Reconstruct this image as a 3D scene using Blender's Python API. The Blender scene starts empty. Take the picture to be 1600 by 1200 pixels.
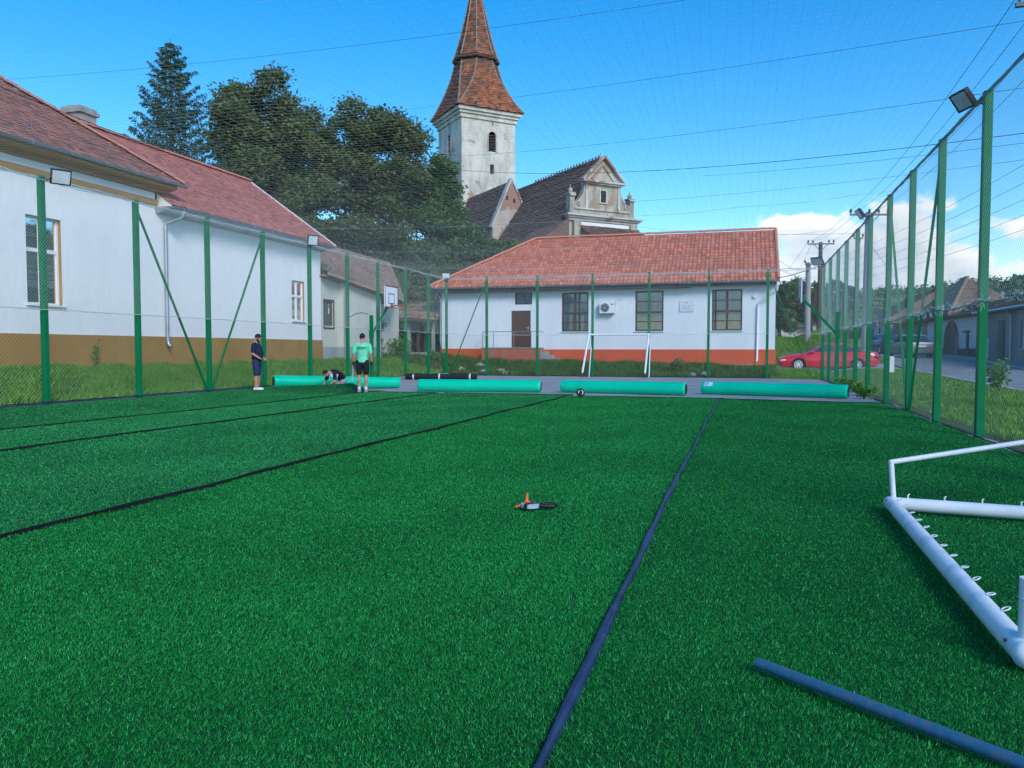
import bpy, math, random
import numpy as np
from mathutils import Vector, Matrix, Euler

random.seed(7)
rng = np.random.default_rng(7)
SC = bpy.context.scene
COL = SC.collection
PI = math.pi

# ------------------------------------------------------------------ camera
cam_data = bpy.data.cameras.new('camera')
cam = bpy.data.objects.new('camera', cam_data)
COL.objects.link(cam)
SC.camera = cam
YAW = math.radians(16.35)
PITCH = math.radians(2.556)
cam.location = (0, 0, 1.3)
cam.rotation_euler = (PI / 2 - PITCH, 0, YAW)
cam_data.sensor_width = 36.0
cam_data.lens = 36.0 * 1211 / 1600
cam_data.clip_start = 0.05
cam_data.clip_end = 6000

# ------------------------------------------------------------------ world, sun, exposure
SUN_AZ = math.radians(138)      # clockwise from +Y: behind the camera, to the right
SUN_EL = math.radians(34)
world = bpy.data.worlds.new('World')
SC.world = world
world.use_nodes = True


def build_world():
    nt = world.node_tree
    nt.nodes.clear()
    N = nt.nodes.new
    L = nt.links.new
    out = N('ShaderNodeOutputWorld')
    bg = N('ShaderNodeBackground')
    bg.inputs['Strength'].default_value = 0.115
    sky = N('ShaderNodeTexSky')
    sky.sky_type = 'NISHITA'
    sky.sun_disc = False
    sky.sun_elevation = SUN_EL
    sky.sun_rotation = SUN_AZ
    sky.altitude = 400
    sky.air_density = 1.0
    sky.dust_density = 0.35
    sky.ozone_density = 2.2
    hs = N('ShaderNodeHueSaturation')
    hs.inputs['Hue'].default_value = 0.498
    hs.inputs['Saturation'].default_value = 1.46
    hs.inputs['Value'].default_value = 0.71
    L(sky.outputs[0], hs.inputs['Color'])
    tc = N('ShaderNodeTexCoord')
    az = math.radians(7.0)
    el = math.radians(5.3)
    fw = Vector((math.sin(az) * math.cos(el), math.cos(az) * math.cos(el), math.sin(el)))
    rt = Vector((math.cos(az), -math.sin(az), 0))
    up = rt.cross(fw)

    def dot(vec):
        n = N('ShaderNodeVectorMath')
        n.operation = 'DOT_PRODUCT'
        n.inputs[1].default_value = vec
        L(tc.outputs['Generated'], n.inputs[0])
        return n.outputs['Value']

    def m(op, a, b=None, c=None, clamp=False):
        n = N('ShaderNodeMath')
        n.operation = op
        n.use_clamp = clamp
        for i, v in enumerate((a, b, c)):
            if v is None:
                continue
            if isinstance(v, (int, float)):
                n.inputs[i].default_value = v
            else:
                L(v, n.inputs[i])
        return n.outputs[0]
    w = dot(fw)
    wpos = m('MAXIMUM', w, 0.05)
    u = m('DIVIDE', dot(rt), wpos)
    v = m('DIVIDE', dot(up), wpos)
    front = m('GREATER_THAN', w, 0.1)

    def density(dv):
        vv = m('ADD', v, dv)
        cb = N('ShaderNodeCombineXYZ')
        L(m('MULTIPLY', u, 11.0), cb.inputs[0])
        L(m('MULTIPLY', vv, 21.0), cb.inputs[1])
        cb.inputs[2].default_value = 3.7
        nz = N('ShaderNodeTexNoise')
        nz.inputs['Scale'].default_value = 1.0
        nz.inputs['Detail'].default_value = 9
        nz.inputs['Roughness'].default_value = 0.56
        L(cb.outputs[0], nz.inputs['Vector'])
        uu = m('DIVIDE', m('ADD', u, -0.004), 0.155)
        v2 = m('DIVIDE', m('ADD', vv, 0.0), 0.060)
        r2 = m('ADD', m('POWER', m('ABSOLUTE', uu), 2.0), m('POWER', m('ABSOLUTE', v2), 2.0))
        d = m('SUBTRACT', m('ADD', nz.outputs[0], 0.185), m('MULTIPLY', r2, 0.15))
        return d
    d0 = density(0.0)
    mr = N('ShaderNodeMapRange')
    mr.interpolation_type = 'SMOOTHSTEP'
    L(d0, mr.inputs[0])
    mr.inputs[1].default_value = 0.46
    mr.inputs[2].default_value = 0.565
    mask = m('MULTIPLY', mr.outputs[0], front)
    # thin high veil low over the horizon
    cb = N('ShaderNodeCombineXYZ')
    L(m('MULTIPLY', u, 3.0), cb.inputs[0])
    L(m('MULTIPLY', v, 22.0), cb.inputs[1])
    cb.inputs[2].default_value = 9.1
    nz2 = N('ShaderNodeTexNoise')
    nz2.inputs['Detail'].default_value = 6
    nz2.inputs['Scale'].default_value = 1.4
    L(cb.outputs[0], nz2.inputs['Vector'])
    sp = N('ShaderNodeSeparateXYZ')
    L(tc.outputs['Generated'], sp.inputs[0])
    lowm = N('ShaderNodeMapRange')
    lowm.interpolation_type = 'SMOOTHSTEP'
    L(sp.outputs[2], lowm.inputs[0])
    lowm.inputs[1].default_value = 0.17
    lowm.inputs[2].default_value = 0.05
    lowm.inputs[3].default_value = 0
    lowm.inputs[4].default_value = 0.75
    mr3 = N('ShaderNodeMapRange')
    mr3.interpolation_type = 'SMOOTHSTEP'
    L(nz2.outputs[0], mr3.inputs[0])
    mr3.inputs[1].default_value = 0.36
    mr3.inputs[2].default_value = 0.7
    veil = m('MULTIPLY', m('MULTIPLY', lowm.outputs[0], mr3.outputs[0]), front)
    d1 = density(0.016)
    mr2 = N('ShaderNodeMapRange')
    L(d1, mr2.inputs[0])
    mr2.inputs[1].default_value = 0.40
    mr2.inputs[2].default_value = 0.72
    cr = N('ShaderNodeMix')
    cr.data_type = 'RGBA'
    cr.inputs['A'].default_value = (3.6, 3.65, 3.75, 1)
    cr.inputs['B'].default_value = (2.0, 2.4, 2.85, 1)
    L(mr2.outputs[0], cr.inputs['Factor'])
    mx0 = N('ShaderNodeMix')
    mx0.data_type = 'RGBA'
    L(veil, mx0.inputs['Factor'])
    L(hs.outputs[0], mx0.inputs['A'])
    mx0.inputs['B'].default_value = (2.3, 2.75, 3.2, 1)
    mx = N('ShaderNodeMix')
    mx.data_type = 'RGBA'
    L(mask, mx.inputs['Factor'])
    L(mx0.outputs['Result'], mx.inputs['A'])
    L(cr.outputs['Result'], mx.inputs['B'])
    L(mx.outputs['Result'], bg.inputs['Color'])
    L(bg.outputs[0], out.inputs[0])


build_world()
sun_d = bpy.data.lights.new('sun', 'SUN')
sun = bpy.data.objects.new('sun', sun_d)
COL.objects.link(sun)
sun_d.energy = 0.88
sun_d.angle = math.radians(22)
sun_d.color = (1.0, 0.95, 0.88)
sdir = Vector((math.sin(SUN_AZ) * math.cos(SUN_EL), math.cos(SUN_AZ) * math.cos(SUN_EL), math.sin(SUN_EL)))
sun.rotation_euler = sdir.to_track_quat('Z', 'Y').to_euler()
sun.location = (20, -20, 40)
SC.view_settings.view_transform = 'Standard'
SC.view_settings.look = 'None'
SC.view_settings.exposure = 1.55
SC.view_settings.gamma = 1.0
SC.view_settings.use_curve_mapping = False

# ------------------------------------------------------------------ materials
MATS = {}


def mk(name, c1, c2=None, scale=3.0, rough=0.7, bump=0.0, bscale=30.0, attr=0.0, c3=None, metal=0.0,
       spec=0.22, stretch=(1, 1, 1), lo=0.35, hi=0.65, grain=0.0, gscale=60.0, detail=6, coat=0.0, trans=0.0,
       sheen=0.0):
    """Principled material: two noise-mixed colours, an optional per-piece random colour, fine grain and bump."""
    mat = bpy.data.materials.new(name)
    mat.use_nodes = True
    nt = mat.node_tree
    N = nt.nodes.new
    L = nt.links.new
    p = nt.nodes['Principled BSDF']
    p.inputs['Roughness'].default_value = rough
    p.inputs['Metallic'].default_value = metal
    p.inputs['Specular IOR Level'].default_value = spec
    if coat:
        p.inputs['Coat Weight'].default_value = coat
        p.inputs['Coat Roughness'].default_value = 0.08
    if sheen:
        p.inputs['Sheen Weight'].default_value = sheen
        p.inputs['Sheen Roughness'].default_value = 0.4
    if c2 is None:
        c2 = tuple(x * 0.8 for x in c1)
    tc = N('ShaderNodeTexCoord')
    mp = N('ShaderNodeMapping')
    mp.inputs['Scale'].default_value = stretch
    L(tc.outputs['Object'], mp.inputs[0])
    nz = N('ShaderNodeTexNoise')
    nz.inputs['Scale'].default_value = scale
    nz.inputs['Detail'].default_value = detail
    nz.inputs['Roughness'].default_value = 0.6
    L(mp.outputs[0], nz.inputs['Vector'])
    mr = N('ShaderNodeMapRange')
    mr.inputs[1].default_value = lo
    mr.inputs[2].default_value = hi
    L(nz.outputs[0], mr.inputs[0])
    mx = N('ShaderNodeMix')
    mx.data_type = 'RGBA'
    mx.inputs['A'].default_value = (*c1, 1)
    mx.inputs['B'].default_value = (*c2, 1)
    L(mr.outputs[0], mx.inputs['Factor'])
    col = mx.outputs['Result']
    if attr:
        at = N('ShaderNodeAttribute')
        at.attribute_name = 'rnd'
        if c3 is not None:
            mx2 = N('ShaderNodeMix')
            mx2.data_type = 'RGBA'
            r2 = N('ShaderNodeMapRange')
            L(at.outputs['Fac'], r2.inputs[0])
            r2.inputs[1].default_value = 1 - attr
            r2.inputs[2].default_value = 1
            L(r2.outputs[0], mx2.inputs['Factor'])
            L(col, mx2.inputs['A'])
            mx2.inputs['B'].default_value = (*c3, 1)
            col = mx2.outputs['Result']
        r3 = N('ShaderNodeMapRange')
        L(at.outputs['Fac'], r3.inputs[0])
        r3.inputs[3].default_value = 0.72
        r3.inputs[4].default_value = 1.28
        # decorrelate the brightness from the hue pick
        w = N('ShaderNodeMath')
        w.operation = 'MULTIPLY'
        w.inputs[1].default_value = 7.31
        L(at.outputs['Fac'], w.inputs[0])
        fr = N('ShaderNodeMath')
        fr.operation = 'FRACT'
        L(w.outputs[0], fr.inputs[0])
        L(fr.outputs[0], r3.inputs[0])
        vm = N('ShaderNodeVectorMath')
        vm.operation = 'SCALE'
        L(col, vm.inputs[0])
        L(r3.outputs[0], vm.inputs['Scale'])
        col = vm.outputs[0]
    if grain:
        gn = N('ShaderNodeTexNoise')
        gn.inputs['Scale'].default_value = gscale
        gn.inputs['Detail'].default_value = 4
        L(mp.outputs[0], gn.inputs['Vector'])
        gr = N('ShaderNodeMapRange')
        gr.inputs[1].default_value = 0.3
        gr.inputs[2].default_value = 0.7
        gr.inputs[3].default_value = 1 - grain
        gr.inputs[4].default_value = 1 + grain
        L(gn.outputs[0], gr.inputs[0])
        vm = N('ShaderNodeVectorMath')
        vm.operation = 'SCALE'
        L(col, vm.inputs[0])
        L(gr.outputs[0], vm.inputs['Scale'])
        col = vm.outputs[0]
    L(col, p.inputs['Base Color'])
    if bump:
        bn = N('ShaderNodeTexNoise')
        bn.inputs['Scale'].default_value = bscale
        bn.inputs['Detail'].default_value = 5
        L(mp.outputs[0], bn.inputs['Vector'])
        bp = N('ShaderNodeBump')
        bp.inputs['Strength'].default_value = bump
        bp.inputs['Distance'].default_value = 0.02
        L(bn.outputs[0], bp.inputs['Height'])
        L(bp.outputs[0], p.inputs['Normal'])
    if trans:
        tr = N('ShaderNodeBsdfTranslucent')
        L(col, tr.inputs['Color'])
        ms = N('ShaderNodeMixShader')
        ms.inputs[0].default_value = trans
        L(p.outputs[0], ms.inputs[1])
        L(tr.outputs[0], ms.inputs[2])
        L(ms.outputs[0], nt.nodes['Material Output'].inputs[0])
    MATS[name] = mat
    return mat


def mk_glass(name, tint=(0.55, 0.62, 0.66)):
    mat = bpy.data.materials.new(name)
    mat.use_nodes = True
    nt = mat.node_tree
    nt.nodes.clear()
    N = nt.nodes.new
    L = nt.links.new
    out = N('ShaderNodeOutputMaterial')
    tr = N('ShaderNodeBsdfTransparent')
    tr.inputs[0].default_value = (*tint, 1)
    gl = N('ShaderNodeBsdfGlossy')
    gl.inputs['Roughness'].default_value = 0.03
    fr = N('ShaderNodeFresnel')
    fr.inputs[0].default_value = 1.75
    mx = N('ShaderNodeMixShader')
    L(fr.outputs[0], mx.inputs[0])
    L(tr.outputs[0], mx.inputs[1])
    L(gl.outputs[0], mx.inputs[2])
    L(mx.outputs[0], out.inputs[0])
    MATS[name] = mat
    return mat


def plaster_mat(name, base, stain, brick, brick_amt=0.0, scale=0.5, rough=0.9):
    """Old lime plaster: stains that run down, and places where it has fallen off the bricks."""
    mat = bpy.data.materials.new(name)
    mat.use_nodes = True
    nt = mat.node_tree
    N = nt.nodes.new
    L = nt.links.new
    p = nt.nodes['Principled BSDF']
    p.inputs['Roughness'].default_value = rough
    p.inputs['Specular IOR Level'].default_value = 0.2
    tc = N('ShaderNodeTexCoord')
    mp = N('ShaderNodeMapping')
    mp.inputs['Scale'].default_value = (1, 1, 0.35)
    L(tc.outputs['Object'], mp.inputs[0])
    n1 = N('ShaderNodeTexNoise')
    n1.inputs['Scale'].default_value = scale * 1.6
    n1.inputs['Detail'].default_value = 10
    n1.inputs['Roughness'].default_value = 0.68
    L(mp.outputs[0], n1.inputs['Vector'])
    r1 = N('ShaderNodeMapRange')
    r1.inputs[1].default_value = 0.42
    r1.inputs[2].default_value = 0.68
    L(n1.outputs[0], r1.inputs[0])
    m1 = N('ShaderNodeMix')
    m1.data_type = 'RGBA'
    m1.inputs['A'].default_value = (*base, 1)
    m1.inputs['B'].default_value = (*stain, 1)
    L(r1.outputs[0], m1.inputs['Factor'])
    n2 = N('ShaderNodeTexNoise')
    n2.inputs['Scale'].default_value = scale
    n2.inputs['Detail'].default_value = 9
    n2.inputs['Roughness'].default_value = 0.6
    L(tc.outputs['Object'], n2.inputs['Vector'])
    r2 = N('ShaderNodeMapRange')
    r2.inputs[1].default_value = 0.70 - brick_amt
    r2.inputs[2].default_value = 0.74 - brick_amt
    L(n2.outputs[0], r2.inputs[0])
    n3 = N('ShaderNodeTexNoise')
    n3.inputs['Scale'].default_value = 6
    n3.inputs['Detail'].default_value = 3
    L(tc.outputs['Object'], n3.inputs['Vector'])
    m3 = N('ShaderNodeMix')
    m3.data_type = 'RGBA'
    m3.inputs['A'].default_value = (*brick, 1)
    m3.inputs['B'].default_value = (brick[0] * 0.6 + 0.1, brick[1] * 0.9 + 0.06, brick[2] + 0.06, 1)
    L(n3.outputs[0], m3.inputs['Factor'])
    m2 = N('ShaderNodeMix')
    m2.data_type = 'RGBA'
    L(r2.outputs[0], m2.inputs['Factor'])
    L(m1.outputs['Result'], m2.inputs['A'])
    L(m3.outputs['Result'], m2.inputs['B'])
    L(m2.outputs['Result'], p.inputs['Base Color'])
    bp = N('ShaderNodeBump')
    bp.inputs['Strength'].default_value = 0.5
    bp.inputs['Distance'].default_value = 0.05
    L(n1.outputs[0], bp.inputs['Height'])
    L(bp.outputs[0], p.inputs['Normal'])
    MATS[name] = mat
    return mat


mk('turf_fibre', (0.003, 0.215, 0.025), (0.005, 0.28, 0.038), scale=0.9, rough=0.55, attr=0.25, c3=(0.09, 0.56, 0.20), spec=0.14)
mk('turf_fibre_sheen_tint', (0.006, 0.24, 0.043), (0.009, 0.30, 0.058), scale=0.9, rough=0.5, attr=0.3, c3=(0.13, 0.58, 0.27), spec=0.2)  # left strips: pile sheen painted in as a lighter teal colour
mk('turf_backing', (0.003, 0.075, 0.018), (0.002, 0.05, 0.014), scale=9, rough=0.9, grain=0.3, gscale=150)
mk('seam_black', (0.006, 0.006, 0.007), (0.010, 0.011, 0.012), scale=9, rough=0.85, spec=0.1)
mk('seam_blue', (0.03, 0.06, 0.135), (0.015, 0.032, 0.075), scale=5, rough=0.45, bump=0.3, bscale=40)
mk('concrete', (0.36, 0.37, 0.38), (0.27, 0.28, 0.29), scale=0.9, rough=0.85, bump=0.3, bscale=40, grain=0.12, gscale=30)
mk('asphalt', (0.27, 0.275, 0.285), (0.21, 0.215, 0.225), scale=0.6, rough=0.85, bump=0.3, bscale=90, grain=0.15)
mk('kerb_stone', (0.48, 0.48, 0.47), (0.33, 0.33, 0.32), scale=2, rough=0.9)
mk('soil_grass', (0.05, 0.11, 0.018), (0.085, 0.08, 0.045), scale=1.3, rough=0.95, bump=0.6, bscale=12, grain=0.3, gscale=20)
mk('lawn_blade', (0.115, 0.31, 0.026), (0.16, 0.36, 0.040), scale=0.7, rough=0.6, attr=0.25, c3=(0.19, 0.30, 0.07), trans=0.25, spec=0.3)
mk('weed_blade', (0.055, 0.16, 0.022), (0.09, 0.20, 0.03), scale=0.9, rough=0.6, attr=0.25, c3=(0.16, 0.19, 0.07), trans=0.25, spec=0.3)
mk('wall_white', (0.82, 0.82, 0.81), (0.77, 0.775, 0.77), scale=0.9, rough=0.9, bump=0.12, bscale=60, spec=0.2, stretch=(1, 1, 0.3), grain=0.03, gscale=9)
mk('wall_hall', (0.71, 0.76, 0.79), (0.63, 0.69, 0.73), scale=0.8, rough=0.9, bump=0.12, bscale=60, spec=0.2, stretch=(1, 1, 0.3), grain=0.03, gscale=9)
mk('plinth_brown', (0.40, 0.225, 0.06), (0.33, 0.18, 0.05), scale=1.2, rough=0.88, bump=0.2, bscale=50, spec=0.2)
mk('plinth_red', (0.62, 0.105, 0.04), (0.55, 0.092, 0.037), scale=0.8, rough=0.85, bump=0.15, bscale=50, spec=0.25)
mk('porch_red', (0.48, 0.105, 0.05), (0.36, 0.15, 0.11), scale=1.6, rough=0.85, stretch=(2, 2, 0.4), spec=0.25)
mk('soffit_wood', (0.44, 0.25, 0.09), (0.34, 0.185, 0.065), scale=4, rough=0.7, stretch=(1, 0.1, 1))
mk('dark_wood', (0.085, 0.055, 0.04), (0.055, 0.036, 0.028), scale=5, rough=0.65)
mk('window_brown', (0.075, 0.038, 0.03), (0.055, 0.028, 0.022), scale=4, rough=0.5)
mk('door_brown', (0.115, 0.05, 0.04), (0.085, 0.038, 0.03), scale=4, rough=0.5)
mk('white_paint', (0.78, 0.79, 0.80), (0.70, 0.72, 0.74), scale=6, rough=0.42)
mk('pvc_white', (0.80, 0.81, 0.82), (0.76, 0.77, 0.78), scale=5, rough=0.35)
mk('curtain', (0.62, 0.70, 0.76), (0.50, 0.58, 0.65), scale=3, rough=0.9, trans=0.2)
mk('room_dark', (0.03, 0.035, 0.04), (0.02, 0.022, 0.026), scale=1, rough=0.9)
mk_glass('glass', (0.80, 0.85, 0.88))
mk('zinc', (0.42, 0.47, 0.52), (0.33, 0.37, 0.42), scale=3, rough=0.42, metal=0.75)
mk('dark_fascia', (0.07, 0.06, 0.065), (0.05, 0.045, 0.05), scale=3, rough=0.6)
mk('roof_front', (0.40, 0.172, 0.128), (0.32, 0.14, 0.106), scale=0.8, rough=0.82, attr=0.3, c3=(0.24, 0.14, 0.115), bump=0.2, bscale=30)
mk('roof_wing', (0.58, 0.210, 0.155), (0.51, 0.185, 0.14), scale=0.7, rough=0.82, attr=0.25, c3=(0.36, 0.155, 0.125), bump=0.2, bscale=30)
mk('roof_hall', (0.55, 0.180, 0.105), (0.51, 0.16, 0.093), scale=0.5, rough=0.72, attr=0.25, c3=(0.46, 0.15, 0.095), bump=0.15, bscale=30)
mk('roof_old', (0.30, 0.175, 0.125), (0.36, 0.25, 0.20), scale=0.9, rough=0.9, attr=0.4, c3=(0.18, 0.13, 0.105), bump=0.3, bscale=25)
mk('roof_church', (0.14, 0.095, 0.08), (0.21, 0.105, 0.075), scale=0.45, rough=0.9, attr=0.35, c3=(0.085, 0.072, 0.068))
mk('spire_tile', (0.40, 0.115, 0.042), (0.17, 0.08, 0.05), scale=0.55, rough=0.85, attr=0.5, c3=(0.085, 0.07, 0.058), lo=0.4, hi=0.62)
mk('spire_ridge', (0.36, 0.26, 0.2), (0.25, 0.17, 0.13), scale=2, rough=0.85)
mk('street_roof', (0.27, 0.16, 0.115), (0.20, 0.12, 0.09), scale=0.6, rough=0.9, attr=0.4, c3=(0.24, 0.15, 0.11))
mk('street_roof_red', (0.36, 0.15, 0.11), (0.29, 0.125, 0.095), scale=0.6, rough=0.9, attr=0.4, c3=(0.2, 0.12, 0.1))
mk('chimney_plaster', (0.40, 0.38, 0.34), (0.26, 0.24, 0.22), scale=2.5, rough=0.9, bump=0.3, bscale=15)
plaster_mat('tower_plaster', (0.66, 0.63, 0.55), (0.33, 0.31, 0.26), (0.40, 0.24, 0.16), 0.075, 0.5)
plaster_mat('tower_low', (0.58, 0.56, 0.52), (0.36, 0.34, 0.30), (0.36, 0.19, 0.12), 0.17, 0.5)
plaster_mat('gable_plaster', (0.48, 0.43, 0.34), (0.22, 0.21, 0.17), (0.38, 0.23, 0.15), 0.12, 0.8)
plaster_mat('gable_brick', (0.52, 0.47, 0.41), (0.36, 0.31, 0.26), (0.38, 0.19, 0.13), 0.26, 0.6)
plaster_mat('annex_plaster', (0.60, 0.60, 0.52), (0.48, 0.49, 0.43), (0.40, 0.30, 0.22), 0.02, 0.4)
plaster_mat('annex_grey', (0.36, 0.38, 0.37), (0.27, 0.29, 0.28), (0.35, 0.3, 0.25), 0.03, 0.8)
plaster_mat('porch_wall', (0.40, 0.40, 0.39), (0.16, 0.16, 0.165), (0.3, 0.25, 0.2), 0.1, 0.9)
plaster_mat('street_grey', (0.30, 0.305, 0.305), (0.17, 0.175, 0.18), (0.25, 0.22, 0.2), 0.05, 0.5)
mk('street_block', (0.66, 0.66, 0.66), (0.56, 0.565, 0.57), scale=1.2, rough=0.9, attr=0.2, c3=(0.52, 0.52, 0.53), bump=0.2)
mk('street_pink', (0.46, 0.235, 0.19), (0.38, 0.19, 0.16), scale=1.2, rough=0.9, attr=0.3, c3=(0.28, 0.15, 0.13))
mk('street_blue', (0.42, 0.47, 0.52), (0.34, 0.38, 0.43), scale=0.7, rough=0.9)
mk('plinth_dark', (0.09, 0.095, 0.105), (0.06, 0.063, 0.07), scale=1.2, rough=0.85)
mk('gate_green', (0.055, 0.085, 0.08), (0.04, 0.06, 0.058), scale=4, rough=0.6)
mk('post_green', (0.001, 0.18, 0.066), (0.002, 0.15, 0.056), scale=2.0, rough=0.42, spec=0.2, bump=0.03, bscale=60)
mk('net_wire', (0.46, 0.52, 0.50), (0.38, 0.44, 0.42), scale=2, rough=0.45, metal=0.3)
mk('net_cord', (0.58, 0.70, 0.65), (0.48, 0.62, 0.57), scale=2, rough=0.8)
mk('net_roof_cord', (0.72, 0.76, 0.74), (0.64, 0.70, 0.68), scale=2, rough=0.8, trans=0.5)
mk('rope_teal', (0.30, 0.52, 0.54), (0.18, 0.38, 0.42), scale=25, rough=0.8)
mk('rope_pale', (0.55, 0.60, 0.58), (0.40, 0.46, 0.45), scale=25, rough=0.7)
mk('cable_dark', (0.03, 0.032, 0.036), (0.02, 0.022, 0.025), scale=2, rough=0.5)
mk('steel_rail', (0.12, 0.14, 0.15), (0.08, 0.10, 0.11), scale=5, rough=0.5, metal=0.4)
mk('black_plastic', (0.018, 0.018, 0.02), (0.012, 0.012, 0.014), scale=4, rough=0.4)
mk('lamp_glass', (0.62, 0.68, 0.70), (0.52, 0.58, 0.61), scale=3, rough=0.15)
mk('roll_wrap', (0.0, 0.56, 0.34), (0.0, 0.50, 0.31), scale=2.0, rough=0.33, bump=0.55, bscale=4.5, stretch=(1, 1, 1))
mk('roll_core', (0.05, 0.09, 0.07), (0.02, 0.03, 0.03), scale=30, rough=0.9)
mk('black_fabric', (0.022, 0.026, 0.036), (0.015, 0.018, 0.026), scale=6, rough=0.65, bump=0.4, bscale=14)
mk('strap_white', (0.72, 0.74, 0.75), (0.62, 0.64, 0.65), scale=6, rough=0.6)
mk('goal_white', (0.74, 0.78, 0.82), (0.66, 0.71, 0.76), scale=7, rough=0.33, bump=0.05, bscale=20)
mk('goal_scuff', (0.74, 0.78, 0.82), (0.42, 0.55, 0.70), scale=7, rough=0.35, lo=0.5, hi=0.7)
mk('rust', (0.16, 0.09, 0.05), (0.10, 0.06, 0.04), scale=12, rough=0.9)
mk('pole_blue', (0.030, 0.125, 0.225), (0.10, 0.13, 0.17), scale=26, rough=0.42, lo=0.50, hi=0.70, grain=0.12, gscale=160, stretch=(1, 1, 1), bump=0.15, bscale=30)
mk('orange_plastic', (0.85, 0.16, 0.03), (0.75, 0.13, 0.03), scale=5, rough=0.35)
mk('tape_grey', (0.42, 0.52, 0.62), (0.36, 0.45, 0.55), scale=9, rough=0.4)
mk('skin', (0.50, 0.27, 0.19), (0.45, 0.23, 0.16), scale=9, rough=0.55)
mk('hair_black', (0.012, 0.011, 0.012), (0.02, 0.018, 0.018), scale=40, rough=0.6)
mk('cloth_navy', (0.012, 0.018, 0.048), (0.018, 0.026, 0.06), scale=10, rough=0.9, bump=0.3, bscale=18)
mk('cloth_denim', (0.028, 0.045, 0.11), (0.022, 0.034, 0.085), scale=14, rough=0.9, bump=0.3, bscale=18)
mk('cloth_mint', (0.16, 0.72, 0.44), (0.13, 0.62, 0.38), scale=8, rough=0.85, bump=0.3, bscale=16)
mk('cloth_mint_dark', (0.05, 0.33, 0.22), (0.04, 0.27, 0.18), scale=18, rough=0.85)
mk('cloth_black', (0.02, 0.022, 0.03), (0.014, 0.015, 0.02), scale=10, rough=0.9, bump=0.3, bscale=18)
mk('cloth_pale', (0.45, 0.62, 0.72), (0.38, 0.55, 0.66), scale=10, rough=0.9)
mk('cloth_grey', (0.42, 0.43, 0.42), (0.33, 0.34, 0.33), scale=10, rough=0.9)
mk('shoe_white', (0.72, 0.74, 0.78), (0.6, 0.62, 0.66), scale=14, rough=0.6)
mk('shoe_grey', (0.38, 0.36, 0.37), (0.26, 0.25, 0.26), scale=14, rough=0.7)
mk('eye_dark', (0.02, 0.015, 0.012), rough=0.2)
mk('car_red', (0.60, 0.005, 0.030), (0.56, 0.004, 0.027), scale=1, rough=0.28, coat=0.7)
mk('car_silver', (0.30, 0.31, 0.31), (0.27, 0.28, 0.28), scale=1, rough=0.3, metal=0.5, coat=0.5)
mk('car_blue', (0.02, 0.045, 0.11), (0.018, 0.04, 0.10), scale=1, rough=0.28, coat=0.7)
mk('car_glass', (0.03, 0.04, 0.05), (0.02, 0.028, 0.036), scale=1, rough=0.06, spec=0.8)
mk('rubber', (0.02, 0.02, 0.021), rough=0.8)
mk('alloy', (0.72, 0.73, 0.75), (0.62, 0.63, 0.65), scale=3, rough=0.35, metal=0.35)
mk('headlight', (0.62, 0.62, 0.6), (0.45, 0.45, 0.45), scale=14, rough=0.12)
mk('tail_red', (0.30, 0.01, 0.01), rough=0.2)
mk('plate_white', (0.72, 0.73, 0.75), rough=0.4)
mk('needle', (0.034, 0.075, 0.042), (0.050, 0.095, 0.050), scale=0.8, rough=0.7, attr=0.3, c3=(0.05, 0.085, 0.04), spec=0.2)
mk('leaf_dark', (0.094, 0.128, 0.044), (0.13, 0.165, 0.060), scale=0.35, rough=0.6, attr=0.3, c3=(0.18, 0.185, 0.075), trans=0.25, spec=0.25)
mk('leaf_mid', (0.085, 0.155, 0.042), (0.115, 0.19, 0.055), scale=0.35, rough=0.6, attr=0.3, c3=(0.18, 0.23, 0.08), trans=0.25, spec=0.25)
mk('leaf_fresh', (0.10, 0.24, 0.04), (0.14, 0.30, 0.055), scale=0.5, rough=0.6, attr=0.3, c3=(0.2, 0.33, 0.09), trans=0.3, spec=0.25)
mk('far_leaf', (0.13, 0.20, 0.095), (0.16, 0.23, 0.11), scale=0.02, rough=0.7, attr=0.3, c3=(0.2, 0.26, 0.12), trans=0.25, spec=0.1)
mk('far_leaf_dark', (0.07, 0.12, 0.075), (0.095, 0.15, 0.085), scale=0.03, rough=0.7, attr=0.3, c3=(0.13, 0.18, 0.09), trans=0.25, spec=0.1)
mk('bark', (0.085, 0.065, 0.05), (0.05, 0.04, 0.032), scale=3, rough=0.95, bump=0.6, bscale=10, stretch=(1, 1, 0.2))
mk('pole_wood', (0.12, 0.085, 0.07), (0.085, 0.06, 0.05), scale=3, rough=0.9, stretch=(1, 1, 0.1))
mk('pole_concrete', (0.36, 0.36, 0.37), (0.28, 0.28, 0.29), scale=2, rough=0.9, stretch=(1, 1, 0.3))
mk('hill_wood', (0.040, 0.072, 0.034), (0.06, 0.095, 0.045), scale=0.03, rough=0.95, grain=0.3, gscale=0.4)
mk('hill_field', (0.23, 0.31, 0.12), (0.15, 0.22, 0.10), scale=0.02, rough=0.95, grain=0.15, gscale=0.3, lo=0.45, hi=0.55)
mk('ac_white', (0.74, 0.75, 0.76), (0.70, 0.71, 0.72), scale=4, rough=0.4)
mk('ac_blue', (0.08, 0.26, 0.55), rough=0.4)
mk('plaque', (0.66, 0.68, 0.78), (0.62, 0.64, 0.74), scale=4, rough=0.4)
mk('ink', (0.14, 0.15, 0.2), rough=0.6)
mk('metal_rail', (0.30, 0.25, 0.24), (0.22, 0.18, 0.17), scale=5, rough=0.5, metal=0.3)
mk('stone', (0.36, 0.35, 0.33), (0.26, 0.25, 0.24), scale=4, rough=0.9, bump=0.4, bscale=12)
M = MATS


# ------------------------------------------------------------------ helpers
def wloc(o):
    v = Vector((0, 0, 0))
    while o is not None:
        v = v + o.location
        o = o.parent
    return v


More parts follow.
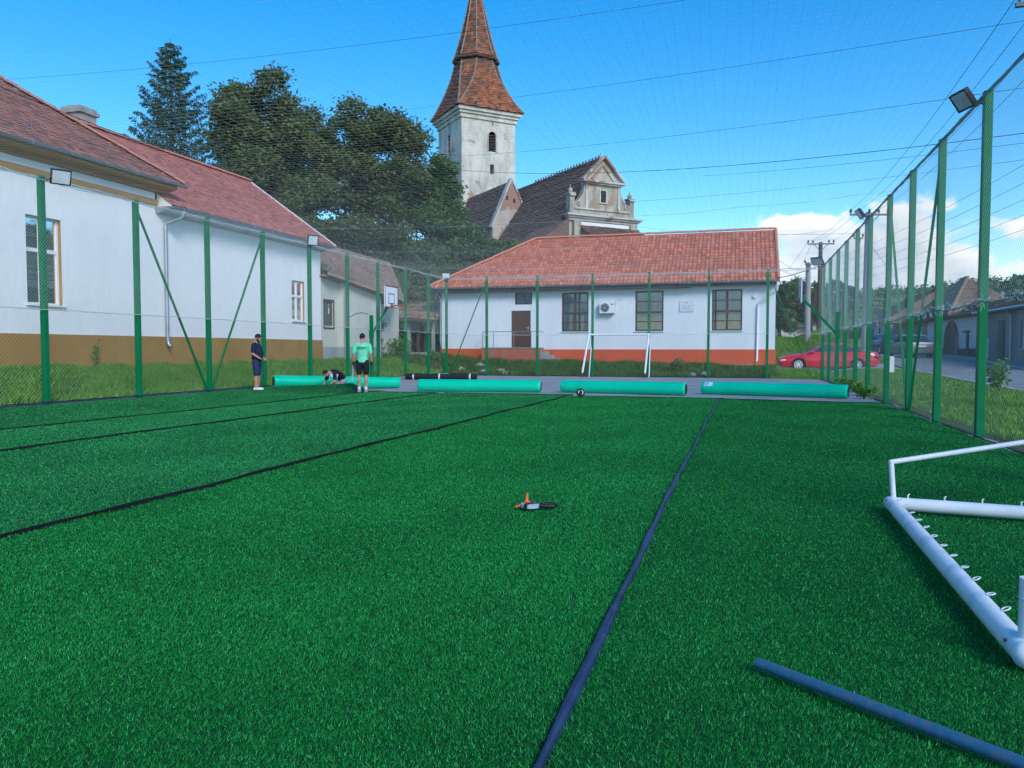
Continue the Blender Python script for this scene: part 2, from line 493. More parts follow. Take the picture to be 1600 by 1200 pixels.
class MB:
    """collects shapes in world (or thing-local) coordinates and links them as ONE mesh object"""

    def __init__(s):
        s.v = []
        s.f = []
        s.r = []

    def add(s, vs, fs, r=None):
        o = len(s.v)
        s.v.extend([tuple(p) for p in vs])
        for f in fs:
            s.f.append(tuple(i + o for i in f))
            s.r.append(random.random() if r is None else r)
        return s

    def box(s, c, size, rot=None, r=None):
        hx, hy, hz = size[0] / 2, size[1] / 2, size[2] / 2
        vs = [Vector((x, y, z)) for z in (-hz, hz) for y in (-hy, hy) for x in (-hx, hx)]
        if rot is not None:
            vs = [rot @ p for p in vs]
        c = Vector(c)
        vs = [p + c for p in vs]
        r = random.random() if r is None else r
        return s.add(vs, [(0, 2, 3, 1), (4, 5, 7, 6), (0, 1, 5, 4), (2, 6, 7, 3), (0, 4, 6, 2), (1, 3, 7, 5)], r)

    def lohi(s, lo, hi, r=None):
        return s.box([(a + b) / 2 for a, b in zip(lo, hi)], [abs(b - a) for a, b in zip(lo, hi)], None, r)

    def beam(s, p0, p1, w, h, up=(0, 0, 1), r=None):
        p0, p1 = Vector(p0), Vector(p1)
        d = p1 - p0
        z = d.normalized()
        up = Vector(up)
        if abs(z.dot(up)) > 0.98:
            up = Vector((0, 1, 0))
        x = up.cross(z).normalized()
        y = z.cross(x)
        return s.box((p0 + p1) / 2, (w, h, d.length), Matrix((x, y, z)).transposed(), r)

    def quad(s, a, b, c, d, r=None):
        return s.add([a, b, c, d], [(0, 1, 2, 3)], r)

    def poly(s, pts, r=None):
        return s.add(pts, [tuple(range(len(pts)))], r)

    def prism(s, pts, off, r=None):
        """a flat polygon pushed along off, closed"""
        n = len(pts)
        off = Vector(off)
        a = [Vector(p) for p in pts]
        b = [p + off for p in a]
        r = random.random() if r is None else r
        s.add(a + b, [tuple(range(n))[::-1], tuple(range(n, 2 * n))] + [(i, (i + 1) % n, n + (i + 1) % n, n + i) for i in range(n)], r)
        return s

    def tube(s, pts, rad, n=8, caps=True, r=None, closed=False):
        pts = [Vector(p) for p in pts]
        k = len(pts)
        rads = rad if isinstance(rad, (list, tuple)) else [rad] * k
        vs = []
        px = None
        for i, p in enumerate(pts):
            if closed:
                t = pts[(i + 1) % k] - pts[i - 1]
            else:
                t = (pts[min(i + 1, k - 1)] - pts[max(i - 1, 0)])
            t.normalize()
            if px is None:
                ref = Vector((0, 0, 1)) if abs(t.z) < 0.95 else Vector((1, 0, 0))
                px = t.cross(ref).normalized()
            else:
                px = (px - t * px.dot(t))
                if px.length < 1e-6:
                    px = t.orthogonal()
                px.normalize()
            py = t.cross(px)
            for j in range(n):
                a = 2 * PI * j / n
                vs.append(p + (px * math.cos(a) + py * math.sin(a)) * rads[i])
        fs = []
        rng_i = k if closed else k - 1
        for i in range(rng_i):
            i2 = (i + 1) % k
            for j in range(n):
                j2 = (j + 1) % n
                fs.append((i * n + j, i * n + j2, i2 * n + j2, i2 * n + j))
        if caps and not closed:
            fs.append(tuple(range(n))[::-1])
            fs.append(tuple(range((k - 1) * n, k * n)))
        return s.add(vs, fs, random.random() if r is None else r)

    def rings(s, rings, caps=True, r=None):
        """loft closed rings of equal length"""
        n = len(rings[0])
        vs = [p for ring in rings for p in ring]
        fs = []
        for i in range(len(rings) - 1):
            for j in range(n):
                j2 = (j + 1) % n
                fs.append((i * n + j, i * n + j2, (i + 1) * n + j2, (i + 1) * n + j))
        if caps:
            fs.append(tuple(range(n))[::-1])
            fs.append(tuple(range((len(rings) - 1) * n, len(rings) * n)))
        return s.add(vs, fs, r)

    def ball(s, c, rad, nu=10, nv=7, rot=None, r=None):
        c = Vector(c)
        if not isinstance(rad, (list, tuple)):
            rad = (rad,) * 3
        rg = []
        for i in range(1, nv):
            th = PI * i / nv
            ring = []
            for j in range(nu):
                ph = 2 * PI * j / nu
                p = Vector((rad[0] * math.sin(th) * math.cos(ph), rad[1] * math.sin(th) * math.sin(ph), -rad[2] * math.cos(th)))
                if rot is not None:
                    p = rot @ p
                ring.append(c + p)
            rg.append(ring)
        vs = [p for ring in rg for p in ring]
        lo = Vector((0, 0, -rad[2]))
        hi = Vector((0, 0, rad[2]))
        if rot is not None:
            lo, hi = rot @ lo, rot @ hi
        vs += [c + lo, c + hi]
        fs = []
        m = len(rg)
        for i in range(m - 1):
            for j in range(nu):
                j2 = (j + 1) % nu
                fs.append((i * nu + j, i * nu + j2, (i + 1) * nu + j2, (i + 1) * nu + j))
        for j in range(nu):
            j2 = (j + 1) % nu
            fs.append((m * nu, j2, j))
            fs.append((m * nu + 1, (m - 1) * nu + j, (m - 1) * nu + j2))
        return s.add(vs, fs, r)

    def disc(s, c, axis, rad, h, n=16, r=None):
        c = Vector(c)
        a = Vector(axis).normalized()
        return s.tube([c - a * h / 2, c + a * h / 2], rad, n, True, r)

    def mesh(s, name, mat, org, smooth=False):
        me = bpy.data.meshes.new(name)
        me.from_pydata([(p[0] - org[0], p[1] - org[1], p[2] - org[2]) for p in s.v], [], s.f)
        if mat is not None:
            me.materials.append(M[mat] if isinstance(mat, str) else mat)
        at = me.attributes.new('rnd', 'FLOAT', 'FACE')
        at.data.foreach_set('value', s.r)
        if smooth:
            me.shade_smooth()
            me.set_sharp_from_angle(angle=math.radians(40))
        me.update()
        return me

    def build(s, name, mat, parent=None, smooth=False, org=None):
        if org is None:
            if parent is not None:
                org = wloc(parent)
            else:
                xs = [p[0] for p in s.v]
                ys = [p[1] for p in s.v]
                zs = [p[2] for p in s.v]
                org = Vector(((min(xs) + max(xs)) / 2, (min(ys) + max(ys)) / 2, min(zs)))
        me = s.mesh(name, mat, org, smooth)
        o = bpy.data.objects.new(name, me)
        COL.objects.link(o)
        if parent is not None:
            o.parent = parent
        else:
            o.location = org
        return o


def tag(o, label=None, cat=None, group=None, kind=None):
    if label:
        o['label'] = label
    if cat:
        o['category'] = cat
    if group:
        o['group'] = group
    if kind:
        o['kind'] = kind
    return o


def empty(name, loc, label=None, cat=None, group=None, rz=0.0):
    o = bpy.data.objects.new(name, None)
    o.empty_display_size = 0.2
    o.location = loc
    o.rotation_euler = (0, 0, rz)
    COL.objects.link(o)
    return tag(o, label, cat, group)


def copy_tree(o, parent=None):
    c = o.copy()
    COL.objects.link(c)
    c.parent = parent
    for ch in list(o.children):
        copy_tree(ch, c)
    return c


def np_mesh(name, co, rnd, mat, parent=None, k=3):
    """co: (n, k, 3) world coordinates of n k-gons"""
    n = len(co)
    org = np.array(wloc(parent)) if parent is not None else np.zeros(3)
    me = bpy.data.meshes.new(name)
    me.vertices.add(n * k)
    me.vertices.foreach_set('co', (co - org).reshape(-1).astype(np.float32))
    me.loops.add(n * k)
    me.loops.foreach_set('vertex_index', np.arange(n * k, dtype=np.int32))
    me.polygons.add(n)
    me.polygons.foreach_set('loop_start', np.arange(0, n * k, k, dtype=np.int32))
    me.polygons.foreach_set('loop_total', np.full(n, k, dtype=np.int32))
    me.materials.append(M[mat])
    at = me.attributes.new('rnd', 'FLOAT', 'FACE')
    at.data.foreach_set('value', rnd.astype(np.float32))
    me.update(calc_edges=True)
    o = bpy.data.objects.new(name, me)
    COL.objects.link(o)
    if parent is not None:
        o.parent = parent
    return o


def sstep(a, b, x):
    t = np.clip((np.asarray(x, float) - a) / (b - a), 0, 1)
    return t * t * (3 - 2 * t)


# ------------------------------------------------------------------ ground
def gz(x, y):
    """height of the land (without the pitch)"""
    x = np.asarray(x, float)
    y = np.asarray(y, float)
    left = np.where(x < -14.5, 0.10 + 0.64 * sstep(-14.8, -17.9, x), 0.0)
    left = left * sstep(46, 38, y) + 0.74 * sstep(38, 46, y) * (x < -14.5)
    ry = np.interp(y, [22, 41, 53, 75, 120, 300], [0, 0.27, 0.72, 1.08, 1.5, 2.4])
    right = ry * sstep(3.6, 6.0, x)
    bh = np.interp(x, [-18, -10, 2], [0.72, 0.58, 0.30])
    back = bh * sstep(38.1, 42.3, y) * sstep(6.0, 2.5, x)
    bank = 1.75 * sstep(47.8, 62, y) * sstep(8.4, 6.6, x)
    z = np.maximum(np.maximum(left, right), back) + bank
    church = 2.5 * sstep(52, 75, y) * sstep(0, -12, x)
    return np.maximum(z, church)


def gz1(x, y):
    return float(gz(x, y))


def build_ground():
    xs = np.concatenate([[-3000, -1200, -500, -200, -100], np.arange(-60, 60.1, 0.75), [100, 200, 500, 1200, 3000]])
    ys = np.concatenate([[-3000, -1000, -300, -100, -50], np.arange(-20, 110.1, 0.75), [130, 160, 220, 300, 500, 1000, 2000, 4000]])
    X, Y = np.meshgrid(xs, ys, indexing='ij')
    Z = gz(X, Y)
    inside = (X > -14.7) & (X < 3.6) & (Y < 37.8)
    Z = np.where(inside, -0.12, Z - 0.012)
    Z = Z + np.where(inside, 0, 0.02 * np.sin(X * 2.1) * np.cos(Y * 1.7))
    nx, ny = X.shape
    vs = np.stack([X, Y, Z], -1).reshape(-1, 3)
    fs = [(i * ny + j, (i + 1) * ny + j, (i + 1) * ny + j + 1, i * ny + j + 1) for i in range(nx - 1) for j in range(ny - 1)]
    me = bpy.data.meshes.new('ground')
    me.from_pydata(vs.tolist(), [], fs)
    me.materials.append(M['soil_grass'])
    me.shade_smooth()
    o = bpy.data.objects.new('ground', me)
    COL.objects.link(o)
    tag(o, kind='structure')


build_ground()

PX0, PX1 = -14.62, 3.52     # fence lines
PYB = 37.75


def pitch_base():
    mb = MB()
    mb.lohi((PX0 - 0.12, -8, -0.3), (PX1 + 0.12, PYB + 0.2, -0.045))
    o = mb.build('pitch_concrete', 'concrete', smooth=False)
    tag(o, kind='structure')


pitch_base()


def sheet(name, xs, ys, zf, mat, kind='structure', dz=0.0):
    X, Y = np.meshgrid(np.array(xs, float), np.array(ys, float), indexing='ij')
    Z = zf(X, Y) + dz
    nx, ny = X.shape
    mb = MB()
    mb.add(np.stack([X, Y, Z], -1).reshape(-1, 3).tolist(),
           [(i * ny + j, (i + 1) * ny + j, (i + 1) * ny + j + 1, i * ny + j + 1) for i in range(nx - 1) for j in range(ny - 1)], 0.5)
    o = mb.build(name, mat, smooth=True)
    tag(o, kind=kind)
    return o


sheet('street', np.linspace(7.95, 13.2, 8), np.concatenate([np.arange(-20, 110, 1.5), [150, 250]]), gz, 'asphalt', dz=0.025)
sheet('pavement', np.linspace(13.3, 14.4, 3), np.concatenate([np.arange(20, 110, 1.5)]), gz, 'concrete', dz=0.10)
sheet('side_lane', np.linspace(1.86, 7.7, 10), np.linspace(41.9, 46.6, 6), gz, 'concrete', dz=0.035)


def kerbs():
    for nm, x, w, h, y0, y1 in (('kerb', 7.82, 0.2, 0.09, -15, 41.4), ('kerb', 13.22, 0.16, 0.12, 20, 105)):
        root = empty(nm, (x, (y0 + y1) / 2, 0))
        tag(root, kind='structure')
        y = y0
        first = None
        while y < y1:
            ln = 1.0
            if y > 12 and y < 75:
                if first is None:
                    mb = MB().box((0, 0, 0), (w, ln - 0.015, h + 0.14))
                    o = mb.build('kerbstone', 'kerb_stone', root, org=Vector((0, 0, 0)))
                    first = o
                else:
                    o = first.copy()
                    COL.objects.link(o)
                    o.parent = root
                o.location = (0, y + ln / 2 - (y0 + y1) / 2, gz1(x, y) + h / 2 - 0.07 + random.uniform(-.006, .006))
                sl = (gz1(x, y + 1) - gz1(x, y))
                o.rotation_euler = (math.atan(sl), 0, random.uniform(-.01, .01))
            y += ln


kerbs()


# ---- artificial turf strips
def tz(x, y):
    x = np.asarray(x, float)
    y = np.asarray(y, float)
    z = 0.115 * np.clip((-11.4 - x) / 3.2, 0, 1.1)
    t = np.clip((x + 14.5) / 3.1, 0, 1)
    yedge = 20.7 + 2.1 * t
    R = 0.02 + 0.30 * t
    d = np.clip(1 - (yedge - y) / (1.2 + 1.6 * t), 0, 1)
    z = z + np.where(x < -11.39, R * d * d, 0)
    return z + 0.004 * np.sin(x * 1.9 + 0.6 * y) * np.cos(y * 1.3)


def seam_off(k, y):
    a = [0, 0.9, 2.2, 3.1, 4.4, 5.5][k]
    amp = [0, 0.02, 0.02, 0.03, 0.006, 0][k]
    return amp * (np.sin(y * 0.9 + a) + 0.6 * np.sin(y * 2.3 + 2 * a) + 0.35 * np.sin(y * 4.7 + a))


EDGES = [-14.5, -11.42, -9.05, -4.82, -0.58, 3.42]


def edge_x(k, y):
    base = EDGES[k]
    slope = [0, 0.045, 0.027, 0.017, 0.002, 0][k]
    y = np.asarray(y, float)
    if k == 4:
        return -0.593 + 0.0065 * np.maximum(0, y - 8) + seam_off(k, y)
    return base + slope * (y - 12) * (1 if k else 0) + seam_off(k, y)


FAR = {0: lambda x: 20.7 + 2.1 * np.clip((x + 14.5) / 3.1, 0, 1), 1: lambda x: 21.9 + 0 * x, 2: lambda x: 21.95 + 0.02 * (x + 9),
       3: lambda x: 21.5 + 0.0 * x, 4: lambda x: 21.35 - 0.17 * (x + 0.6)}
YN = -6.0


def fibres(name, k, parent):
    """real blades, many near the camera and fewer, wider ones farther off"""
    tiers = []
    ncell = 0
    co_all = []
    rn_all = []
    cx0, cx1 = EDGES[k] - 0.6, EDGES[k + 1] + 0.6
    ys = np.concatenate([np.arange(1.0, 8, 0.5), np.arange(8, 24, 1.0)])
    for i in range(len(ys) - 1):
        y0, y1 = ys[i], ys[i + 1]
        nx = max(1, int((cx1 - cx0) / 1.0))
        for j in range(nx):
            x0 = cx0 + (cx1 - cx0) * j / nx
            x1 = cx0 + (cx1 - cx0) * (j + 1) / nx
            xm, ym = (x0 + x1) / 2, (y0 + y1) / 2
            dep = -xm * math.sin(YAW) + ym * math.cos(YAW)
            lat = xm * math.cos(YAW) + ym * math.sin(YAW)
            if dep < 0.2 or abs(lat) > 0.66 * dep + (4.2 if k == 4 else 2.8):
                continue
            D = max(1.6, math.hypot(xm, ym))
            dens = min(30000, 30000 * (3.2 / D) ** 1.5)
            n = int(dens * (x1 - x0) * (y1 - y0))
            x = rng.uniform(x0, x1, n)
            y = rng.uniform(y0, y1, n)
            ok = (x > edge_x(k, y) + 0.02) & (x < edge_x(k + 1, y) - 0.02) & (y < FAR[k](x))
            x, y = x[ok], y[ok]
            n = len(x)
            sc = (max(D, 3.2) / 3.2) ** 0.72
            w = 0.0024 * sc * rng.uniform(0.7, 1.3, n)
            h = rng.uniform(0.006, 0.017, n)
            a = rng.uniform(0, 2 * PI, n)
            la = rng.uniform(0, 2 * PI, n)
            ll = np.abs(rng.normal(0.0075, 0.005, n))
            z = tz(x, y) - rng.uniform(0.010, 0.020, n)
            # a soft lie of the pile, patch by patch
            lx = 0.002 * np.sin(x * 2.3 + 1.3 * np.sin(y * 1.1 + k)) + 0.001
            ly = 0.002 * np.cos(y * 1.9 + 1.7 * np.sin(x * 1.4)) + (0.002 if k % 2 else -0.002)
            c = np.empty((n, 3, 3))
            c[:, 0] = np.stack([x - np.cos(a) * w / 2, y - np.sin(a) * w / 2, z], -1)
            c[:, 1] = np.stack([x + np.cos(a) * w / 2, y + np.sin(a) * w / 2, z], -1)
            c[:, 2] = np.stack([x + np.cos(la) * ll + lx, y + np.sin(la) * ll + ly, z + h], -1)
            co_all.append(c)
            rn_all.append(rng.random(n))
    co = np.concatenate(co_all)
    o = np_mesh(name, co, np.concatenate(rn_all), 'turf_fibre_sheen_tint' if k < 3 else 'turf_fibre', parent)
    tag(o, kind='stuff')
    return len(co)


def turf():
    tot = 0
    for k in range(5):
        ys = np.concatenate([np.arange(YN, 18, 0.5), np.linspace(18, 1, 1)[:0], np.linspace(18, 23.2, 21)])
        cols = 9
        mb = MB()
        P = []
        t = np.linspace(0, 1, cols)
        # rows run along the strip; the far end is cut at FAR
        rows = []
        for s in np.linspace(0, 1, 56):
            row = []
            for u in t:
                ylast = None
                xg = EDGES[k] + (EDGES[k + 1] - EDGES[k]) * u
                y = YN + (float(FAR[k](xg)) - YN) * s
                x = float(edge_x(k, y)) * (1 - u) + float(edge_x(k + 1, y)) * u
                row.append((x, y, float(tz(x, y)) - 0.022))
            rows.append(row)
        n = cols
        vs = [p for r_ in rows for p in r_]
        mb.add(vs, [(i * n + j, i * n + j + 1, (i + 1) * n + j + 1, (i + 1) * n + j) for i in range(len(rows) - 1) for j in range(n - 1)], 0.5)
        o = mb.build('artificial_turf', 'turf_backing', smooth=True)
        tag(o, kind='structure')
        tot += fibres('turf_fibres', k, o)
        if k > 0:       # the dark backing edge that shows along the joint with the strip on its left
            y1 = min(float(FAR[k](EDGES[k])), float(FAR[k - 1](EDGES[k]))) - 0.02
            wid = [0, 0.075, 0.12, 0.095, 0.044][k]
            mb = MB()
            yy = np.arange(YN, y1, 0.12)
            rg = []
            for y in yy:
                x = float(edge_x(k, y))
                ww = wid * (1 + 0.25 * math.sin(y * 3.1 + k) + 0.15 * math.sin(y * 7.3))
                if k == 4:
                    ww *= 1.0 if y < 9 else 0.75
                z = float(tz(x + 0.03, y))
                hgt = 0.016 if k == 4 else 0.006
                rg.append([(x - ww / 2, y, z - 0.02), (x - ww * 0.3, y, z + hgt * 0.6), (x + ww * 0.1, y, z + hgt),
                           (x + ww * 0.42, y, z + hgt * 0.55), (x + ww / 2, y, z - 0.02)])
            n = 5
            vs = [p for r_ in rg for p in r_]
            mb.add(vs, [(i * n + j, i * n + j + 1, (i + 1) * n + j + 1, (i + 1) * n + j) for i in range(len(rg) - 1) for j in range(n - 1)], 0.5)
            s = mb.build('seam_edge', 'seam_blue' if k == 4 else 'seam_black', o, smooth=True)
    print('turf fibres', tot)
    return tot


NT = turf()


def edge_tape():
    # dark folded edge along the far end of the strips
    mb = MB()
    for k in range(1, 5):
        xs = np.linspace(EDGES[k] + 0.45 * (k < 4), EDGES[k + 1] + 0.2 * (k < 4), 30)
        rg = []
        for x in xs:
            y = float(FAR[k](x))
            rg.append([(x, y - 0.02, 0.002), (x, y + 0.02, 0.0), (x, y + 0.035, -0.042)])
        vs = [p for r_ in rg for p in r_]
        mb.add(vs, [(i * 3 + j, i * 3 + j + 1, (i + 1) * 3 + j + 1, (i + 1) * 3 + j) for i in range(29) for j in range(2)], 0.5)
    o = mb.build('turf_end_hem', 'seam_black', smooth=True)
    tag(o, kind='structure')


edge_tape()


# ---- grass
def blades(name, regions, mat, label, hscale=1.0):
    co_all = []
    rn = []
    for (x0, x1, y0, y1, dens, h0, h1, w) in regions:
        n = int((x1 - x0) * (y1 - y0) * dens)
        x = rng.uniform(x0, x1, n)
        y = rng.uniform(y0, y1, n)
        cl = 0.55 + 0.45 * np.sin(x * 1.7 + 2.1 * np.sin(y * 0.8)) * np.sin(y * 1.3 + 1.1 * np.sin(x * 1.9)) \
            + 0.3 * np.sin(x * 4.1 + y * 3.3)
        keep = rng.random(n) < np.clip(0.55 + 0.45 * cl, 0.15, 1)
        x, y, cl = x[keep], y[keep], cl[keep]
        n = len(x)
        h = rng.uniform(h0, h1, n) * np.clip(0.6 + 0.55 * cl, 0.35, 1.5)
        a = rng.uniform(0, 2 * PI, n)
        la = rng.uniform(0, 2 * PI, n)
        ll = h * np.abs(rng.normal(0.35, 0.25, n))
        ww = w * rng.uniform(0.6, 1.5, n)
        z = gz(x, y) - 0.02
        c = np.empty((n, 4, 3))
        c[:, 0] = np.stack([x - np.cos(a) * ww / 2, y - np.sin(a) * ww / 2, z], -1)
        c[:, 1] = np.stack([x + np.cos(a) * ww / 2, y + np.sin(a) * ww / 2, z], -1)
        c[:, 2] = np.stack([x + np.cos(la) * ll * 0.45 + np.cos(a) * ww * 0.45, y + np.sin(la) * ll * 0.45 + np.sin(a) * ww * 0.45, z + h * 0.65], -1)
        c[:, 3] = np.stack([x + np.cos(la) * ll, y + np.sin(la) * ll, z + h], -1)
        co_all.append(c)
        rn.append(rng.random(n))
    o = np_mesh(name, np.concatenate(co_all), np.concatenate(rn), mat, None, 4)
    tag(o, label, 'grass', kind='stuff')
    return o


blades('lawn_grass', [(-17.95, -14.75, 11, 24, 750, 0.10, 0.24, 0.018), (-17.95, -14.75, 24, 38, 480, 0.10, 0.26, 0.022)],
       'lawn_blade', 'bright green rough grass sloping up to the brown plinth of the white house')
blades('verge_grass', [(-18.6, 1.8, 37.95, 42.6, 420, 0.10, 0.30, 0.026), (-19.5, -14.8, 38, 44, 300, 0.2, 0.45, 0.03)],
       'weed_blade', 'dark green weedy grass below the red plinth of the tiled hall')
blades('lawn_grass', [(3.75, 7.7, 3, 20, 850, 0.05, 0.14, 0.011), (3.75, 7.7, 20, 42, 420, 0.06, 0.16, 0.018),
                      (1.4, 3.6, 36.9, 41.8, 400, 0.06, 0.20, 0.020)],
       'lawn_blade', 'green grass strip between the right hand fence and the street')
blades('bank_grass', [(1.5, 8.2, 47.4, 66, 170, 0.12, 0.35, 0.04)], 'lawn_blade', 'green grass bank rising behind the red car')


# ------------------------------------------------------------------ walls, tiles, windows
def wall_holes(mb, O, U, W, H, holes, depth, N, rev=None):
    """rectangle O + u*U + v*Z with rectangular holes (u0,u1,v0,v1); reveals go into -N (into mesh rev or mb)"""
    O, U, N = Vector(O), Vector(U), Vector(N)
    Z = Vector((0, 0, 1))
    us = sorted({0, W} | {h[0] for h in holes} | {h[1] for h in holes})
    vs = sorted({0, H} | {h[2] for h in holes} | {h[3] for h in holes})

    def P(u, v, d=0.0):
        return O + U * u + Z * v - N * d
    for i in range(len(us) - 1):
        for j in range(len(vs) - 1):
            um, vm = (us[i] + us[i + 1]) / 2, (vs[j] + vs[j + 1]) / 2
            if any(h[0] < um < h[1] and h[2] < vm < h[3] for h in holes):
                continue
            mb.quad(P(us[i], vs[j]), P(us[i + 1], vs[j]), P(us[i + 1], vs[j + 1]), P(us[i], vs[j + 1]), 0.5)
    t = rev or mb
    for (a, b, c, d) in holes:
        t.quad(P(a, c), P(b, c), P(b, c, depth), P(a, c, depth), 0.5)
        t.quad(P(a, d), P(a, d, depth), P(b, d, depth), P(b, d), 0.5)
        t.quad(P(a, c), P(a, c, depth), P(a, d, depth), P(a, d), 0.5)
        t.quad(P(b, c), P(b, d), P(b, d, depth), P(b, c, depth), 0.5)


def in_poly(u, v, poly):
    c = False
    n = len(poly)
    for i in range(n):
        x1, y1 = poly[i]
        x2, y2 = poly[(i + 1) % n]
        if (y1 > v) != (y2 > v) and u < (x2 - x1) * (v - y1) / (y2 - y1) + x1:
            c = not c
    return c


def tiles(mb, O, U, Vv, poly, w, c, kind='flat', t=0.02, jit=0.004, gaps=0.0):
    """lays tiles over a roof plane: O eave corner, U along the eave, Vv up the slope, polygon in (u, v) metres"""
    O, U, Vv = Vector(O), Vector(U).normalized(), Vector(Vv).normalized()
    N = U.cross(Vv)
    if N.z < 0:
        N = -N
    umin = min(p[0] for p in poly)
    umax = max(p[0] for p in poly)
    vmax = max(p[1] for p in poly)
    nr = int(vmax / c) + 1
    for i in range(nr):
        v = i * c
        sag = random.uniform(-jit, jit)
        off = (w / 2 if (i % 2 and kind == 'flat') else 0)
        nu = int((umax - umin) / w) + 2
        for j in range(nu):
            u = umin + j * w - off
            if not in_poly(u + w / 2, v + c * 0.5, poly):
                continue
            if gaps and random.random() < gaps:
                continue
            r = random.random()
            j1 = random.uniform(-jit, jit)
            e = O + U * u + Vv * (v - c * 0.06) + N * sag

            def P(du, dv, dn):
                return e + U * du + Vv * dv + N * (dn + j1)
            if kind == 'flat':
                a, b = w * 0.03, w * 0.97
                vs = [P(a, 0, t), P(b, 0, t), P(b, c * 1.06, 0.006), P(a, c * 1.06, 0.006), P(a, 0, 0), P(b, 0, 0)]
                mb.add(vs, [(0, 1, 2, 3), (4, 5, 1, 0)], r)
            else:
                prof = [(0.0, t * 0.5), (0.10, t * 1.7), (0.24, t * 1.9), (0.36, t * 0.7), (0.68, t * 0.55), (0.98, t * 0.75)]
                vs = [P(p[0] * w, 0, p[1]) for p in prof] + [P(p[0] * w, c * 1.06, p[1] - t * 0.85) for p in prof] + [P(p[0] * w, 0, -0.01) for p in prof]
                n = len(prof)
                mb.add(vs, [(q, q + 1, n + q + 1, n + q) for q in range(n - 1)] + [(2 * n + q, 2 * n + q + 1, q + 1, q) for q in range(n - 1)], r)


def ridge_tiles(parent, p0, p1, mat, ln=0.36, rad=0.11, name='ridge_tile'):
    """half-round ridge tiles, each one an object, sharing one mesh"""
    p0, p1 = Vector(p0), Vector(p1)
    d = (p1 - p0)
    n = max(1, int(d.length / ln))
    z = d.normalized()
    mb = MB()
    k = 6
    vs = []
    for s_, rr in ((-ln * 0.54, rad * 1.08), (ln * 0.54, rad * 0.92)):
        for q in range(k + 1):
            a = PI * q / k
            vs.append((math.cos(a) * rr, s_, math.sin(a) * rr * 0.85))
    mb.add(vs, [(q, q + 1, k + 1 + q + 1, k + 1 + q) for q in range(k)], 0.4)
    me = mb.mesh(name, mat, (0, 0, 0), smooth=True)
    org = wloc(parent)
    yv = z
    xv = yv.cross(Vector((0, 0, 1))).normalized()
    zv = xv.cross(yv)
    R = Matrix((xv, yv, zv)).transposed().to_euler()
    for i in range(n):
        o = bpy.data.objects.new(name, me)
        COL.objects.link(o)
        o.parent = parent
        o.location = p0 + d * ((i + 0.5) / n) - org + Vector((0, 0, random.uniform(-.008, .008)))
        o.rotation_euler = R


def window(parent, O, U, N, W, H, fr_mat, bars_v, bars_h, depth=0.15, fr=0.07, bar=0.045, curtain=True, sill=None, thin_h=()):
    """window set back from the wall: frame, bars, panes (one object each), curtain, dark room"""
    O, U, N = Vector(O), Vector(U).normalized(), Vector(N).normalized()
    Z = Vector((0, 0, 1))
    R = Matrix((U, N, Z)).transposed()

    def P(u, v, d):
        return O + U * u + Z * v - N * d
    fb = MB()
    d = depth

    def bx(u0, u1, v0, v1, dd, th):
        fb.box(P((u0 + u1) / 2, (v0 + v1) / 2, dd), (u1 - u0, th, v1 - v0), R, 0.5)
    bx(0, fr, 0, H, d, 0.07)
    bx(W - fr, W, 0, H, d, 0.07)
    bx(fr, W - fr, 0, fr, d, 0.068)
    bx(fr, W - fr, H - fr, H, d, 0.068)
    us = [fr] + [W * b for b in bars_v] + [W - fr]
    vs = [fr] + [H * b for b in bars_h] + [H - fr]
    for b in bars_v:
        bx(W * b - bar, W * b + bar, fr, H - fr, d, 0.062)
    for b in bars_h:
        t = bar * (0.45 if b in thin_h else 1.0)
        bx(fr, W - fr, H * b - t, H * b + t, d, 0.058 if b in thin_h else 0.064)
    f = fb.build('window', fr_mat, parent)
    for i in range(len(us) - 1):
        for j in range(len(vs) - 1):
            pb = MB()
            pb.box(P((us[i] + us[i + 1]) / 2, (vs[j] + vs[j + 1]) / 2, d + 0.006), (us[i + 1] - us[i], 0.006, vs[j + 1] - vs[j]), R, 0.5)
            pb.build('pane', 'glass', f)
    if curtain:
        cb = MB()
        nn = 26
        lay = []
        for q in range(nn + 1):
            u = fr + (W - 2 * fr) * q / nn
            dd = d + 0.13 + 0.02 * math.sin(q * 1.9) + random.uniform(-.006, .006)
            lay.append((u, dd))
        gap = {nn // 2}
        for q in range(nn):
            if q in gap and curtain != 'full':
                continue
            if curtain == 'half' and q < nn // 2:
                continue
            (u0, d0), (u1, d1) = lay[q], lay[q + 1]
            cb.quad(P(u0, fr, d0), P(u1, fr, d1), P(u1, H - fr, d1), P(u0, H - fr, d0), 0.5)
        cb.build('curtain', 'curtain', f, smooth=True)
    rb = MB()
    rb.quad(P(-.02, -.02, d + 0.4), P(W + .02, -.02, d + 0.4), P(W + .02, H + .02, d + 0.4), P(-.02, H + .02, d + 0.4), 0.5)
    for (a, b) in (((-.01, 0), (-.01, H)), ((W + .01, 0), (W + .01, H)), ((0, -.01), (W, -.01)), ((0, H + .01), (W, H + .01))):
        rb.quad(P(a[0], a[1], d), P(b[0], b[1], d), P(b[0], b[1], d + 0.4), P(a[0], a[1], d + 0.4), 0.5)
    rb.build('recess', 'room_dark', f)
    if sill:
        sb = MB()
        sb.box(P(W / 2, -0.02, -0.02), (W + 0.12, 0.12, 0.04), R, 0.5)
        sb.build('sill', sill, f)
    return f


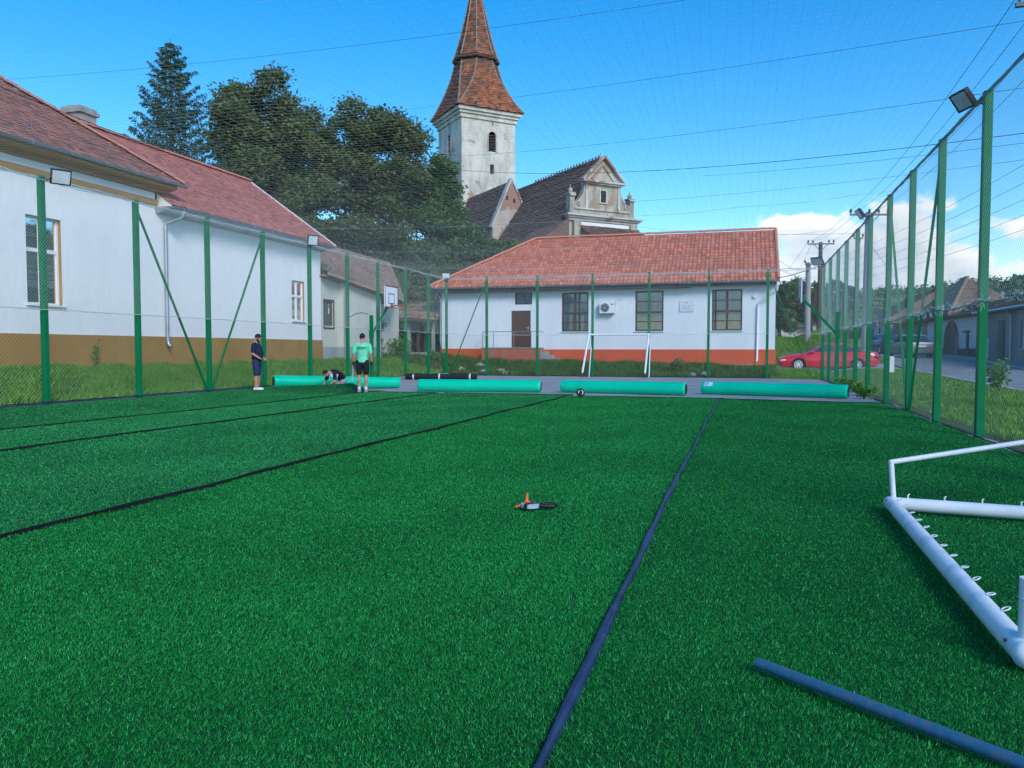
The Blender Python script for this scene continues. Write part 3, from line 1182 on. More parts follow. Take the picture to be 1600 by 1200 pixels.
# ------------------------------------------------------------------ white house with brown plinth (left)
def parish_house():
    X = -18.0
    root = empty('white_house', (-22, 18, 0.7), 'long white rendered house with brown plinth and red tiled roof left of the pitch', 'house')
    wb, rv = MB(), MB()
    holes_f = [(16.06 - 2, 17.16 - 2, 2.5 - 0.4, 4.85 - 0.4), (10.6 - 2, 11.7 - 2, 2.5 - .4, 4.85 - .4)]
    wall_holes(wb, (X, 2, 0.4), (0, 1, 0), 18.8, 6.2, holes_f, 0.24, (1, 0, 0), rv)
    wb.quad((X, 20.8, 0.4), (-28, 20.8, 0.4), (-28, 20.8, 6.6), (X, 20.8, 6.6))
    wb.quad((X, 2, 0.4), (-28, 2, 0.4), (-28, 2, 6.6), (X, 2, 6.6))
    wb.quad((-28, 2, 0.4), (-28, 20.8, 0.4), (-28, 20.8, 6.6), (-28, 2, 6.6))
    wb.build('wall', 'wall_white', root)
    wb = MB()
    XW = X - 0.012
    wall_holes(wb, (XW, 20.8, 0.4), (0, 1, 0), 10.2, 5.35, [(28.66 - 20.8, 29.62 - 20.8, 2.5 - 0.4, 4.2 - 0.4)], 0.24, (1, 0, 0), rv)
    wb.poly([(XW, 31, 0.4), (-26.6, 31, 0.4), (-26.6, 31, 5.75), (-22.3, 31.1, 8.9), (XW, 31, 5.75)], 0.5)
    wb.quad((-26.6, 20.8, 0.4), (-26.6, 31, 0.4), (-26.6, 31, 5.75), (-26.6, 20.8, 5.75))
    wb.build('wall', 'wall_white', root)
    for q in range(3):
        r1 = MB()
        for f in range(4):
            a_ = (q * 4 + f) * 4
            r1.quad(*rv.v[a_:a_ + 4], 0.5)
        r1.build('window_reveal', 'plinth_brown', root)
    pb = MB()
    pb.lohi((X - 0.3, 2, 0.1), (X + 0.045, 31.04, 1.715))
    pb.lohi((-26.6, 30.7, 0.1), (X - 0.3, 31.04, 1.715))
    pb.build('plinth', 'plinth_brown', root)
    bb = MB()
    bb.lohi((X, 2, 5.9), (X + 0.06, 20.86, 6.08))
    bb.lohi((X - 10, 20.8, 5.9), (X, 20.86, 6.08))
    bb.build('cornice_band', 'soffit_wood', root)
    sb = MB()
    sb.prism([(X, 2, 6.30), (X + 0.08, 2, 6.30), (X + 0.14, 2, 6.38), (X + 0.46, 2, 6.46), (X + 0.48, 2, 6.62), (X, 2, 6.62)], (0, 19.28, 0))
    sb.prism([(X, 20.8, 6.30), (X, 20.88, 6.30), (X, 20.94, 6.38), (X, 21.26, 6.46), (X, 21.28, 6.62), (X, 20.8, 6.62)], (-10, 0, 0))
    sb.build('eaves_soffit', 'soffit_wood', root)
    # windows
    window(root, (X, 16.06, 2.5), (0, 1, 0), (1, 0, 0), 1.1, 2.35, 'pvc_white', [0.5], [0.62], depth=0.14, fr=0.06, bar=0.05, curtain='half', sill='pvc_white')
    window(root, (X, 10.6, 2.5), (0, 1, 0), (1, 0, 0), 1.1, 2.35, 'pvc_white', [0.5], [0.62], depth=0.14, fr=0.06, bar=0.05, curtain='half', sill='pvc_white')
    window(root, (X, 28.66, 2.5), (0, 1, 0), (1, 0, 0), 0.96, 1.7, 'pvc_white', [0.5], [0.62], depth=0.12, fr=0.06, bar=0.05, curtain='half', sill='pvc_white')
    # front roof with a hipped end
    k = 0.735
    ex, ey, ez = -17.5, 21.5, 6.66
    rd = 5.55
    A = Vector((ex, 0, ez))
    B = Vector((ex, ey, ez))
    C = Vector((ex - rd, ey - rd, ez + k * rd))
    Dp = Vector((ex - rd, 0, ez + k * rd))
    E2 = Vector((ex - 2 * rd, ey, ez))
    E3 = Vector((ex - 2 * rd, 0, ez))
    rb = MB()
    rb.poly([A, B, C, Dp], 0.5)
    rb.poly([B, E2, C], 0.5)
    rb.poly([E2, E3, Dp, C], 0.5)
    rb.poly([A, Dp, E3], 0.5)
    roof = rb.build('roof', 'roof_front', root)
    tb = MB()
    sl = math.sqrt(1 + k * k)
    tiles(tb, A, (0, 1, 0), (-1, 0, k), [(0, 0), (ey, 0), (ey - rd, rd * sl), (0, rd * sl)], 0.18, 0.165, 'flat', 0.022)
    tiles(tb, B, (-1, 0, 0), (0, -1, k), [(0, 0), (2 * rd, 0), (rd, rd * sl)], 0.18, 0.165, 'flat', 0.022)
    tag(tb.build('roof_tiles', 'roof_front', roof), kind='stuff')
    ridge_tiles(roof, B + Vector((0.03, 0.03, 0.03)), C + Vector((0, 0, 0.05)), 'roof_front')
    ridge_tiles(roof, C + Vector((0, 0, 0.05)), Dp + Vector((0, 8, 0.05)), 'roof_front')
    # snow guards: small upstands near the eave
    for y in np.arange(10, 20, 1.3):
        gb = MB()
        p = A + Vector((-0.7, y, 0.515))
        gb.beam(p, p + Vector((0.0, 0, 0.16)), 0.02, 0.03)
        gb.beam(p + Vector((0, 0, 0.15)), p + Vector((-0.18, 0, 0.14)), 0.015, 0.02)
        gb.build('snow_guard', 'zinc', roof)
    # wing roof
    ex2, ez2, rx2, rz2 = -17.42, 5.92, -22.3, 9.2
    y1 = 31.25
    k2 = (rz2 - ez2) / (ex2 - rx2)
    sl2 = math.sqrt(1 + k2 * k2)
    run = ex2 - rx2
    rb = MB()
    y0 = 17.2
    A = Vector((ex2, y0, ez2))
    A2 = Vector((ex2, 20.86, ez2))
    A3 = Vector((-18.1, 20.86, ez2 + (ex2 + 18.1) * k2))
    B = Vector((ex2, y1, ez2))
    C = Vector((rx2, y1 + 0.75, rz2))
    Dp = Vector((rx2, y0, rz2))
    rb.poly([A2, B, C, Dp, A3], 0.5)
    rb.poly([Dp, C, Vector((rx2 - run, y1 + .4, ez2)), Vector((rx2 - run, 20.86, ez2))], 0.5)
    roof2 = rb.build('roof', 'roof_wing', root)
    tb = MB()
    tiles(tb, A, (0, 1, 0), (-1, 0, k2), [(3.68, 0), (y1 - y0, 0), (y1 - y0 + 0.75, run * sl2), (0.3, run * sl2), (3.68, 0.85)], 0.18, 0.165, 'flat', 0.022)
    tag(tb.build('roof_tiles', 'roof_wing', roof2), kind='stuff')
    ridge_tiles(roof2, Dp + Vector((0, 0.5, 0.05)), C + Vector((0, 0, 0.05)), 'roof_wing')
    vb = MB()
    vb.prism([(ex2 - .02, 20.87, 5.84), (-18.0, 20.87, 5.84), (-18.0, 20.87, 6.3), (ex2 - .02, 20.87, 5.9)], (0, 0.04, 0), 0.5)
    vb.build('verge_infill', 'wall_white', roof2)
    vb = MB()
    vb.beam(B + Vector((0, 0.05, -.03)), C + Vector((0, 0.05, -.03)), 0.06, 0.14)
    vb.build('verge_board', 'wall_white', roof2)
    # gutters
    def gutter(xx, z, ya, yb):
        g = MB()
        n = 7
        vs = []
        for y in (ya, yb):
            for q in range(n + 1):
                a = PI + PI * q / n
                vs.append((xx + 0.075 * math.cos(a), y, z + 0.075 * math.sin(a)))
            for q in range(n + 1):
                a = 2 * PI - PI * q / n
                vs.append((xx + 0.062 * math.cos(a), y, z + 0.062 * math.sin(a)))
        m_ = 2 * (n + 1)
        g.add(vs, [(q, (q + 1) % m_, m_ + (q + 1) % m_, m_ + q) for q in range(m_)], 0.5)
        g.add([v for v in vs[:m_]], [tuple(range(m_))], .5)
        g.add([v for v in vs[m_:]], [tuple(range(m_))[::-1]], .5)
        for y in np.arange(ya + 0.6, yb, 1.2):
            g.box((xx + 0.0, y, z - 0.03), (0.165, 0.03, 0.105))
        return g.build('gutter', 'zinc', root, smooth=True)
    gutter(ex + 0.05, ez - 0.03, 2, 21.62)
    gutter(ex2 + 0.06, ez2 - 0.05, 20.86, 31.2)
    sb = MB()
    sb.prism([(XW, 20.82, 5.66), (XW + .1, 20.82, 5.66), (ex2 - .03, 20.82, 5.80), (ex2 - .03, 20.82, 5.86), (XW, 20.82, 5.86)], (0, 10.3, 0))
    sb.build('eaves_soffit', 'zinc', root)
    dp = MB()
    dp.tube([(ex2 + 0.06, 21.35, 5.82), (ex2 + 0.04, 21.35, 5.66), (ex2 + 0.0, 21.33, 5.56), (-17.85, 21.15, 5.40), (-17.89, 21.12, 5.25), (-17.89, 21.12, 1.62),
             (-17.86, 21.12, 1.46), (-17.76, 21.13, 1.38)], 0.055, 10)
    for z in (4.6, 3.2, 2.0):
        dp.disc((-17.89, 21.12, z), (0, 0, 1), 0.065, 0.05, 12)
    dp.build('downpipe', 'zinc', root, smooth=True)
    # chimney
    cb = MB()
    cx, cy = -23.0, 22.85
    dzc = 0.12
    cb.lohi((cx - 0.42, cy - 0.36, 7.9), (cx + 0.42, cy + 0.36, 9.62 + dzc))
    ch = cb.build('chimney', 'chimney_plaster', root)
    cb = MB()
    cb.lohi((cx - 0.5, cy - 0.44, 9.62 + dzc), (cx + 0.5, cy + 0.44, 9.76 + dzc))
    cb.lohi((cx - 0.44, cy - 0.38, 9.76 + dzc), (cx + 0.44, cy + 0.38, 9.86 + dzc))
    cb.lohi((cx - 0.26, cy - 0.26, 9.86 + dzc), (cx - .02, cy + 0.26, 9.93 + dzc))
    cb.build('chimney_cap', 'chimney_plaster', ch)


parish_house()


# ------------------------------------------------------------------ old annex between the house and the hall
def old_annex():
    root = empty('old_outbuilding', (-19, 36, 0.8), 'run-down cream outbuilding with sagging brown tiled roof behind the left hoop', 'outbuilding')
    X = -18.05
    mb = MB()
    wall_holes(mb, (X, 31.06, 0.5), (0, 1, 0), 1.6, 4.15, [(31.35 - 31.06, 32.15 - 31.06, 2.35 - 0.5, 3.5 - 0.5)], 0.18, (1, 0, 0))
    mb.quad((X, 32.66, 0.5), (X + 0.25, 32.66, 0.5), (X + 0.25, 32.66, 4.6), (X, 32.66, 4.6), 0.5)
    mb.poly([(X + 0.25, 32.66, 0.5), (X + 0.25, 36.5, 0.5), (X + 0.25, 36.5, 4.1), (X + 0.25, 32.66, 4.58)], 0.5)
    mb.quad((X + 0.25, 36.5, 0.5), (-23, 36.5, 0.5), (-23, 36.5, 4.2), (X + 0.25, 36.5, 4.1), 0.5)
    mb.build('wall', 'annex_plaster', root)
    mb = MB()
    mb.lohi((X - .2, 31.07, 0.4), (X + 0.03, 32.63, 1.42))
    mb.lohi((X, 32.63, 0.4), (X + 0.28, 36.54, 1.42))
    mb.build('plinth', 'annex_grey', root)
    window(root, (X, 31.35, 2.35), (0, 1, 0), (1, 0, 0), 0.8, 1.15, 'dark_wood', [0.5], [], depth=0.08, fr=0.09, bar=0.03, curtain='full')
    fb = MB()
    for (a, b, c, d) in ((31.27, 32.23, 3.5, 3.58), (31.27, 31.35, 2.3, 3.5), (32.15, 32.23, 2.3, 3.5), (31.27, 32.23, 2.24, 2.3)):
        fb.lohi((X, a, c), (X + 0.03, b, d))
    fb.build('window_surround', 'dark_wood', root)
    pb = MB()
    pb.tube([(X + 0.31, 32.72, 4.4), (X + 0.31, 32.72, 0.6)], 0.03, 6)
    pb.tube([(X + 0.31, 36.45, 4.1), (X + 0.31, 36.45, 0.8)], 0.03, 6)
    pb.build('downpipe', 'pole_concrete', root)
    cb = MB()
    pts = [(X + 0.256, 32.75, 2.78), (X + 0.256, 33.3, 2.84), (X + 0.256, 33.8, 3.0), (X + 0.256, 34.4, 3.1), (X + 0.256, 35.2, 3.06)]
    for i in range(4):
        cb.beam(pts[i], pts[i + 1], 0.006, 0.03)
    cb.build('wall_crack', 'room_dark', root)
    # main sagging roof
    E0, E1 = Vector((-17.55, 30.9, 4.72)), Vector((-17.3, 38.6, 3.95))
    R0, R1 = Vector((-21.8, 31.6, 7.15)), Vector((-21.2, 45.0, 6.75))
    rb = MB()
    nU, nV = 12, 8
    def RP(s, t, dn=0.0):
        e = E0.lerp(E1, s)
        r = R0.lerp(R1, s)
        p = e.lerp(r, t)
        p.z -= 0.16 * math.sin(PI * t) * math.sin(PI * min(1, s * 1.1)) - dn
        return p
    vs = [RP(i / nU, j / nV) for i in range(nU + 1) for j in range(nV + 1)]
    rb.add(vs, [(i * (nV + 1) + j, (i + 1) * (nV + 1) + j, (i + 1) * (nV + 1) + j + 1, i * (nV + 1) + j + 1) for i in range(nU) for j in range(nV)], 0.5)
    roof = rb.build('roof', 'roof_old', root, smooth=True)
    tb = MB()
    nr, nc = 30, 62
    for i in range(nr):
        t0, t1 = i / nr, (i + 1.15) / nr
        for j in range(nc):
            s0, s1 = (j + 0.5 * (i % 2)) / nc, (j + 0.94 + 0.5 * (i % 2)) / nc
            if s1 > 1 or random.random() < 0.012:
                continue
            if 10 < i < 20 and abs(j - 14 - (20 - i) * 0.9) < 1.2 and random.random() < 0.75:
                continue
            jz = random.uniform(0, 0.03)
            a, b, c, d = RP(s0, t0, 0.035 + jz), RP(s1, t0, 0.035 + jz), RP(s1, min(1, t1), 0.012 + jz), RP(s0, min(1, t1), 0.012 + jz)
            a2, b2 = RP(s0, t0, -0.01), RP(s1, t0, -0.01)
            tb.add([a, b, c, d, a2, b2], [(0, 1, 2, 3), (4, 5, 1, 0)])
    tag(tb.build('roof_tiles', 'roof_old', roof), kind='stuff')
    eb = MB()
    eb.beam(E0 + Vector((0, 0, -.06)), E1 + Vector((0, 0, -.06)), 0.10, 0.10)
    eb.beam(E0 + Vector((-.4, 0, -.12)), E1 + Vector((-.4, 0, -.12)), 0.5, 0.06)
    eb.build('eaves_board', 'roof_old', root)
    # recessed yard wall behind, with an overgrown doorway
    mb = MB()
    wall_holes(mb, (-18.9, 37.0, 0.5), (0, 1, 0), 4.2, 3.3, [(0.5, 1.7, 0, 1.9)], 0.3, (1, 0, 0))
    mb.build('yard_wall', 'annex_plaster', root)
    db = MB()
    db.quad((-19.2, 37.3, 0.5), (-19.2, 39, 0.5), (-19.2, 39, 2.6), (-19.2, 37.3, 2.6))
    db.build('doorway', 'room_dark', root)
    # a dark gable board between roof and yard wall
    gb = MB()
    gb.poly([(-18.85, 37.0, 3.8), (-18.85, 41.2, 3.8), (-18.85, 40.9, 4.3), (-18.85, 37.0, 4.6)], 0.5)
    gb.build('gable_board', 'dark_wood', root)


old_annex()


def old_porch():
    root = empty('old_porch_house', (-19, 44, 0.8), 'derelict shed with open porch posts and stone steps beside the red-roofed hall', 'shed')
    b = MB()
    b.lohi((-24, 45.2, 0.4), (-17.2, 49.5, 3.7))
    b.build('wall', 'porch_wall', root)
    for (x0, x1) in ((-19.75, -19.05), (-18.35, -17.75)):
        d = MB()
        d.lohi((x0, 45.10, 1.15), (x1, 45.19, 3.2))
        d.build('door', 'dark_wood', root)
    b = MB()
    b.lohi((-20.4, 42.6, 0.3), (-17.3, 45.2, 1.12))
    b.build('porch_floor', 'annex_grey', root)
    for x in (-20.2, -19.0, -18.4, -17.45):
        p = MB()
        p.box((x, 42.9, 2.2), (0.17, 0.17, 2.2))
        p.build('porch_post', 'porch_wall' if x != -18.4 else 'dark_wood', root)
    for i in range(4):
        s = MB()
        s.lohi((-19.6, 42.6 - 0.3 * (i + 1), 0.35), (-17.9, 42.6 - 0.3 * i, 1.12 - 0.19 * (i + 1)))
        s.build('step', 'annex_grey', root)
    O = Vector((-20.8, 42.3, 3.30))
    E = Vector((-17.1, 42.3, 3.05))
    U = (E - O)
    r = MB()
    Vv = Vector((0, 3.0, 1.1))
    r.poly([O, E, E + Vv, O + Vv], 0.5)
    r.poly([O + Vector((0, 0, -.12)), E + Vector((0, 0, -.12)), E + Vv + Vector((0, 0, -.12)), O + Vv + Vector((0, 0, -.12))][::-1], 0.5)
    ro = r.build('roof', 'roof_old', root)
    t = MB()
    tiles(t, O, U, Vv, [(0, 0), (U.length, 0), (U.length, Vv.length), (0, Vv.length)], 0.2, 0.22, 'flat', 0.04, 0.02, 0.03)
    tag(t.build('roof_tiles', 'roof_old', ro), kind='stuff')
    e = MB()
    e.beam(O + Vector((0, 0, -.1)), E + Vector((0, 0, -.1)), 0.14, 0.16)
    e.build('eaves_beam', 'dark_wood', root)
    # rear roofs with a dark gable
    for (x0, x1, y, ze, zr, dp, gx) in ((-24.5, -18.9, 46.5, 4.35, 5.9, 2.2, True), (-21.0, -17.4, 53.5, 4.6, 6.0, 2.4, True)):
        O = Vector((x0, y, ze))
        Vv = Vector((0, dp, zr - ze))
        r = MB()
        r.poly([O, (x1, y, ze), (x1, y + dp, zr), (x0, y + dp, zr)], 0.5)
        r.poly([(x0, y + dp, zr), (x1, y + dp, zr), (x1, y + 2 * dp, ze), (x0, y + 2 * dp, ze)], 0.5)
        ro = r.build('roof', 'roof_old', root)
        t = MB()
        tiles(t, O, (1, 0, 0), Vv, [(0, 0), (x1 - x0, 0), (x1 - x0, Vv.length), (0, Vv.length)], 0.2, 0.22, 'flat', 0.04, 0.015, 0.02)
        tag(t.build('roof_tiles', 'roof_old', ro), kind='stuff')
        g = MB()
        g.prism([(x1 - 0.1, y + 0.1, ze - 0.1), (x1 - 0.1, y + dp, zr - 0.1), (x1 - 0.1, y + 2 * dp - 0.1, ze - 0.1)], (-0.1, 0, 0))
        g.lohi((x0 + .2, y + 0.35, ze - 1.2), (x1 - 0.22, y + 2 * dp - 0.3, ze - 0.02))
        g.build('gable', 'dark_wood', root)


old_porch()


# ------------------------------------------------------------------ the hall
def hall():
    root = empty('village_hall', (-7.5, 47, 0.5), 'white single storey hall with red plinth and orange tiled roof at the far end', 'hall')
    Y = 43.0
    X0, X1 = -16.95, 1.78
    wb = MB()
    z0, z1 = 0.2, 4.72
    Wn = [(-9.68, -8.15), (-5.54, -4.01), (-1.45, 0.11)]
    holes = [(a - X0, b - X0, 2.30 - z0, 4.50 - z0) for a, b in Wn]
    holes.append((-12.66 - X0, -11.50 - X0, 1.40 - z0, 3.52 - z0))
    holes.append((-12.44 - X0, -11.42 - X0, 3.87 - z0, 4.57 - z0))
    wall_holes(wb, (X0, Y, z0), (1, 0, 0), X1 - X0, z1 - z0, holes, 0.2, (0, -1, 0))
    wb.poly([(X1, Y, z0), (X1, 51, z0), (X1, 51, z1), (X1, 47, 7.9), (X1, Y, z1)], 0.5)
    wb.quad((X0, Y, z0), (X0, 51, z0), (X0, 51, z1), (X0, Y, z1), 0.5)
    wb.build('wall', 'wall_hall', root)
    pb = MB()
    pb.lohi((X0 - 0.03, Y - 0.035, 0.0), (-12.70, Y + 0.3, 1.345))
    pb.lohi((-11.46, Y - 0.035, 0.0), (X1 + 0.03, Y + 0.3, 1.30))
    pb.lohi((-12.70, Y - 0.034, 0.0), (-11.46, Y + 0.3, 1.30))
    pb.lohi((X1 - 0.3, Y + 0.3, 0.0), (X1 + 0.03, 51, 1.30))
    pb.build('plinth', 'plinth_red', root)
    fb = MB()
    fb.lohi((X0, Y - 0.35, 0.0), (X1 + 0.1, Y - 0.03, 0.50))
    fb.build('footing', 'concrete', root)
    for (a, b) in Wn:
        window(root, (a, Y, 2.30), (1, 0, 0), (0, -1, 0), b - a, 2.20, 'window_brown', [0.5], [0.24, 0.47, 0.74], depth=0.07, fr=0.085, bar=0.055,
               curtain=True, sill='wall_hall', thin_h=(0.24, 0.74))
    window(root, (-12.44, Y, 3.87), (1, 0, 0), (0, -1, 0), 1.02, 0.70, 'window_brown', [], [], depth=0.07, fr=0.07, bar=0.03, curtain=True)
    # door: lattice of raised boards
    db = MB()
    db.lohi((-12.64, Y + 0.06, 1.40), (-11.52, Y + 0.12, 3.50))
    d = db.build('door', 'door_brown', root)
    lb = MB()
    for i in range(13):
        for s in (1, -1):
            c = (-12.08 + (i - 6) * 0.085, Y + 0.055, 2.45)
    for i in range(18):
        z = 1.5 + i * 0.112
        lb.lohi((-12.58, Y + 0.045, z), (-11.58, Y + 0.059, z + 0.062))
    lb.build('door_slats', 'door_brown', d)
    hb = MB()
    hb.lohi((-11.68, Y - 0.01, 2.42), (-11.62, Y + 0.045, 2.62))
    hb.tube([(-11.65, Y - 0.01, 2.55), (-11.65, Y - 0.05, 2.55), (-11.78, Y - 0.05, 2.55)], 0.014, 6)
    hb.build('handle', 'zinc', d)
    # porch with steps and handrail
    b = MB()
    b.lohi((-14.1, Y - 1.1, 0.1), (-10.72, Y - 0.06, 1.36))
    b.build('porch', 'porch_red', root)
    b = MB()
    b.lohi((-14.14, Y - 1.14, 1.36), (-10.70, Y - 0.06, 1.41))
    b.build('porch_slab', 'concrete', root)
    for i in range(4):
        s = MB()
        x = -10.69 + 0.32 * i
        s.lohi((x, Y - 1.05, 0.15), (x + 0.318, Y - 0.08, 1.20 - 0.20 * i))
        s.build('step', 'stone', root)
    rb = MB()
    zr = 2.30
    yf = Y - 1.05
    rb.tube([(-14.05, Y - 0.12, zr), (-14.05, yf, zr), (-10.8, yf, zr), (-10.45, yf, zr - 0.05)], 0.022, 6)
    for x in (-14.05, -13.4, -12.2, -11.2):
        rb.tube([(x, yf, 1.4), (x, yf, zr)], 0.02, 6)
    rb.tube([(-14.05, Y - .12, 1.4), (-14.05, Y - .12, zr)], 0.02, 6)
    rb.build('handrail', 'metal_rail', root, smooth=True)
    # round wall lamps
    for x, z in ((-12.75, 4.43), (0.75, 4.10)):
        l = MB()
        l.disc((x, Y - 0.05, z), (0, 1, 0), 0.11, 0.1, 14)
        l.build('wall_lamp', 'ac_white', root, smooth=True)
    # roof
    ey, ez, ry, rz = 42.42, 4.90, 47.0, 8.12
    xl, xr = -17.62, 1.92
    rl = -12.25
    k = (rz - ez) / (ry - ey)
    sl = math.sqrt(1 + k * k)
    A, B, C, Dp = Vector((xl, ey, ez)), Vector((xr, ey, ez)), Vector((xr - 0.03, ry, rz)), Vector((rl, ry, rz))
    r = MB()
    r.poly([A, B, C, Dp], 0.5)
    yb = 2 * ry - ey
    r.poly([Vector((xl, yb, ez)), A, Dp], 0.5)
    r.poly([Vector((xr, yb, ez)), Vector((xl, yb, ez)), Dp, C], 0.5)
    roof = r.build('roof', 'roof_hall', root)
    t = MB()
    run = (ry - ey) * sl
    tiles(t, A, (1, 0, 0), (0, 1, k), [(0, 0), (xr - xl, 0), (xr - xl, run), (rl - xl, run)], 0.225, 0.345, 'pan', 0.034, 0.003)
    hx = rl - xl
    hv = Vector((hx, 0, rz - ez))
    tiles(t, Vector((xl, yb, ez)), (0, -1, 0), hv, [(0, 0), (yb - ey, 0), ((yb - ey) / 2, hv.length)], 0.225, 0.345, 'pan', 0.034, 0.003)
    tag(t.build('roof_tiles', 'roof_hall', roof), kind='stuff')
    ridge_tiles(roof, A + Vector((0.02, 0.02, 0.06)), Dp + Vector((0, 0, 0.06)), 'roof_hall', 0.38, 0.12)
    ridge_tiles(roof, Dp + Vector((0, 0, 0.06)), C + Vector((0, 0, 0.06)), 'roof_hall', 0.38, 0.12)
    ridge_tiles(roof, B + Vector((-0.03, 0, 0.05)), C + Vector((0, 0, 0.04)), 'roof_hall', 0.38, 0.09)
    g = MB()
    n = 7
    for ya, za in ((ey - 0.06, ez - 0.02),):
        vs = []
        for x in (xl - 0.06, xr + 0.03):
            for q in range(n + 1):
                a = PI + PI * q / n
                vs.append((x, ya + 0.085 * math.cos(a), za + 0.085 * math.sin(a)))
            for q in range(n + 1):
                a = 2 * PI - PI * q / n
                vs.append((x, ya + 0.07 * math.cos(a), za + 0.07 * math.sin(a)))
        m_ = 2 * (n + 1)
        g.add(vs, [(q, (q + 1) % m_, m_ + (q + 1) % m_, m_ + q) for q in range(m_)], 0.5)
        g.add(vs[:m_], [tuple(range(m_))], .5)
        g.add(vs[m_:], [tuple(range(m_))], .5)
    for x in np.arange(xl + 1, xr, 2.0):
        g.box((x, ey - 0.06, ez - 0.06), (0.05, 0.18, 0.11))
    g.build('gutter', 'zinc', root, smooth=True)
    f = MB()
    f.lohi((xl + 0.05, ey + 0.04, 4.62), (-2.6, Y + 0.0, 4.80))
    f.lohi((-2.6, ey + 0.04, 4.68), (xr - 0.05, Y + 0.0, 4.80))
    f.lohi((xl + 0.05, Y, 4.64), (X0, yb - 0.1, 4.80))
    f.build('eaves_soffit', 'dark_fascia', root)
    dpb = MB()
    dpb.tube([(1.84, ey - 0.06, ez - 0.08), (1.82, ey - 0.04, 4.45), (1.75, ey + 0.1, 4.28), (0.95, Y - 0.08, 3.72), (0.9, Y - 0.08, 3.55), (0.88, Y - 0.08, 0.75), (0.85, Y - 0.16, 0.66)], 0.05, 8)
    dpb.build('downpipe', 'pvc_white', root, smooth=True)
    dpb = MB()
    dpb.tube([(-17.3, ey + .1, ez - 0.1), (-17.0, Y - 0.07, 4.3), (-17.0, Y - 0.07, 0.8)], 0.045, 8)
    dpb.build('downpipe', 'zinc', root, smooth=True)
    vb = MB()
    vb.beam(B + Vector((-0.02, 0.1, -0.09)), C + Vector((0.01, 0, -0.09)), 0.05, 0.12)
    vb.build('verge_board', 'dark_wood', roof)
    return root


hall()


def hall_fixtures():
    Y = 43.0
    a = empty('air_conditioner', (-7.05, Y - 0.2, 3.28), 'white air conditioner unit mounted between two hall windows', 'air conditioner')
    b = MB()
    b.lohi((-7.46, Y - 0.36, 3.30), (-6.64, Y - 0.06, 3.90))
    b.build('casing', 'ac_white', a)
    g = MB()
    c = Vector((-7.17, Y - 0.37, 3.60))
    for rr in (0.24, 0.19, 0.14, 0.09):
        g.tube([c + Vector((math.cos(t) * rr, 0, math.sin(t) * rr)) for t in np.linspace(0, 2 * PI, 24, endpoint=False)], 0.008, 4, closed=True)
    g.disc(c, (0, 1, 0), 0.05, 0.03, 12)
    g.build('fan_grille', 'tape_grey', a, smooth=True)
    d = MB()
    d.disc(c + Vector((0, 0.008, 0)), (0, 1, 0), 0.235, 0.012, 24)
    d.build('fan_opening', 'plinth_dark', a)
    e = MB()
    for i in range(5):
        t = i * 2 * PI / 5
        p = c + Vector((math.cos(t) * 0.12, -0.002, math.sin(t) * 0.12))
        e.box(p, (0.16, 0.012, 0.07), Matrix.Rotation(-t, 3, 'Y') @ Matrix.Rotation(0.3, 3, 'X'))
    e.build('fan_blade', 'black_plastic', a)
    l = MB()
    l.lohi((-6.86, Y - 0.365, 3.75), (-6.70, Y - 0.36, 3.82))
    l.build('badge', 'ac_blue', a)
    k = MB()
    for x in (-7.3, -6.8):
        k.lohi((x, Y - 0.4, 3.26), (x + 0.04, Y, 3.30))
    k.build('bracket', 'steel_rail', a)
    h = MB()
    h.tube([(-6.64, Y - 0.2, 3.5), (-6.56, Y - 0.15, 3.6), (-6.54, Y - 0.06, 3.95), (-6.42, Y - 0.05, 4.12), (-6.3, Y - 0.03, 4.12)], 0.025, 6)
    h.build('hose', 'ac_white', a, smooth=True)
    p = empty('wall_plaque', (-2.78, Y - 0.02, 3.33), 'pale rectangular plaque with crest and small text on the hall wall', 'sign')
    b = MB()
    b.lohi((-3.15, Y - 0.035, 3.33), (-2.41, Y - 0.004, 3.90))
    b.build('plate', 'plaque', p)
    t = MB()
    yy = Y - 0.037
    # border, crest and unreadably small lines of lettering
    for (x0, x1, z0, z1) in ((-3.14, -2.42, 3.885, 3.893), (-3.14, -2.42, 3.337, 3.345), (-3.14, -3.132, 3.345, 3.885), (-2.428, -2.42, 3.345, 3.885)):
        t.lohi((x0, yy, z0), (x1, yy + 0.003, z1))
    t.prism([(-2.81, yy + .003, 3.86), (-2.75, yy + .003, 3.86), (-2.75, yy + .003, 3.80), (-2.78, yy + .003, 3.77), (-2.81, yy + .003, 3.80)], (0, -0.003, 0))
    t.lohi((-2.786, yy, 3.70), (-2.774, yy + .003, 3.78))

    def line(xa, xb, z, h):
        x = xa
        while x < xb:
            w = random.uniform(0.014, 0.028)
            if random.random() < 0.86:
                t.lohi((x, yy, z), (min(xb, x + w * 0.75), yy + 0.003, z + h * random.choice((1, 1, .7))))
            x += w
    line(-3.11, -2.84, 3.645, 0.022)
    line(-2.70, -2.45, 3.645, 0.022)
    line(-2.92, -2.62, 3.585, 0.02)
    line(-3.0, -2.55, 3.53, 0.02)
    line(-3.05, -2.5, 3.47, 0.02)
    line(-2.75, -2.44, 3.40, 0.018)
    t.build('lettering', 'ink', p)


hall_fixtures()


# ------------------------------------------------------------------ church
CA = math.radians(44)
E1 = Vector((math.sin(CA), -math.cos(CA), 0))
E2v = Vector((-math.cos(CA), -math.sin(CA), 0))
TC = Vector((-26.2, 76.25, 0))


def CP(a, b, z):
    return TC + E1 * a + E2v * b + Vector((0, 0, z))


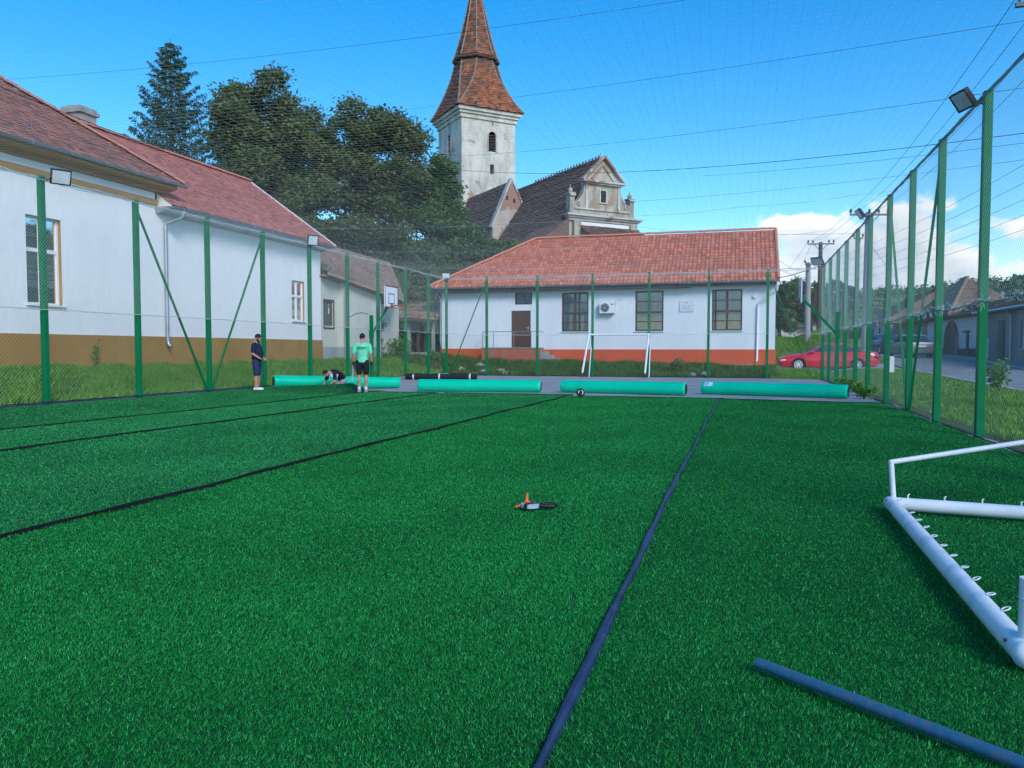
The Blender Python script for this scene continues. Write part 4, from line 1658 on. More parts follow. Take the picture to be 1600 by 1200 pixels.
def church():
    root = empty('old_church', (TC.x, TC.y, 2.4), 'old fortified church with white tower, orange tiled spire and stepped baroque gable', 'church')
    h = 2.95

    def face(mb, o, u, W, Hh, holes, n, depth=0.35, rev=None):
        wall_holes(mb, o, u, W, Hh, holes, depth, n, rev)
    tw = MB()
    dark = []
    zb, zt = 8.0, 24.35
    # right face (normal E1) with belfry window and slit, left face (normal E2v)
    wins = {0: [(-0.07, 0.81, 20.95, 22.95), (0.40, 0.50, 23.5, 23.85), (0.15, 0.58, 18.75, 19.7)], 1: [(-0.42, 0.42, 20.95, 22.9), (-0.05, 0.05, 23.4, 23.75)]}
    for fi, (n, u) in enumerate(((E1, -E2v), (E2v, E1), (-E1, E2v), (-E2v, -E1))):
        o = TC + n * h - u * h + Vector((0, 0, zb))
        holes = [(a + h, b + h, c - zb, d - zb) for a, b, c, d in wins.get(fi, [])]
        face(tw, o, u, 2 * h, zt - zb, holes, n, 0.55)
        for (a, b, c, d) in wins.get(fi, []):
            q = TC + n * (h - 0.5)
            dk = MB()
            dk.quad(q + u * (a - .05) + Vector((0, 0, c - .05)), q + u * (b + .05) + Vector((0, 0, c - .05)), q + u * (b + .05) + Vector((0, 0, d + .05)), q + u * (a - .05) + Vector((0, 0, d + .05)), 0.5)
            dark.append(dk)
    t = tw.build('tower', 'tower_plaster', root)
    for dk in dark:
        dk.build('opening', 'room_dark', t)
    lv = MB()
    for fi, (n, u) in enumerate(((E1, -E2v), (E2v, E1))):
        for (a, b, c, d) in wins[fi]:
            if b - a < 0.7:
                continue
            ar = MB()
            for i in range(6):
                z = c + 0.2 + i * (d - c - 0.3) / 6
                p = TC + n * (h - 0.2) + u * ((a + b) / 2) + Vector((0, 0, z))
                R = Matrix((u, n, Vector((0, 0, 1)))).transposed()
                lv.box(p, (b - a, 0.28, 0.05), R @ Matrix.Rotation(-0.6, 3, 'X'))
            # arched surround
            cx, cz, rr = (a + b) / 2, d - 0.42, (b - a) / 2 + 0.02
            pts = [(-rr - .02, c - d + .42)] + [(-rr * math.cos(th), rr * math.sin(th)) for th in np.linspace(0, PI, 9)] + [(rr + .02, c - d + .42)]
            for i in range(len(pts) - 1):
                p0 = TC + n * (h + 0.03) + u * (cx + pts[i][0]) + Vector((0, 0, cz + pts[i][1]))
                p1 = TC + n * (h + 0.03) + u * (cx + pts[i + 1][0]) + Vector((0, 0, cz + pts[i + 1][1]))
                ar.beam(p0, p1, 0.1, 0.12)
            # spandrels closing the square head to an arch
            for s in (-1, 1):
                q = [(s * rr, 0)] + [(s * rr * math.cos(th), rr * math.sin(th)) for th in np.linspace(0, PI / 2, 5)] + [(s * rr, rr)]
                pp = [TC + n * (h - 0.01) + u * (cx + x) + Vector((0, 0, cz + z)) for x, z in q]
                ar.poly(pp, 0.5)
            ar.build('arch_trim', 'tower_plaster', t)
    lv.build('louvre', 'dark_wood', t)
    cb = MB()
    for (hh, z0, z1) in ((h + 0.14, 23.95, 24.35), (h + 0.30, 24.35, 24.62), (h + 0.48, 24.62, 25.0)):
        cb.rings([[CP(sx * hh, sy * hh, z) for sx, sy in ((1, 1), (1, -1), (-1, -1), (-1, 1))] for z in (z0, z1)], True, 0.5)
    cb.build('cornice', 'tower_plaster', t)
    # spire: tile courses lofted from a square to an octagon
    prof = [(24.98, 3.62, 0.02), (25.25, 3.45, 0.04), (25.9, 3.16, 0.11), (26.8, 2.82, 0.22), (27.8, 2.52, 0.36), (28.8, 2.25, 0.48), (30.35, 1.93, 0.56)]
    prof2 = [(30.75, 2.08, 0.57), (31.2, 1.92, 0.57), (32.2, 1.62, 0.58), (33.6, 1.26, 0.58), (35.3, 0.90, 0.58), (37.3, 0.50, 0.58), (39.8, 0.04, 0.58)]

    def ring(a, k):
        c = a * (1 - k)
        return [(a, -c), (a, c), (c, a), (-c, a), (-a, c), (-a, -c), (-c, -a), (c, -a)]
    def at(pr, z):
        zs = [p[0] for p in pr]
        return float(np.interp(z, zs, [p[1] for p in pr])), float(np.interp(z, zs, [p[2] for p in pr]))
    sp = MB()
    rg = MB()
    for pr in (prof, prof2):
        z = pr[0][0]
        ztop = pr[-1][0]
        while z < ztop - 0.02:
            z2 = min(ztop, z + 0.27)
            a0, k0 = at(pr, z)
            a1, k1 = at(pr, z2)
            r0 = ring(a0 + 0.035, k0)
            r1 = ring(a1, k1)
            rI = ring(a0 - 0.06, k0)
            for i in range(8):
                j = (i + 1) % 8
                A, B = Vector((*r0[i], 0)), Vector((*r0[j], 0))
                C, Dd = Vector((*r1[j], 0)), Vector((*r1[i], 0))
                AI, BI = Vector((*rI[i], 0)), Vector((*rI[j], 0))
                n = max(1, int((B - A).length / 0.30))
                for q in range(n):
                    s0, s1 = q / n, (q + 1) / n
                    pa, pb_, pc, pd = A.lerp(B, s0), A.lerp(B, s1), Dd.lerp(C, s1), Dd.lerp(C, s0)
                    ia, ib = AI.lerp(BI, s0), AI.lerp(BI, s1)
                    rr = random.random()
                    if i in (1, 2, 3) and random.random() < 0.5:  # left-hand faces darker: lichen, plus shade put into the tile colour
                        rr = 0.6 + 0.4 * rr
                    dzj = random.uniform(-.03, .03)
                    sp.add([CP(pa.x, pa.y, z + dzj), CP(pb_.x, pb_.y, z + dzj), CP(pc.x, pc.y, z2), CP(pd.x, pd.y, z2), CP(ia.x, ia.y, z), CP(ib.x, ib.y, z)], [(0, 1, 2, 3), (4, 5, 1, 0)], rr)
            z = z2
        zz = np.linspace(pr[0][0], ztop, 14)
        for i in range(8):
            pts = []
            for z in zz:
                a, k = at(pr, z)
                q = ring(a + 0.03, k)[i]
                pts.append(CP(q[0], q[1], z + 0.03))
            rg.tube(pts, [0.075] * 13 + [0.03], 5)
    spire = sp.build('spire', 'spire_tile', root)
    rg.build('spire_hip', 'spire_ridge', spire, smooth=True)
    kb = MB()
    kb.rings([[CP(x, y, z) for x, y in ring(a, 0.57)] for a, z in ((1.9, 30.3), (2.22, 30.42), (2.24, 30.62), (2.0, 30.78))], True, 0.5)
    kb.build('spire_collar', 'dark_wood', spire)
    ub = MB()
    ub.rings([[CP(x, y, z) for x, y in ring(a, 0.02)] for a, z in ((3.0, 24.9), (3.6, 24.97))], True, .5)
    ub.build('spire_eave', 'dark_wood', spire)
    # nave
    G = 22.6
    zr = 15.9
    hw, ze = 6.4, 6.6
    nb = MB()
    nb.poly([CP(2, 0, zr), CP(G - .4, 0, zr), CP(G - .4, hw, ze), CP(2, hw, ze)], 0.5)
    nb.poly([CP(2, 0, zr), CP(2, -hw, ze), CP(G - .4, -hw, ze), CP(G - .4, 0, zr)], 0.5)
    nroof = nb.build('roof', 'roof_church', root)
    tb = MB()
    vv = (CP(0, 0, zr) - CP(0, hw, ze))
    tiles(tb, CP(2, hw, ze), E1, vv, [(0, 0), (G - 2.4, 0), (G - 2.4, vv.length), (0, vv.length)], 0.3, 0.3, 'flat', 0.05, 0.02)
    tag(tb.build('roof_tiles', 'roof_church', nroof), kind='stuff')
    rb = MB()
    a = 3.0
    while a < G:
        rb.box(CP(a, 0, zr + 0.08), (0.34, 0.26, 0.16 + 0.05 * random.random()), Matrix((E1, E2v, Vector((0, 0, 1)))).transposed())
        if a > G * 0.55:
            rb.box(CP(a, 0, zr + 0.26), (0.10, 0.10, 0.26), Matrix((E1, E2v, Vector((0, 0, 1)))).transposed())
        a += 0.42 + 0.06 * random.random()
    rb.build('ridge_crest', 'roof_church', nroof)
    wb = MB()
    wb.quad(CP(2, hw - .4, 0), CP(G - .4, hw - .4, 0), CP(G - .4, hw - .4, ze + .3), CP(2, hw - .4, ze + .3), 0.5)
    wb.build('nave_wall', 'tower_plaster', root)

    # baroque gable wall: outline in (b, z); b positive = towards the left of the picture
    gc = -0.25
    out = [(3.05, 2), (3.05, 11.45), (2.98, 11.5), (2.98, 13.1), (2.56, 13.1), (2.56, 12.55), (2.35, 12.6), (2.1, 12.8), (1.86, 13.15), (1.72, 13.6), (1.66, 14.1),
           (1.8, 14.2), (0, 16.05)]
    full = [(gc + b, z) for b, z in out] + [(gc - b, z) for b, z in out[::-1][1:]]
    gb = MB()
    gb.prism([CP(G, b, z) for b, z in full], E1 * -0.6, 0.5)
    gab = gb.build('gable', 'gable_plaster', root)
    tr = MB()
    Rm = Matrix((E1, E2v, Vector((0, 0, 1)))).transposed()

    def bar(b0, b1, z0, z1, d=0.16, m_=None):
        (m_ or tr).box(CP(G + d / 2 + 0.002, gc + (b0 + b1) / 2, (z0 + z1) / 2), (d, abs(b1 - b0), z1 - z0), Rm)
    bar(-3.5, 3.5, 11.42, 11.56, 0.55)
    bar(-3.35, 3.35, 11.28, 11.42, 0.36)
    bar(-3.2, 3.2, 11.1, 11.28, 0.2)
    bar(-2.6, 2.6, 12.0, 12.1, 0.12)
    bar(-1.75, 1.75, 13.98, 14.1, 0.22)
    bar(-1.95, 1.95, 14.1, 14.24, 0.36)
    for s in (-1, 1):
        bar(s * 1.62, s * 1.38, 12.1, 13.98, 0.08)
        bar(s * 3.0, s * 2.52, 12.95, 13.1, 0.14)
        tr.beam(CP(G + 0.12, gc + s * 1.95, 14.28), CP(G + 0.12, gc, 16.15), 0.4, 0.16)
        tr.beam(CP(G + 0.05, gc + s * 1.05, 14.4), CP(G + 0.05, gc, 15.5), 0.12, 0.14)
        # scrolls at the foot of the middle tier
        tr.tube([CP(G + .06, gc + s * (2.2 + .2 * math.cos(t) * (1 - t / 9)), 12.42 + .2 * math.sin(t) * (1 - t / 9)) for t in np.linspace(0, 7, 18)], 0.05, 5)
    tr.build('gable_moulding', 'tower_low', gab, smooth=True)
    fw = MB()
    fw.box(CP(G + 0.03, gc, 13.1), (0.05, 0.5, 0.85), Rm)
    fw.build('window', 'room_dark', gab)
    fs = MB()
    for (b0, b1, z0, z1) in ((-0.36, -0.25, 12.65, 13.55), (0.25, 0.36, 12.65, 13.55), (-0.36, 0.36, 13.55, 13.66), (-0.36, 0.36, 12.56, 12.65)):
        fs.box(CP(G + 0.05, gc + (b0 + b1) / 2, (z0 + z1) / 2), (0.1, b1 - b0, z1 - z0), Rm)
    fs.build('window_surround', 'tower_plaster', gab)
    for b in (gc - 2.77, gc + 2.77):
        pin = MB()
        pin.box(CP(G - 0.3, b, 13.17), (0.6, 0.62, 0.12), Rm)
        pin.ball(CP(G - .3, b, 13.42), 0.19, 10, 7)
        pin.tube([CP(G - .3, b, 13.55), CP(G - .3, b, 13.85)], [0.08, 0.02], 6)
        pin.build('pinnacle', 'gable_plaster', gab)
    pin = MB()
    pin.box(CP(G - 0.3, gc, 16.12), (0.3, 0.36, 0.3), Rm)
    pin.tube([CP(G - .3, gc, 16.2), CP(G - .3, gc, 16.6)], [0.13, 0.03], 6)
    pin.build('pinnacle', 'gable_plaster', gab)
    # lower wall: white render between pilasters, low lean-to roofs in front
    lw = MB()
    lw.box(CP(G + 0.06, gc - 0.3, 7.1), (0.1, 5.2, 7.9), Rm)
    lw.build('lower_wall', 'wall_white', root)
    for b in (gc + 2.5, gc - 2.75):
        pl = MB()
        pl.box(CP(G + 0.18, b, 6.9), (0.36, 0.62, 8.4), Rm)
        pl.build('pilaster', 'gable_plaster', root)
    lr = MB()
    lr.poly([CP(G + 0.15, 2.0, 10.75), CP(G + 0.15, -3.4, 10.75), CP(G + 3.2, -3.4, 9.0), CP(G + 3.2, 2.0, 9.0)], 0.5)
    lr.poly([CP(G - 4.0, 3.0, 11.2), CP(G + 0.3, 3.0, 11.2), CP(G + 0.3, 6.0, 9.0), CP(G - 4.0, 6.0, 9.0)], 0.5)
    lr.poly([CP(G + 0.28, 3.0, 11.2), CP(G + 0.28, 6.0, 9.0), CP(G + 0.28, 3.0, 9.0)], 0.5)
    lroof = lr.build('roof', 'roof_church', root)
    tb = MB()
    Vv = CP(G + 0.15, 0, 10.75) - CP(G + 3.2, 0, 9.0)
    tiles(tb, CP(G + 3.2, 2.0, 9.0), -E2v, Vv, [(0, 0), (5.4, 0), (5.4, Vv.length), (0, Vv.length)], 0.3, 0.3, 'flat', 0.05, 0.02)
    tag(tb.build('roof_tiles', 'roof_church', lroof), kind='stuff')
    # chapel with a pointed brick gable, in front of the tower
    a1, b0, za = 12.0, 2.2, 16.25
    ch = MB()
    ch.prism([CP(a1, 4.05, 2), CP(a1, 4.05, 12.1), CP(a1, b0, za), CP(a1, -0.45, 11.1), CP(a1, -1.2, 9.6), CP(a1, -1.2, 2)], E1 * -0.5, 0.5)
    cg = ch.build('chapel_gable', 'gable_brick', root)
    cp = MB()
    cp.beam(CP(a1 - 0.2, 4.15, 11.95), CP(a1 - 0.2, b0, za + 0.08), 0.62, 0.13)
    cp.beam(CP(a1 - 0.2, -1.25, 9.5), CP(a1 - 0.2, b0, za + 0.08), 0.62, 0.13)
    cp.build('gable_coping', 'tower_low', cg)
    for db, z in ((-0.28, 14.4), (0.42, 14.6)):
        sl = MB()
        sl.box(CP(a1 + 0.01, b0 + db, z), (0.05, 0.2, 0.34), Rm)
        sl.build('opening', 'room_dark', cg)
    cr = MB()
    cr.poly([CP(2.9, b0, za - .12), CP(a1 - .4, b0, za - .12), CP(a1 - .4, 4.3, 11.8), CP(2.9, 4.3, 11.8)], 0.5)
    cr.poly([CP(2.9, b0, za - .12), CP(2.9, -1.2, 9.5), CP(a1 - .4, -1.2, 9.5), CP(a1 - .4, b0, za - .12)], 0.5)
    croof = cr.build('roof', 'roof_church', root)
    tb = MB()
    vv = CP(0, b0, za - .12) - CP(0, 4.3, 11.8)
    tiles(tb, CP(2.9, 4.3, 11.8), E1, vv, [(0, 0), (a1 - 3.3, 0), (a1 - 3.3, vv.length), (0, vv.length)], 0.3, 0.3, 'flat', 0.05, 0.02)
    tag(tb.build('roof_tiles', 'roof_church', croof), kind='stuff')
    cw = MB()
    cw.quad(CP(2.9, 4.04, 2), CP(a1 - .5, 4.04, 2), CP(a1 - .5, 4.04, 12.0), CP(2.9, 4.04, 12.0), 0.5)
    cw.build('chapel_wall', 'gable_brick', root)


church()


# ------------------------------------------------------------------ trees
def leaf_cloud(name, centers, radii, n, size, mat, parent, shell=0.55, droop=0.0, flat=0.75):
    """leaves spread through many small clumps: (n, 4) little blades"""
    centers = np.array(centers)
    radii = np.array(radii)
    wts = radii ** 2
    idx = rng.choice(len(centers), n, p=wts / wts.sum())
    d = rng.normal(size=(n, 3))
    d /= np.linalg.norm(d, axis=1)[:, None]
    rr = shell + (1 - shell) * rng.random(n) ** 0.7
    rr = rr * (1 + 0.22 * rng.normal(size=n))
    p = centers[idx] + d * (radii[idx] * rr)[:, None] * np.array([1, 1, flat])
    s = size * rng.uniform(0.6, 1.45, n)
    ax = rng.normal(size=(n, 3))
    ax[:, 2] = ax[:, 2] * 0.7 - droop
    ax /= np.linalg.norm(ax, axis=1)[:, None]
    b = np.cross(ax, rng.normal(size=(n, 3)))
    b /= np.linalg.norm(b, axis=1)[:, None] + 1e-9
    c = np.empty((n, 4, 3))
    c[:, 0] = p
    c[:, 1] = p + ax * (s * 0.5)[:, None] + b * (s * 0.27)[:, None]
    c[:, 2] = p + ax * s[:, None]
    c[:, 3] = p + ax * (s * 0.5)[:, None] - b * (s * 0.27)[:, None]
    rnd = np.clip(rng.random(n) * 0.75 + 0.25 * ((idx * 0.618) % 1), 0, 1)
    o = np_mesh(name, c, rnd, mat, parent, 4)
    return o


def broadleaf(x, y, h, spread, mat, label, nclump=42, n=42000, size=0.24, base=0.25, group=None, name='broadleaf_tree', lobes=None, seed=1, open_=0.0):
    global rng
    keep = rng
    rng = np.random.default_rng(seed)
    rd = random.Random(seed)
    z0 = gz1(x, y)
    root = empty(name, (x, y, z0), label, 'tree', group)
    tb = MB()
    pts = [Vector((x, y, z0 - 0.2))]
    for i in range(1, 7):
        t = i / 6
        pts.append(Vector((x + 0.4 * math.sin(t * 3 + seed) * t, y + 0.3 * math.sin(t * 4 + seed * 2) * t, z0 + h * 0.82 * t)))
    r0 = h * 0.02 + 0.06
    tb.tube(pts, [r0 * (1 - 0.85 * i / 6) for i in range(7)], 8, True, 0.5)
    cs, rs = [], []
    lobes = lobes or [(0, 0, 0.62, 1.0)]
    for k in range(nclump):
        lx, ly, lz, lr = lobes[k % len(lobes)]
        for _ in range(60):
            d = Vector((rd.gauss(0, 1), rd.gauss(0, 1), rd.gauss(0, 1))).normalized()
            rr = rd.uniform(0.35, 1.0) ** 0.6
            p = Vector((x + lx + d.x * spread * lr * rr, y + ly + d.y * spread * lr * rr, z0 + h * lz + d.z * h * (1 - base) * 0.5 * lr * rr))
            if p.z > z0 + h * base * 0.8:
                break
        cs.append(tuple(p))
        rs.append(spread * rd.uniform(0.16, 0.34) * (0.8 if rr > 0.85 else 1.0))
        if k < 22:
            s = pts[min(5, 2 + k % 4)]
            mid = s.lerp(p, 0.5) + Vector((rd.uniform(-.4, .4), rd.uniform(-.4, .4), rd.uniform(0.0, .6)))
            tb.tube([s, mid, p], [r0 * 0.34, r0 * 0.2, r0 * 0.06], 5, True, 0.5)
    tb.build('trunk', 'bark', root, smooth=True)
    leaf_cloud('crown', cs, rs, n, size, mat, root, shell=0.35 + open_)
    rng = keep
    return root


def spruce(x, y, h, rbase, label, seed=3):
    global rng
    keep = rng
    rng = np.random.default_rng(seed)
    rd = random.Random(seed)
    z0 = gz1(x, y)
    root = empty('spruce_tree', (x, y, z0), label, 'tree')
    tb = MB()
    tb.tube([(x, y, z0 - .2), (x, y, z0 + h * 0.5), (x, y, z0 + h)], [0.28, 0.16, 0.015], 8, True, .5)
    quads = []
    rn = []
    nw = 46
    for i in range(nw):
        t = i / (nw - 1)
        z = z0 + h * (0.10 + 0.885 * t)
        R = rbase * (1 - t) ** 0.62 * (0.76 + 0.34 * rd.random()) + 0.10
        nb = max(5, int(12 * (1 - t * 0.5)))
        a0 = rd.random() * 6.28
        for b in range(nb):
            a = a0 + 2 * PI * b / nb + rd.uniform(-.22, .22)
            L = R * rd.uniform(0.70, 1.18)
            d = Vector((math.cos(a), math.sin(a), 0))
            pts = []
            lift = rd.uniform(-.12, .1)
            for q in range(7):
                s = q / 6
                zz = z + L * (lift * s - 0.42 * math.sin(PI * min(1, s * 1.15)) * 0.6 + 0.16 * s * s)
                pts.append(Vector((x, y, 0)) + d * (L * s) + Vector((0, 0, zz)))
            tb.tube(pts[::3], [0.035 * (1 - t) + 0.01, 0.02, 0.006], 3, False, .5)
            nn = int(50 + 190 * L / rbase)
            side = Vector((-d.y, d.x, 0))
            for _ in range(nn):
                s = rd.random() ** 0.75
                q = min(5, int(s * 6))
                p = pts[q].lerp(pts[q + 1], s * 6 - q)
                w = L * 0.30 * (1.05 - s) + 0.10
                sd = rd.uniform(-1, 1)
                p = p + side * sd * w
                ln = rd.uniform(0.14, 0.32)
                dirv = (d * rd.uniform(0.1, 0.8) + side * sd * 0.6 + Vector((0, 0, -rd.uniform(0.25, 1.1)))).normalized()
                wv = dirv.cross(Vector((rd.gauss(0, 1), rd.gauss(0, 1), rd.gauss(0, 1)))).normalized() * rd.uniform(0.02, 0.042)
                quads.append((p - wv * .5, p + dirv * ln * .5 + wv, p + dirv * ln, p + dirv * ln * .5 - wv))
                rn.append(rd.random())
    tb.build('trunk', 'bark', root, smooth=True)
    np_mesh('crown', np.array([[tuple(v) for v in q] for q in quads]), np.array(rn), 'needle', root, 4)
    rng = keep


spruce(-32.7, 39.3, 19.0, 5.3, 'dark spruce with pointed top rising behind the red roof on the left')
broadleaf(-30.4, 45.2, 18.4, 4.6, 'leaf_dark', 'tall rounded dark broadleaf tree between the spruce and the lower leafy trees', 110, 92000, 0.235, 0.0, seed=11,
          lobes=[(0.3, 0, 0.72, 0.75), (0, 0, 0.5, 1.0), (-1.8, 0.5, 0.55, 0.8), (0.3, 0, 0.82, 0.5), (1.8, 0, 0.6, 0.8), (-1.2, 0, 0.78, 0.5), (0, 0, 0.3, 1.0)])
broadleaf(-26.2, 50.0, 17.3, 4.8, 'leaf_dark', 'broad dark tree with a ragged top left of the church tower', 125, 105000, 0.235, 0.0, seed=23,
          lobes=[(0, 0, 0.52, 1.0), (2.2, 1.0, 0.68, 0.75), (-2.6, 0, 0.68, 0.75), (0.2, 0, 0.84, 0.5), (3.2, 1.0, 0.5, 0.8), (-2.5, 0, 0.45, 0.9), (0, 0, 0.3, 1.0), (1.6, 0, 0.80, 0.5), (-3.9, 0, 0.72, 0.55)])
broadleaf(-20.9, 51.6, 13.4, 3.2, 'leaf_mid', 'lighter green tree touching the left face of the church tower', 80, 60000, 0.22, 0.0, seed=37,
          lobes=[(0, 0, 0.5, 1.0), (0.0, 0, 0.78, 0.6), (1.0, 0.5, 0.42, 0.8), (0, 0, 0.3, 1.0), (-1.2, 0, 0.6, 0.7)])
broadleaf(-17.2, 53.6, 8.4, 3.0, 'leaf_mid', 'low bushy tree in front of the brick chapel gable', 70, 52000, 0.21, 0.0, seed=41,
          lobes=[(0, 0, 0.5, 1.0), (-2.2, -0.6, 0.5, 0.9), (0.7, 0, 0.55, 0.6), (-1, 0, 0.7, 0.6)])
broadleaf(-24.5, 47.6, 9.8, 4.4, 'leaf_dark', 'dense shrubby tree behind the cream outbuilding roof', 110, 76000, 0.22, 0.0, seed=53,
          lobes=[(0, 0, 0.5, 1.0), (3.0, 0.5, 0.5, 0.8), (-3.0, 0, 0.5, 0.8), (-5.5, 0, 0.45, 0.7), (2, 0, 0.25, 1.0), (-2, 0, 0.25, 1.0), (4.5, 0, 0.3, 0.9)])
broadleaf(-24.5, 57.5, 11.0, 4.4, 'leaf_dark', 'dark tree standing behind the others, seen through their gaps', 110, 52000, 0.26, 0.0, seed=83,
          lobes=[(0, 0, 0.5, 1.0), (4.0, 0.5, 0.5, 0.8), (-4.0, 0, 0.5, 0.9), (0, 0, 0.25, 1.0), (3.5, 0, 0.25, 0.9), (-3.5, 0, 0.25, 0.9)])
broadleaf(3.0, 63.5, 4.5, 1.9, 'leaf_mid', 'round green tree just right of the hall corner', 30, 20000, 0.24, 0.02, seed=61)
broadleaf(5.6, 67.0, 3.6, 1.7, 'leaf_dark', 'dark low bush in front of the pale house across the lane', 20, 10000, 0.22, 0.0, seed=67, name='bush')
broadleaf(8.0, 70.5, 5.4, 1.5, 'leaf_dark', 'dark upright tree beside the pale house, behind the brown power pole', 20, 10000, 0.24, 0.0, seed=71)
broadleaf(10.4, 90.0, 3.2, 2.2, 'leaf_dark', 'dark tree at the end of the street behind the parked blue car', 24, 12000, 0.28, 0.0, seed=73)


def weed(x, y, h, n, label, mat='leaf_fresh', cat='plant', spread=0.35, size=0.11, name='weed_plant'):
    z0 = gz1(x, y) if not (PX0 < x < PX1 and y < PYB) else -0.04
    root = empty(name, (x, y, z0), label, cat)
    st = MB()
    cs, rs = [], []
    for i in range(7):
        a = random.uniform(0, 6.28)
        t = Vector((x + math.cos(a) * spread * random.uniform(.3, 1), y + math.sin(a) * spread * random.uniform(.3, 1), z0 + h * random.uniform(.55, 1)))
        st.tube([(x, y, z0), ((x + t.x) / 2, (y + t.y) / 2, z0 + h * 0.55), t], [0.012, 0.009, 0.004], 4)
        for s in (0.5, 0.75, 1.0):
            cs.append((x + (t.x - x) * s, y + (t.y - y) * s, z0 + (t.z - z0) * s))
            rs.append(spread * 0.42)
    st.build('stem', 'leaf_mid', root)
    leaf_cloud('leaves', cs, rs, n, size, mat, root, shell=0.2, flat=0.8)


weed(3.25, 22.8, 0.3, 260, 'bushy light green weed at the concrete corner beside the right fence', spread=0.30, size=0.09)
weed(3.42, 24.6, 0.4, 260, 'taller leafy weed between the right fence posts near the turf end', spread=0.28, size=0.10)
weed(3.2, 26.3, 0.45, 300, 'small weed at the right fence foot behind the last green roll', spread=0.35)
weed(-3.0, 38.9, 0.75, 420, 'leafy thistle clump right of the back goal below the red plinth', 'leaf_mid', spread=0.45, size=0.12)
weed(-18.1, 39.6, 1.3, 600, 'tall bushy weed in front of the overgrown doorway', 'leaf_fresh', spread=0.8, size=0.14)
weed(-16.2, 40.6, 0.8, 420, 'leafy weed patch beside the porch steps', 'leaf_fresh', spread=0.7, size=0.13)
weed(7.1, 25.0, 0.9, 420, 'leafy weed on the lawn edge by the kerb at the right', 'leaf_fresh', spread=0.4, size=0.12)
weed(-17.82, 18.1, 0.85, 70, 'thin climbing weed growing up the brown plinth', 'leaf_fresh', spread=0.10, size=0.09)


def ivy():
    root = empty('ivy', (-18.75, 37.9, 0.8), 'ivy hanging over the dark doorway of the outbuilding', 'plant')
    cs = [(-18.8, 37.5 + random.uniform(0, 1.4), random.uniform(0.8, 2.8)) for _ in range(26)]
    leaf_cloud('leaves', cs, [0.28] * 26, 1800, 0.12, 'leaf_mid', root, shell=0.1)
    st = MB()
    for i in range(5):
        y = 37.5 + 0.28 * i
        st.tube([(-18.82, y, 0.8), (-18.8, y + .1, 1.9), (-18.8, y, 2.8)], 0.012, 4)
    st.build('stem', 'bark', root)


ivy()


def stones():
    spots = [(-12.9, 38.7, .26), (-12.2, 39.3, .2), (-13.6, 40.2, .3), (-11.6, 38.4, .22), (-10.9, 38.9, .2), (-14.4, 39.4, .24), (-1.6, 38.6, .24), (-2.2, 38.3, .2)]
    for i, (x, y, r) in enumerate(spots):
        b = MB()
        b.ball((x, y, gz1(x, y) + r * 0.25), (r * random.uniform(.8, 1.3), r * random.uniform(.7, 1.1), r * random.uniform(.5, .7)), 8, 5)
        b.v = [(p[0] + random.uniform(-.04, .04), p[1] + random.uniform(-.04, .04), p[2] + random.uniform(-.04, .04)) for p in b.v]
        o = b.build('stone', 'stone')
        left = x < -5
        tag(o, 'rough grey stone lying in the weeds below the hall porch' if left else 'grey stone in the weeds below the rightmost hall window', 'stone', 'stones by the porch' if left else 'stones below the window')


stones()


# ------------------------------------------------------------------ fences and nets
TOPZ = 5.0


def top_z(x, y):
    """the posts lean on a slightly sloping site"""
    if x > 0:
        return 5.14 - 0.006 * (y - 13)
    if y > 37:
        return 4.98
    return 5.05 - 0.003 * (y - 13)


def base_z(x, y):
    if x < -14:
        return 0.12 - 0.004 * max(0, y - 22)
    return -0.03


LEFT_Y = [10.75, 13.45, 16.2, 18.92, 21.6, 24.4, 27.15, 29.8, 32.6, 35.3]
RIGHT_Y = [2.7, 5.4, 8.0, 10.7, 13.3, 16.0, 18.5, 21.15, 24.1, 26.6, 29.2, 31.6, 34.2, 36.75]
BACK_X = [-14.62, -12.42, -9.75, -6.95, -4.2, -1.42, 1.22]


def strand_set(mb, P, W, H0f, H1f, step, r, wob=0.0, diag=True, seg=0.9, swap=False):
    """net strands over a fence strip: P(u, v, d) gives the point; u along 0..W, v in 0..1 between the two heights"""
    pass


def diamond_net(P, W, H, step, r, wob=0.006, seg=0.8):
    """both families of slanting strands, each strand a thin three-sided wire; returns triangles-ready quads"""
    quads = []
    for s in (1, -1):
        n = int((W + H) / step)
        for i in range(n):
            c = i * step - (H if s == 1 else 0)
            # u = c + s*v
            if s == 1:
                v0, v1 = max(0, -c), min(H, W - c)
            else:
                v0, v1 = max(0, c - W), min(H, c)
            if v1 - v0 < 0.02:
                continue
            k = max(1, int(math.ceil((v1 - v0) * 1.414 / seg)))
            pr = None
            for q in range(k + 1):
                v = v0 + (v1 - v0) * q / k
                u = c + s * v
                p = P(u, v)
                if pr is not None:
                    quads.append((pr, p))
                pr = p
    return quads


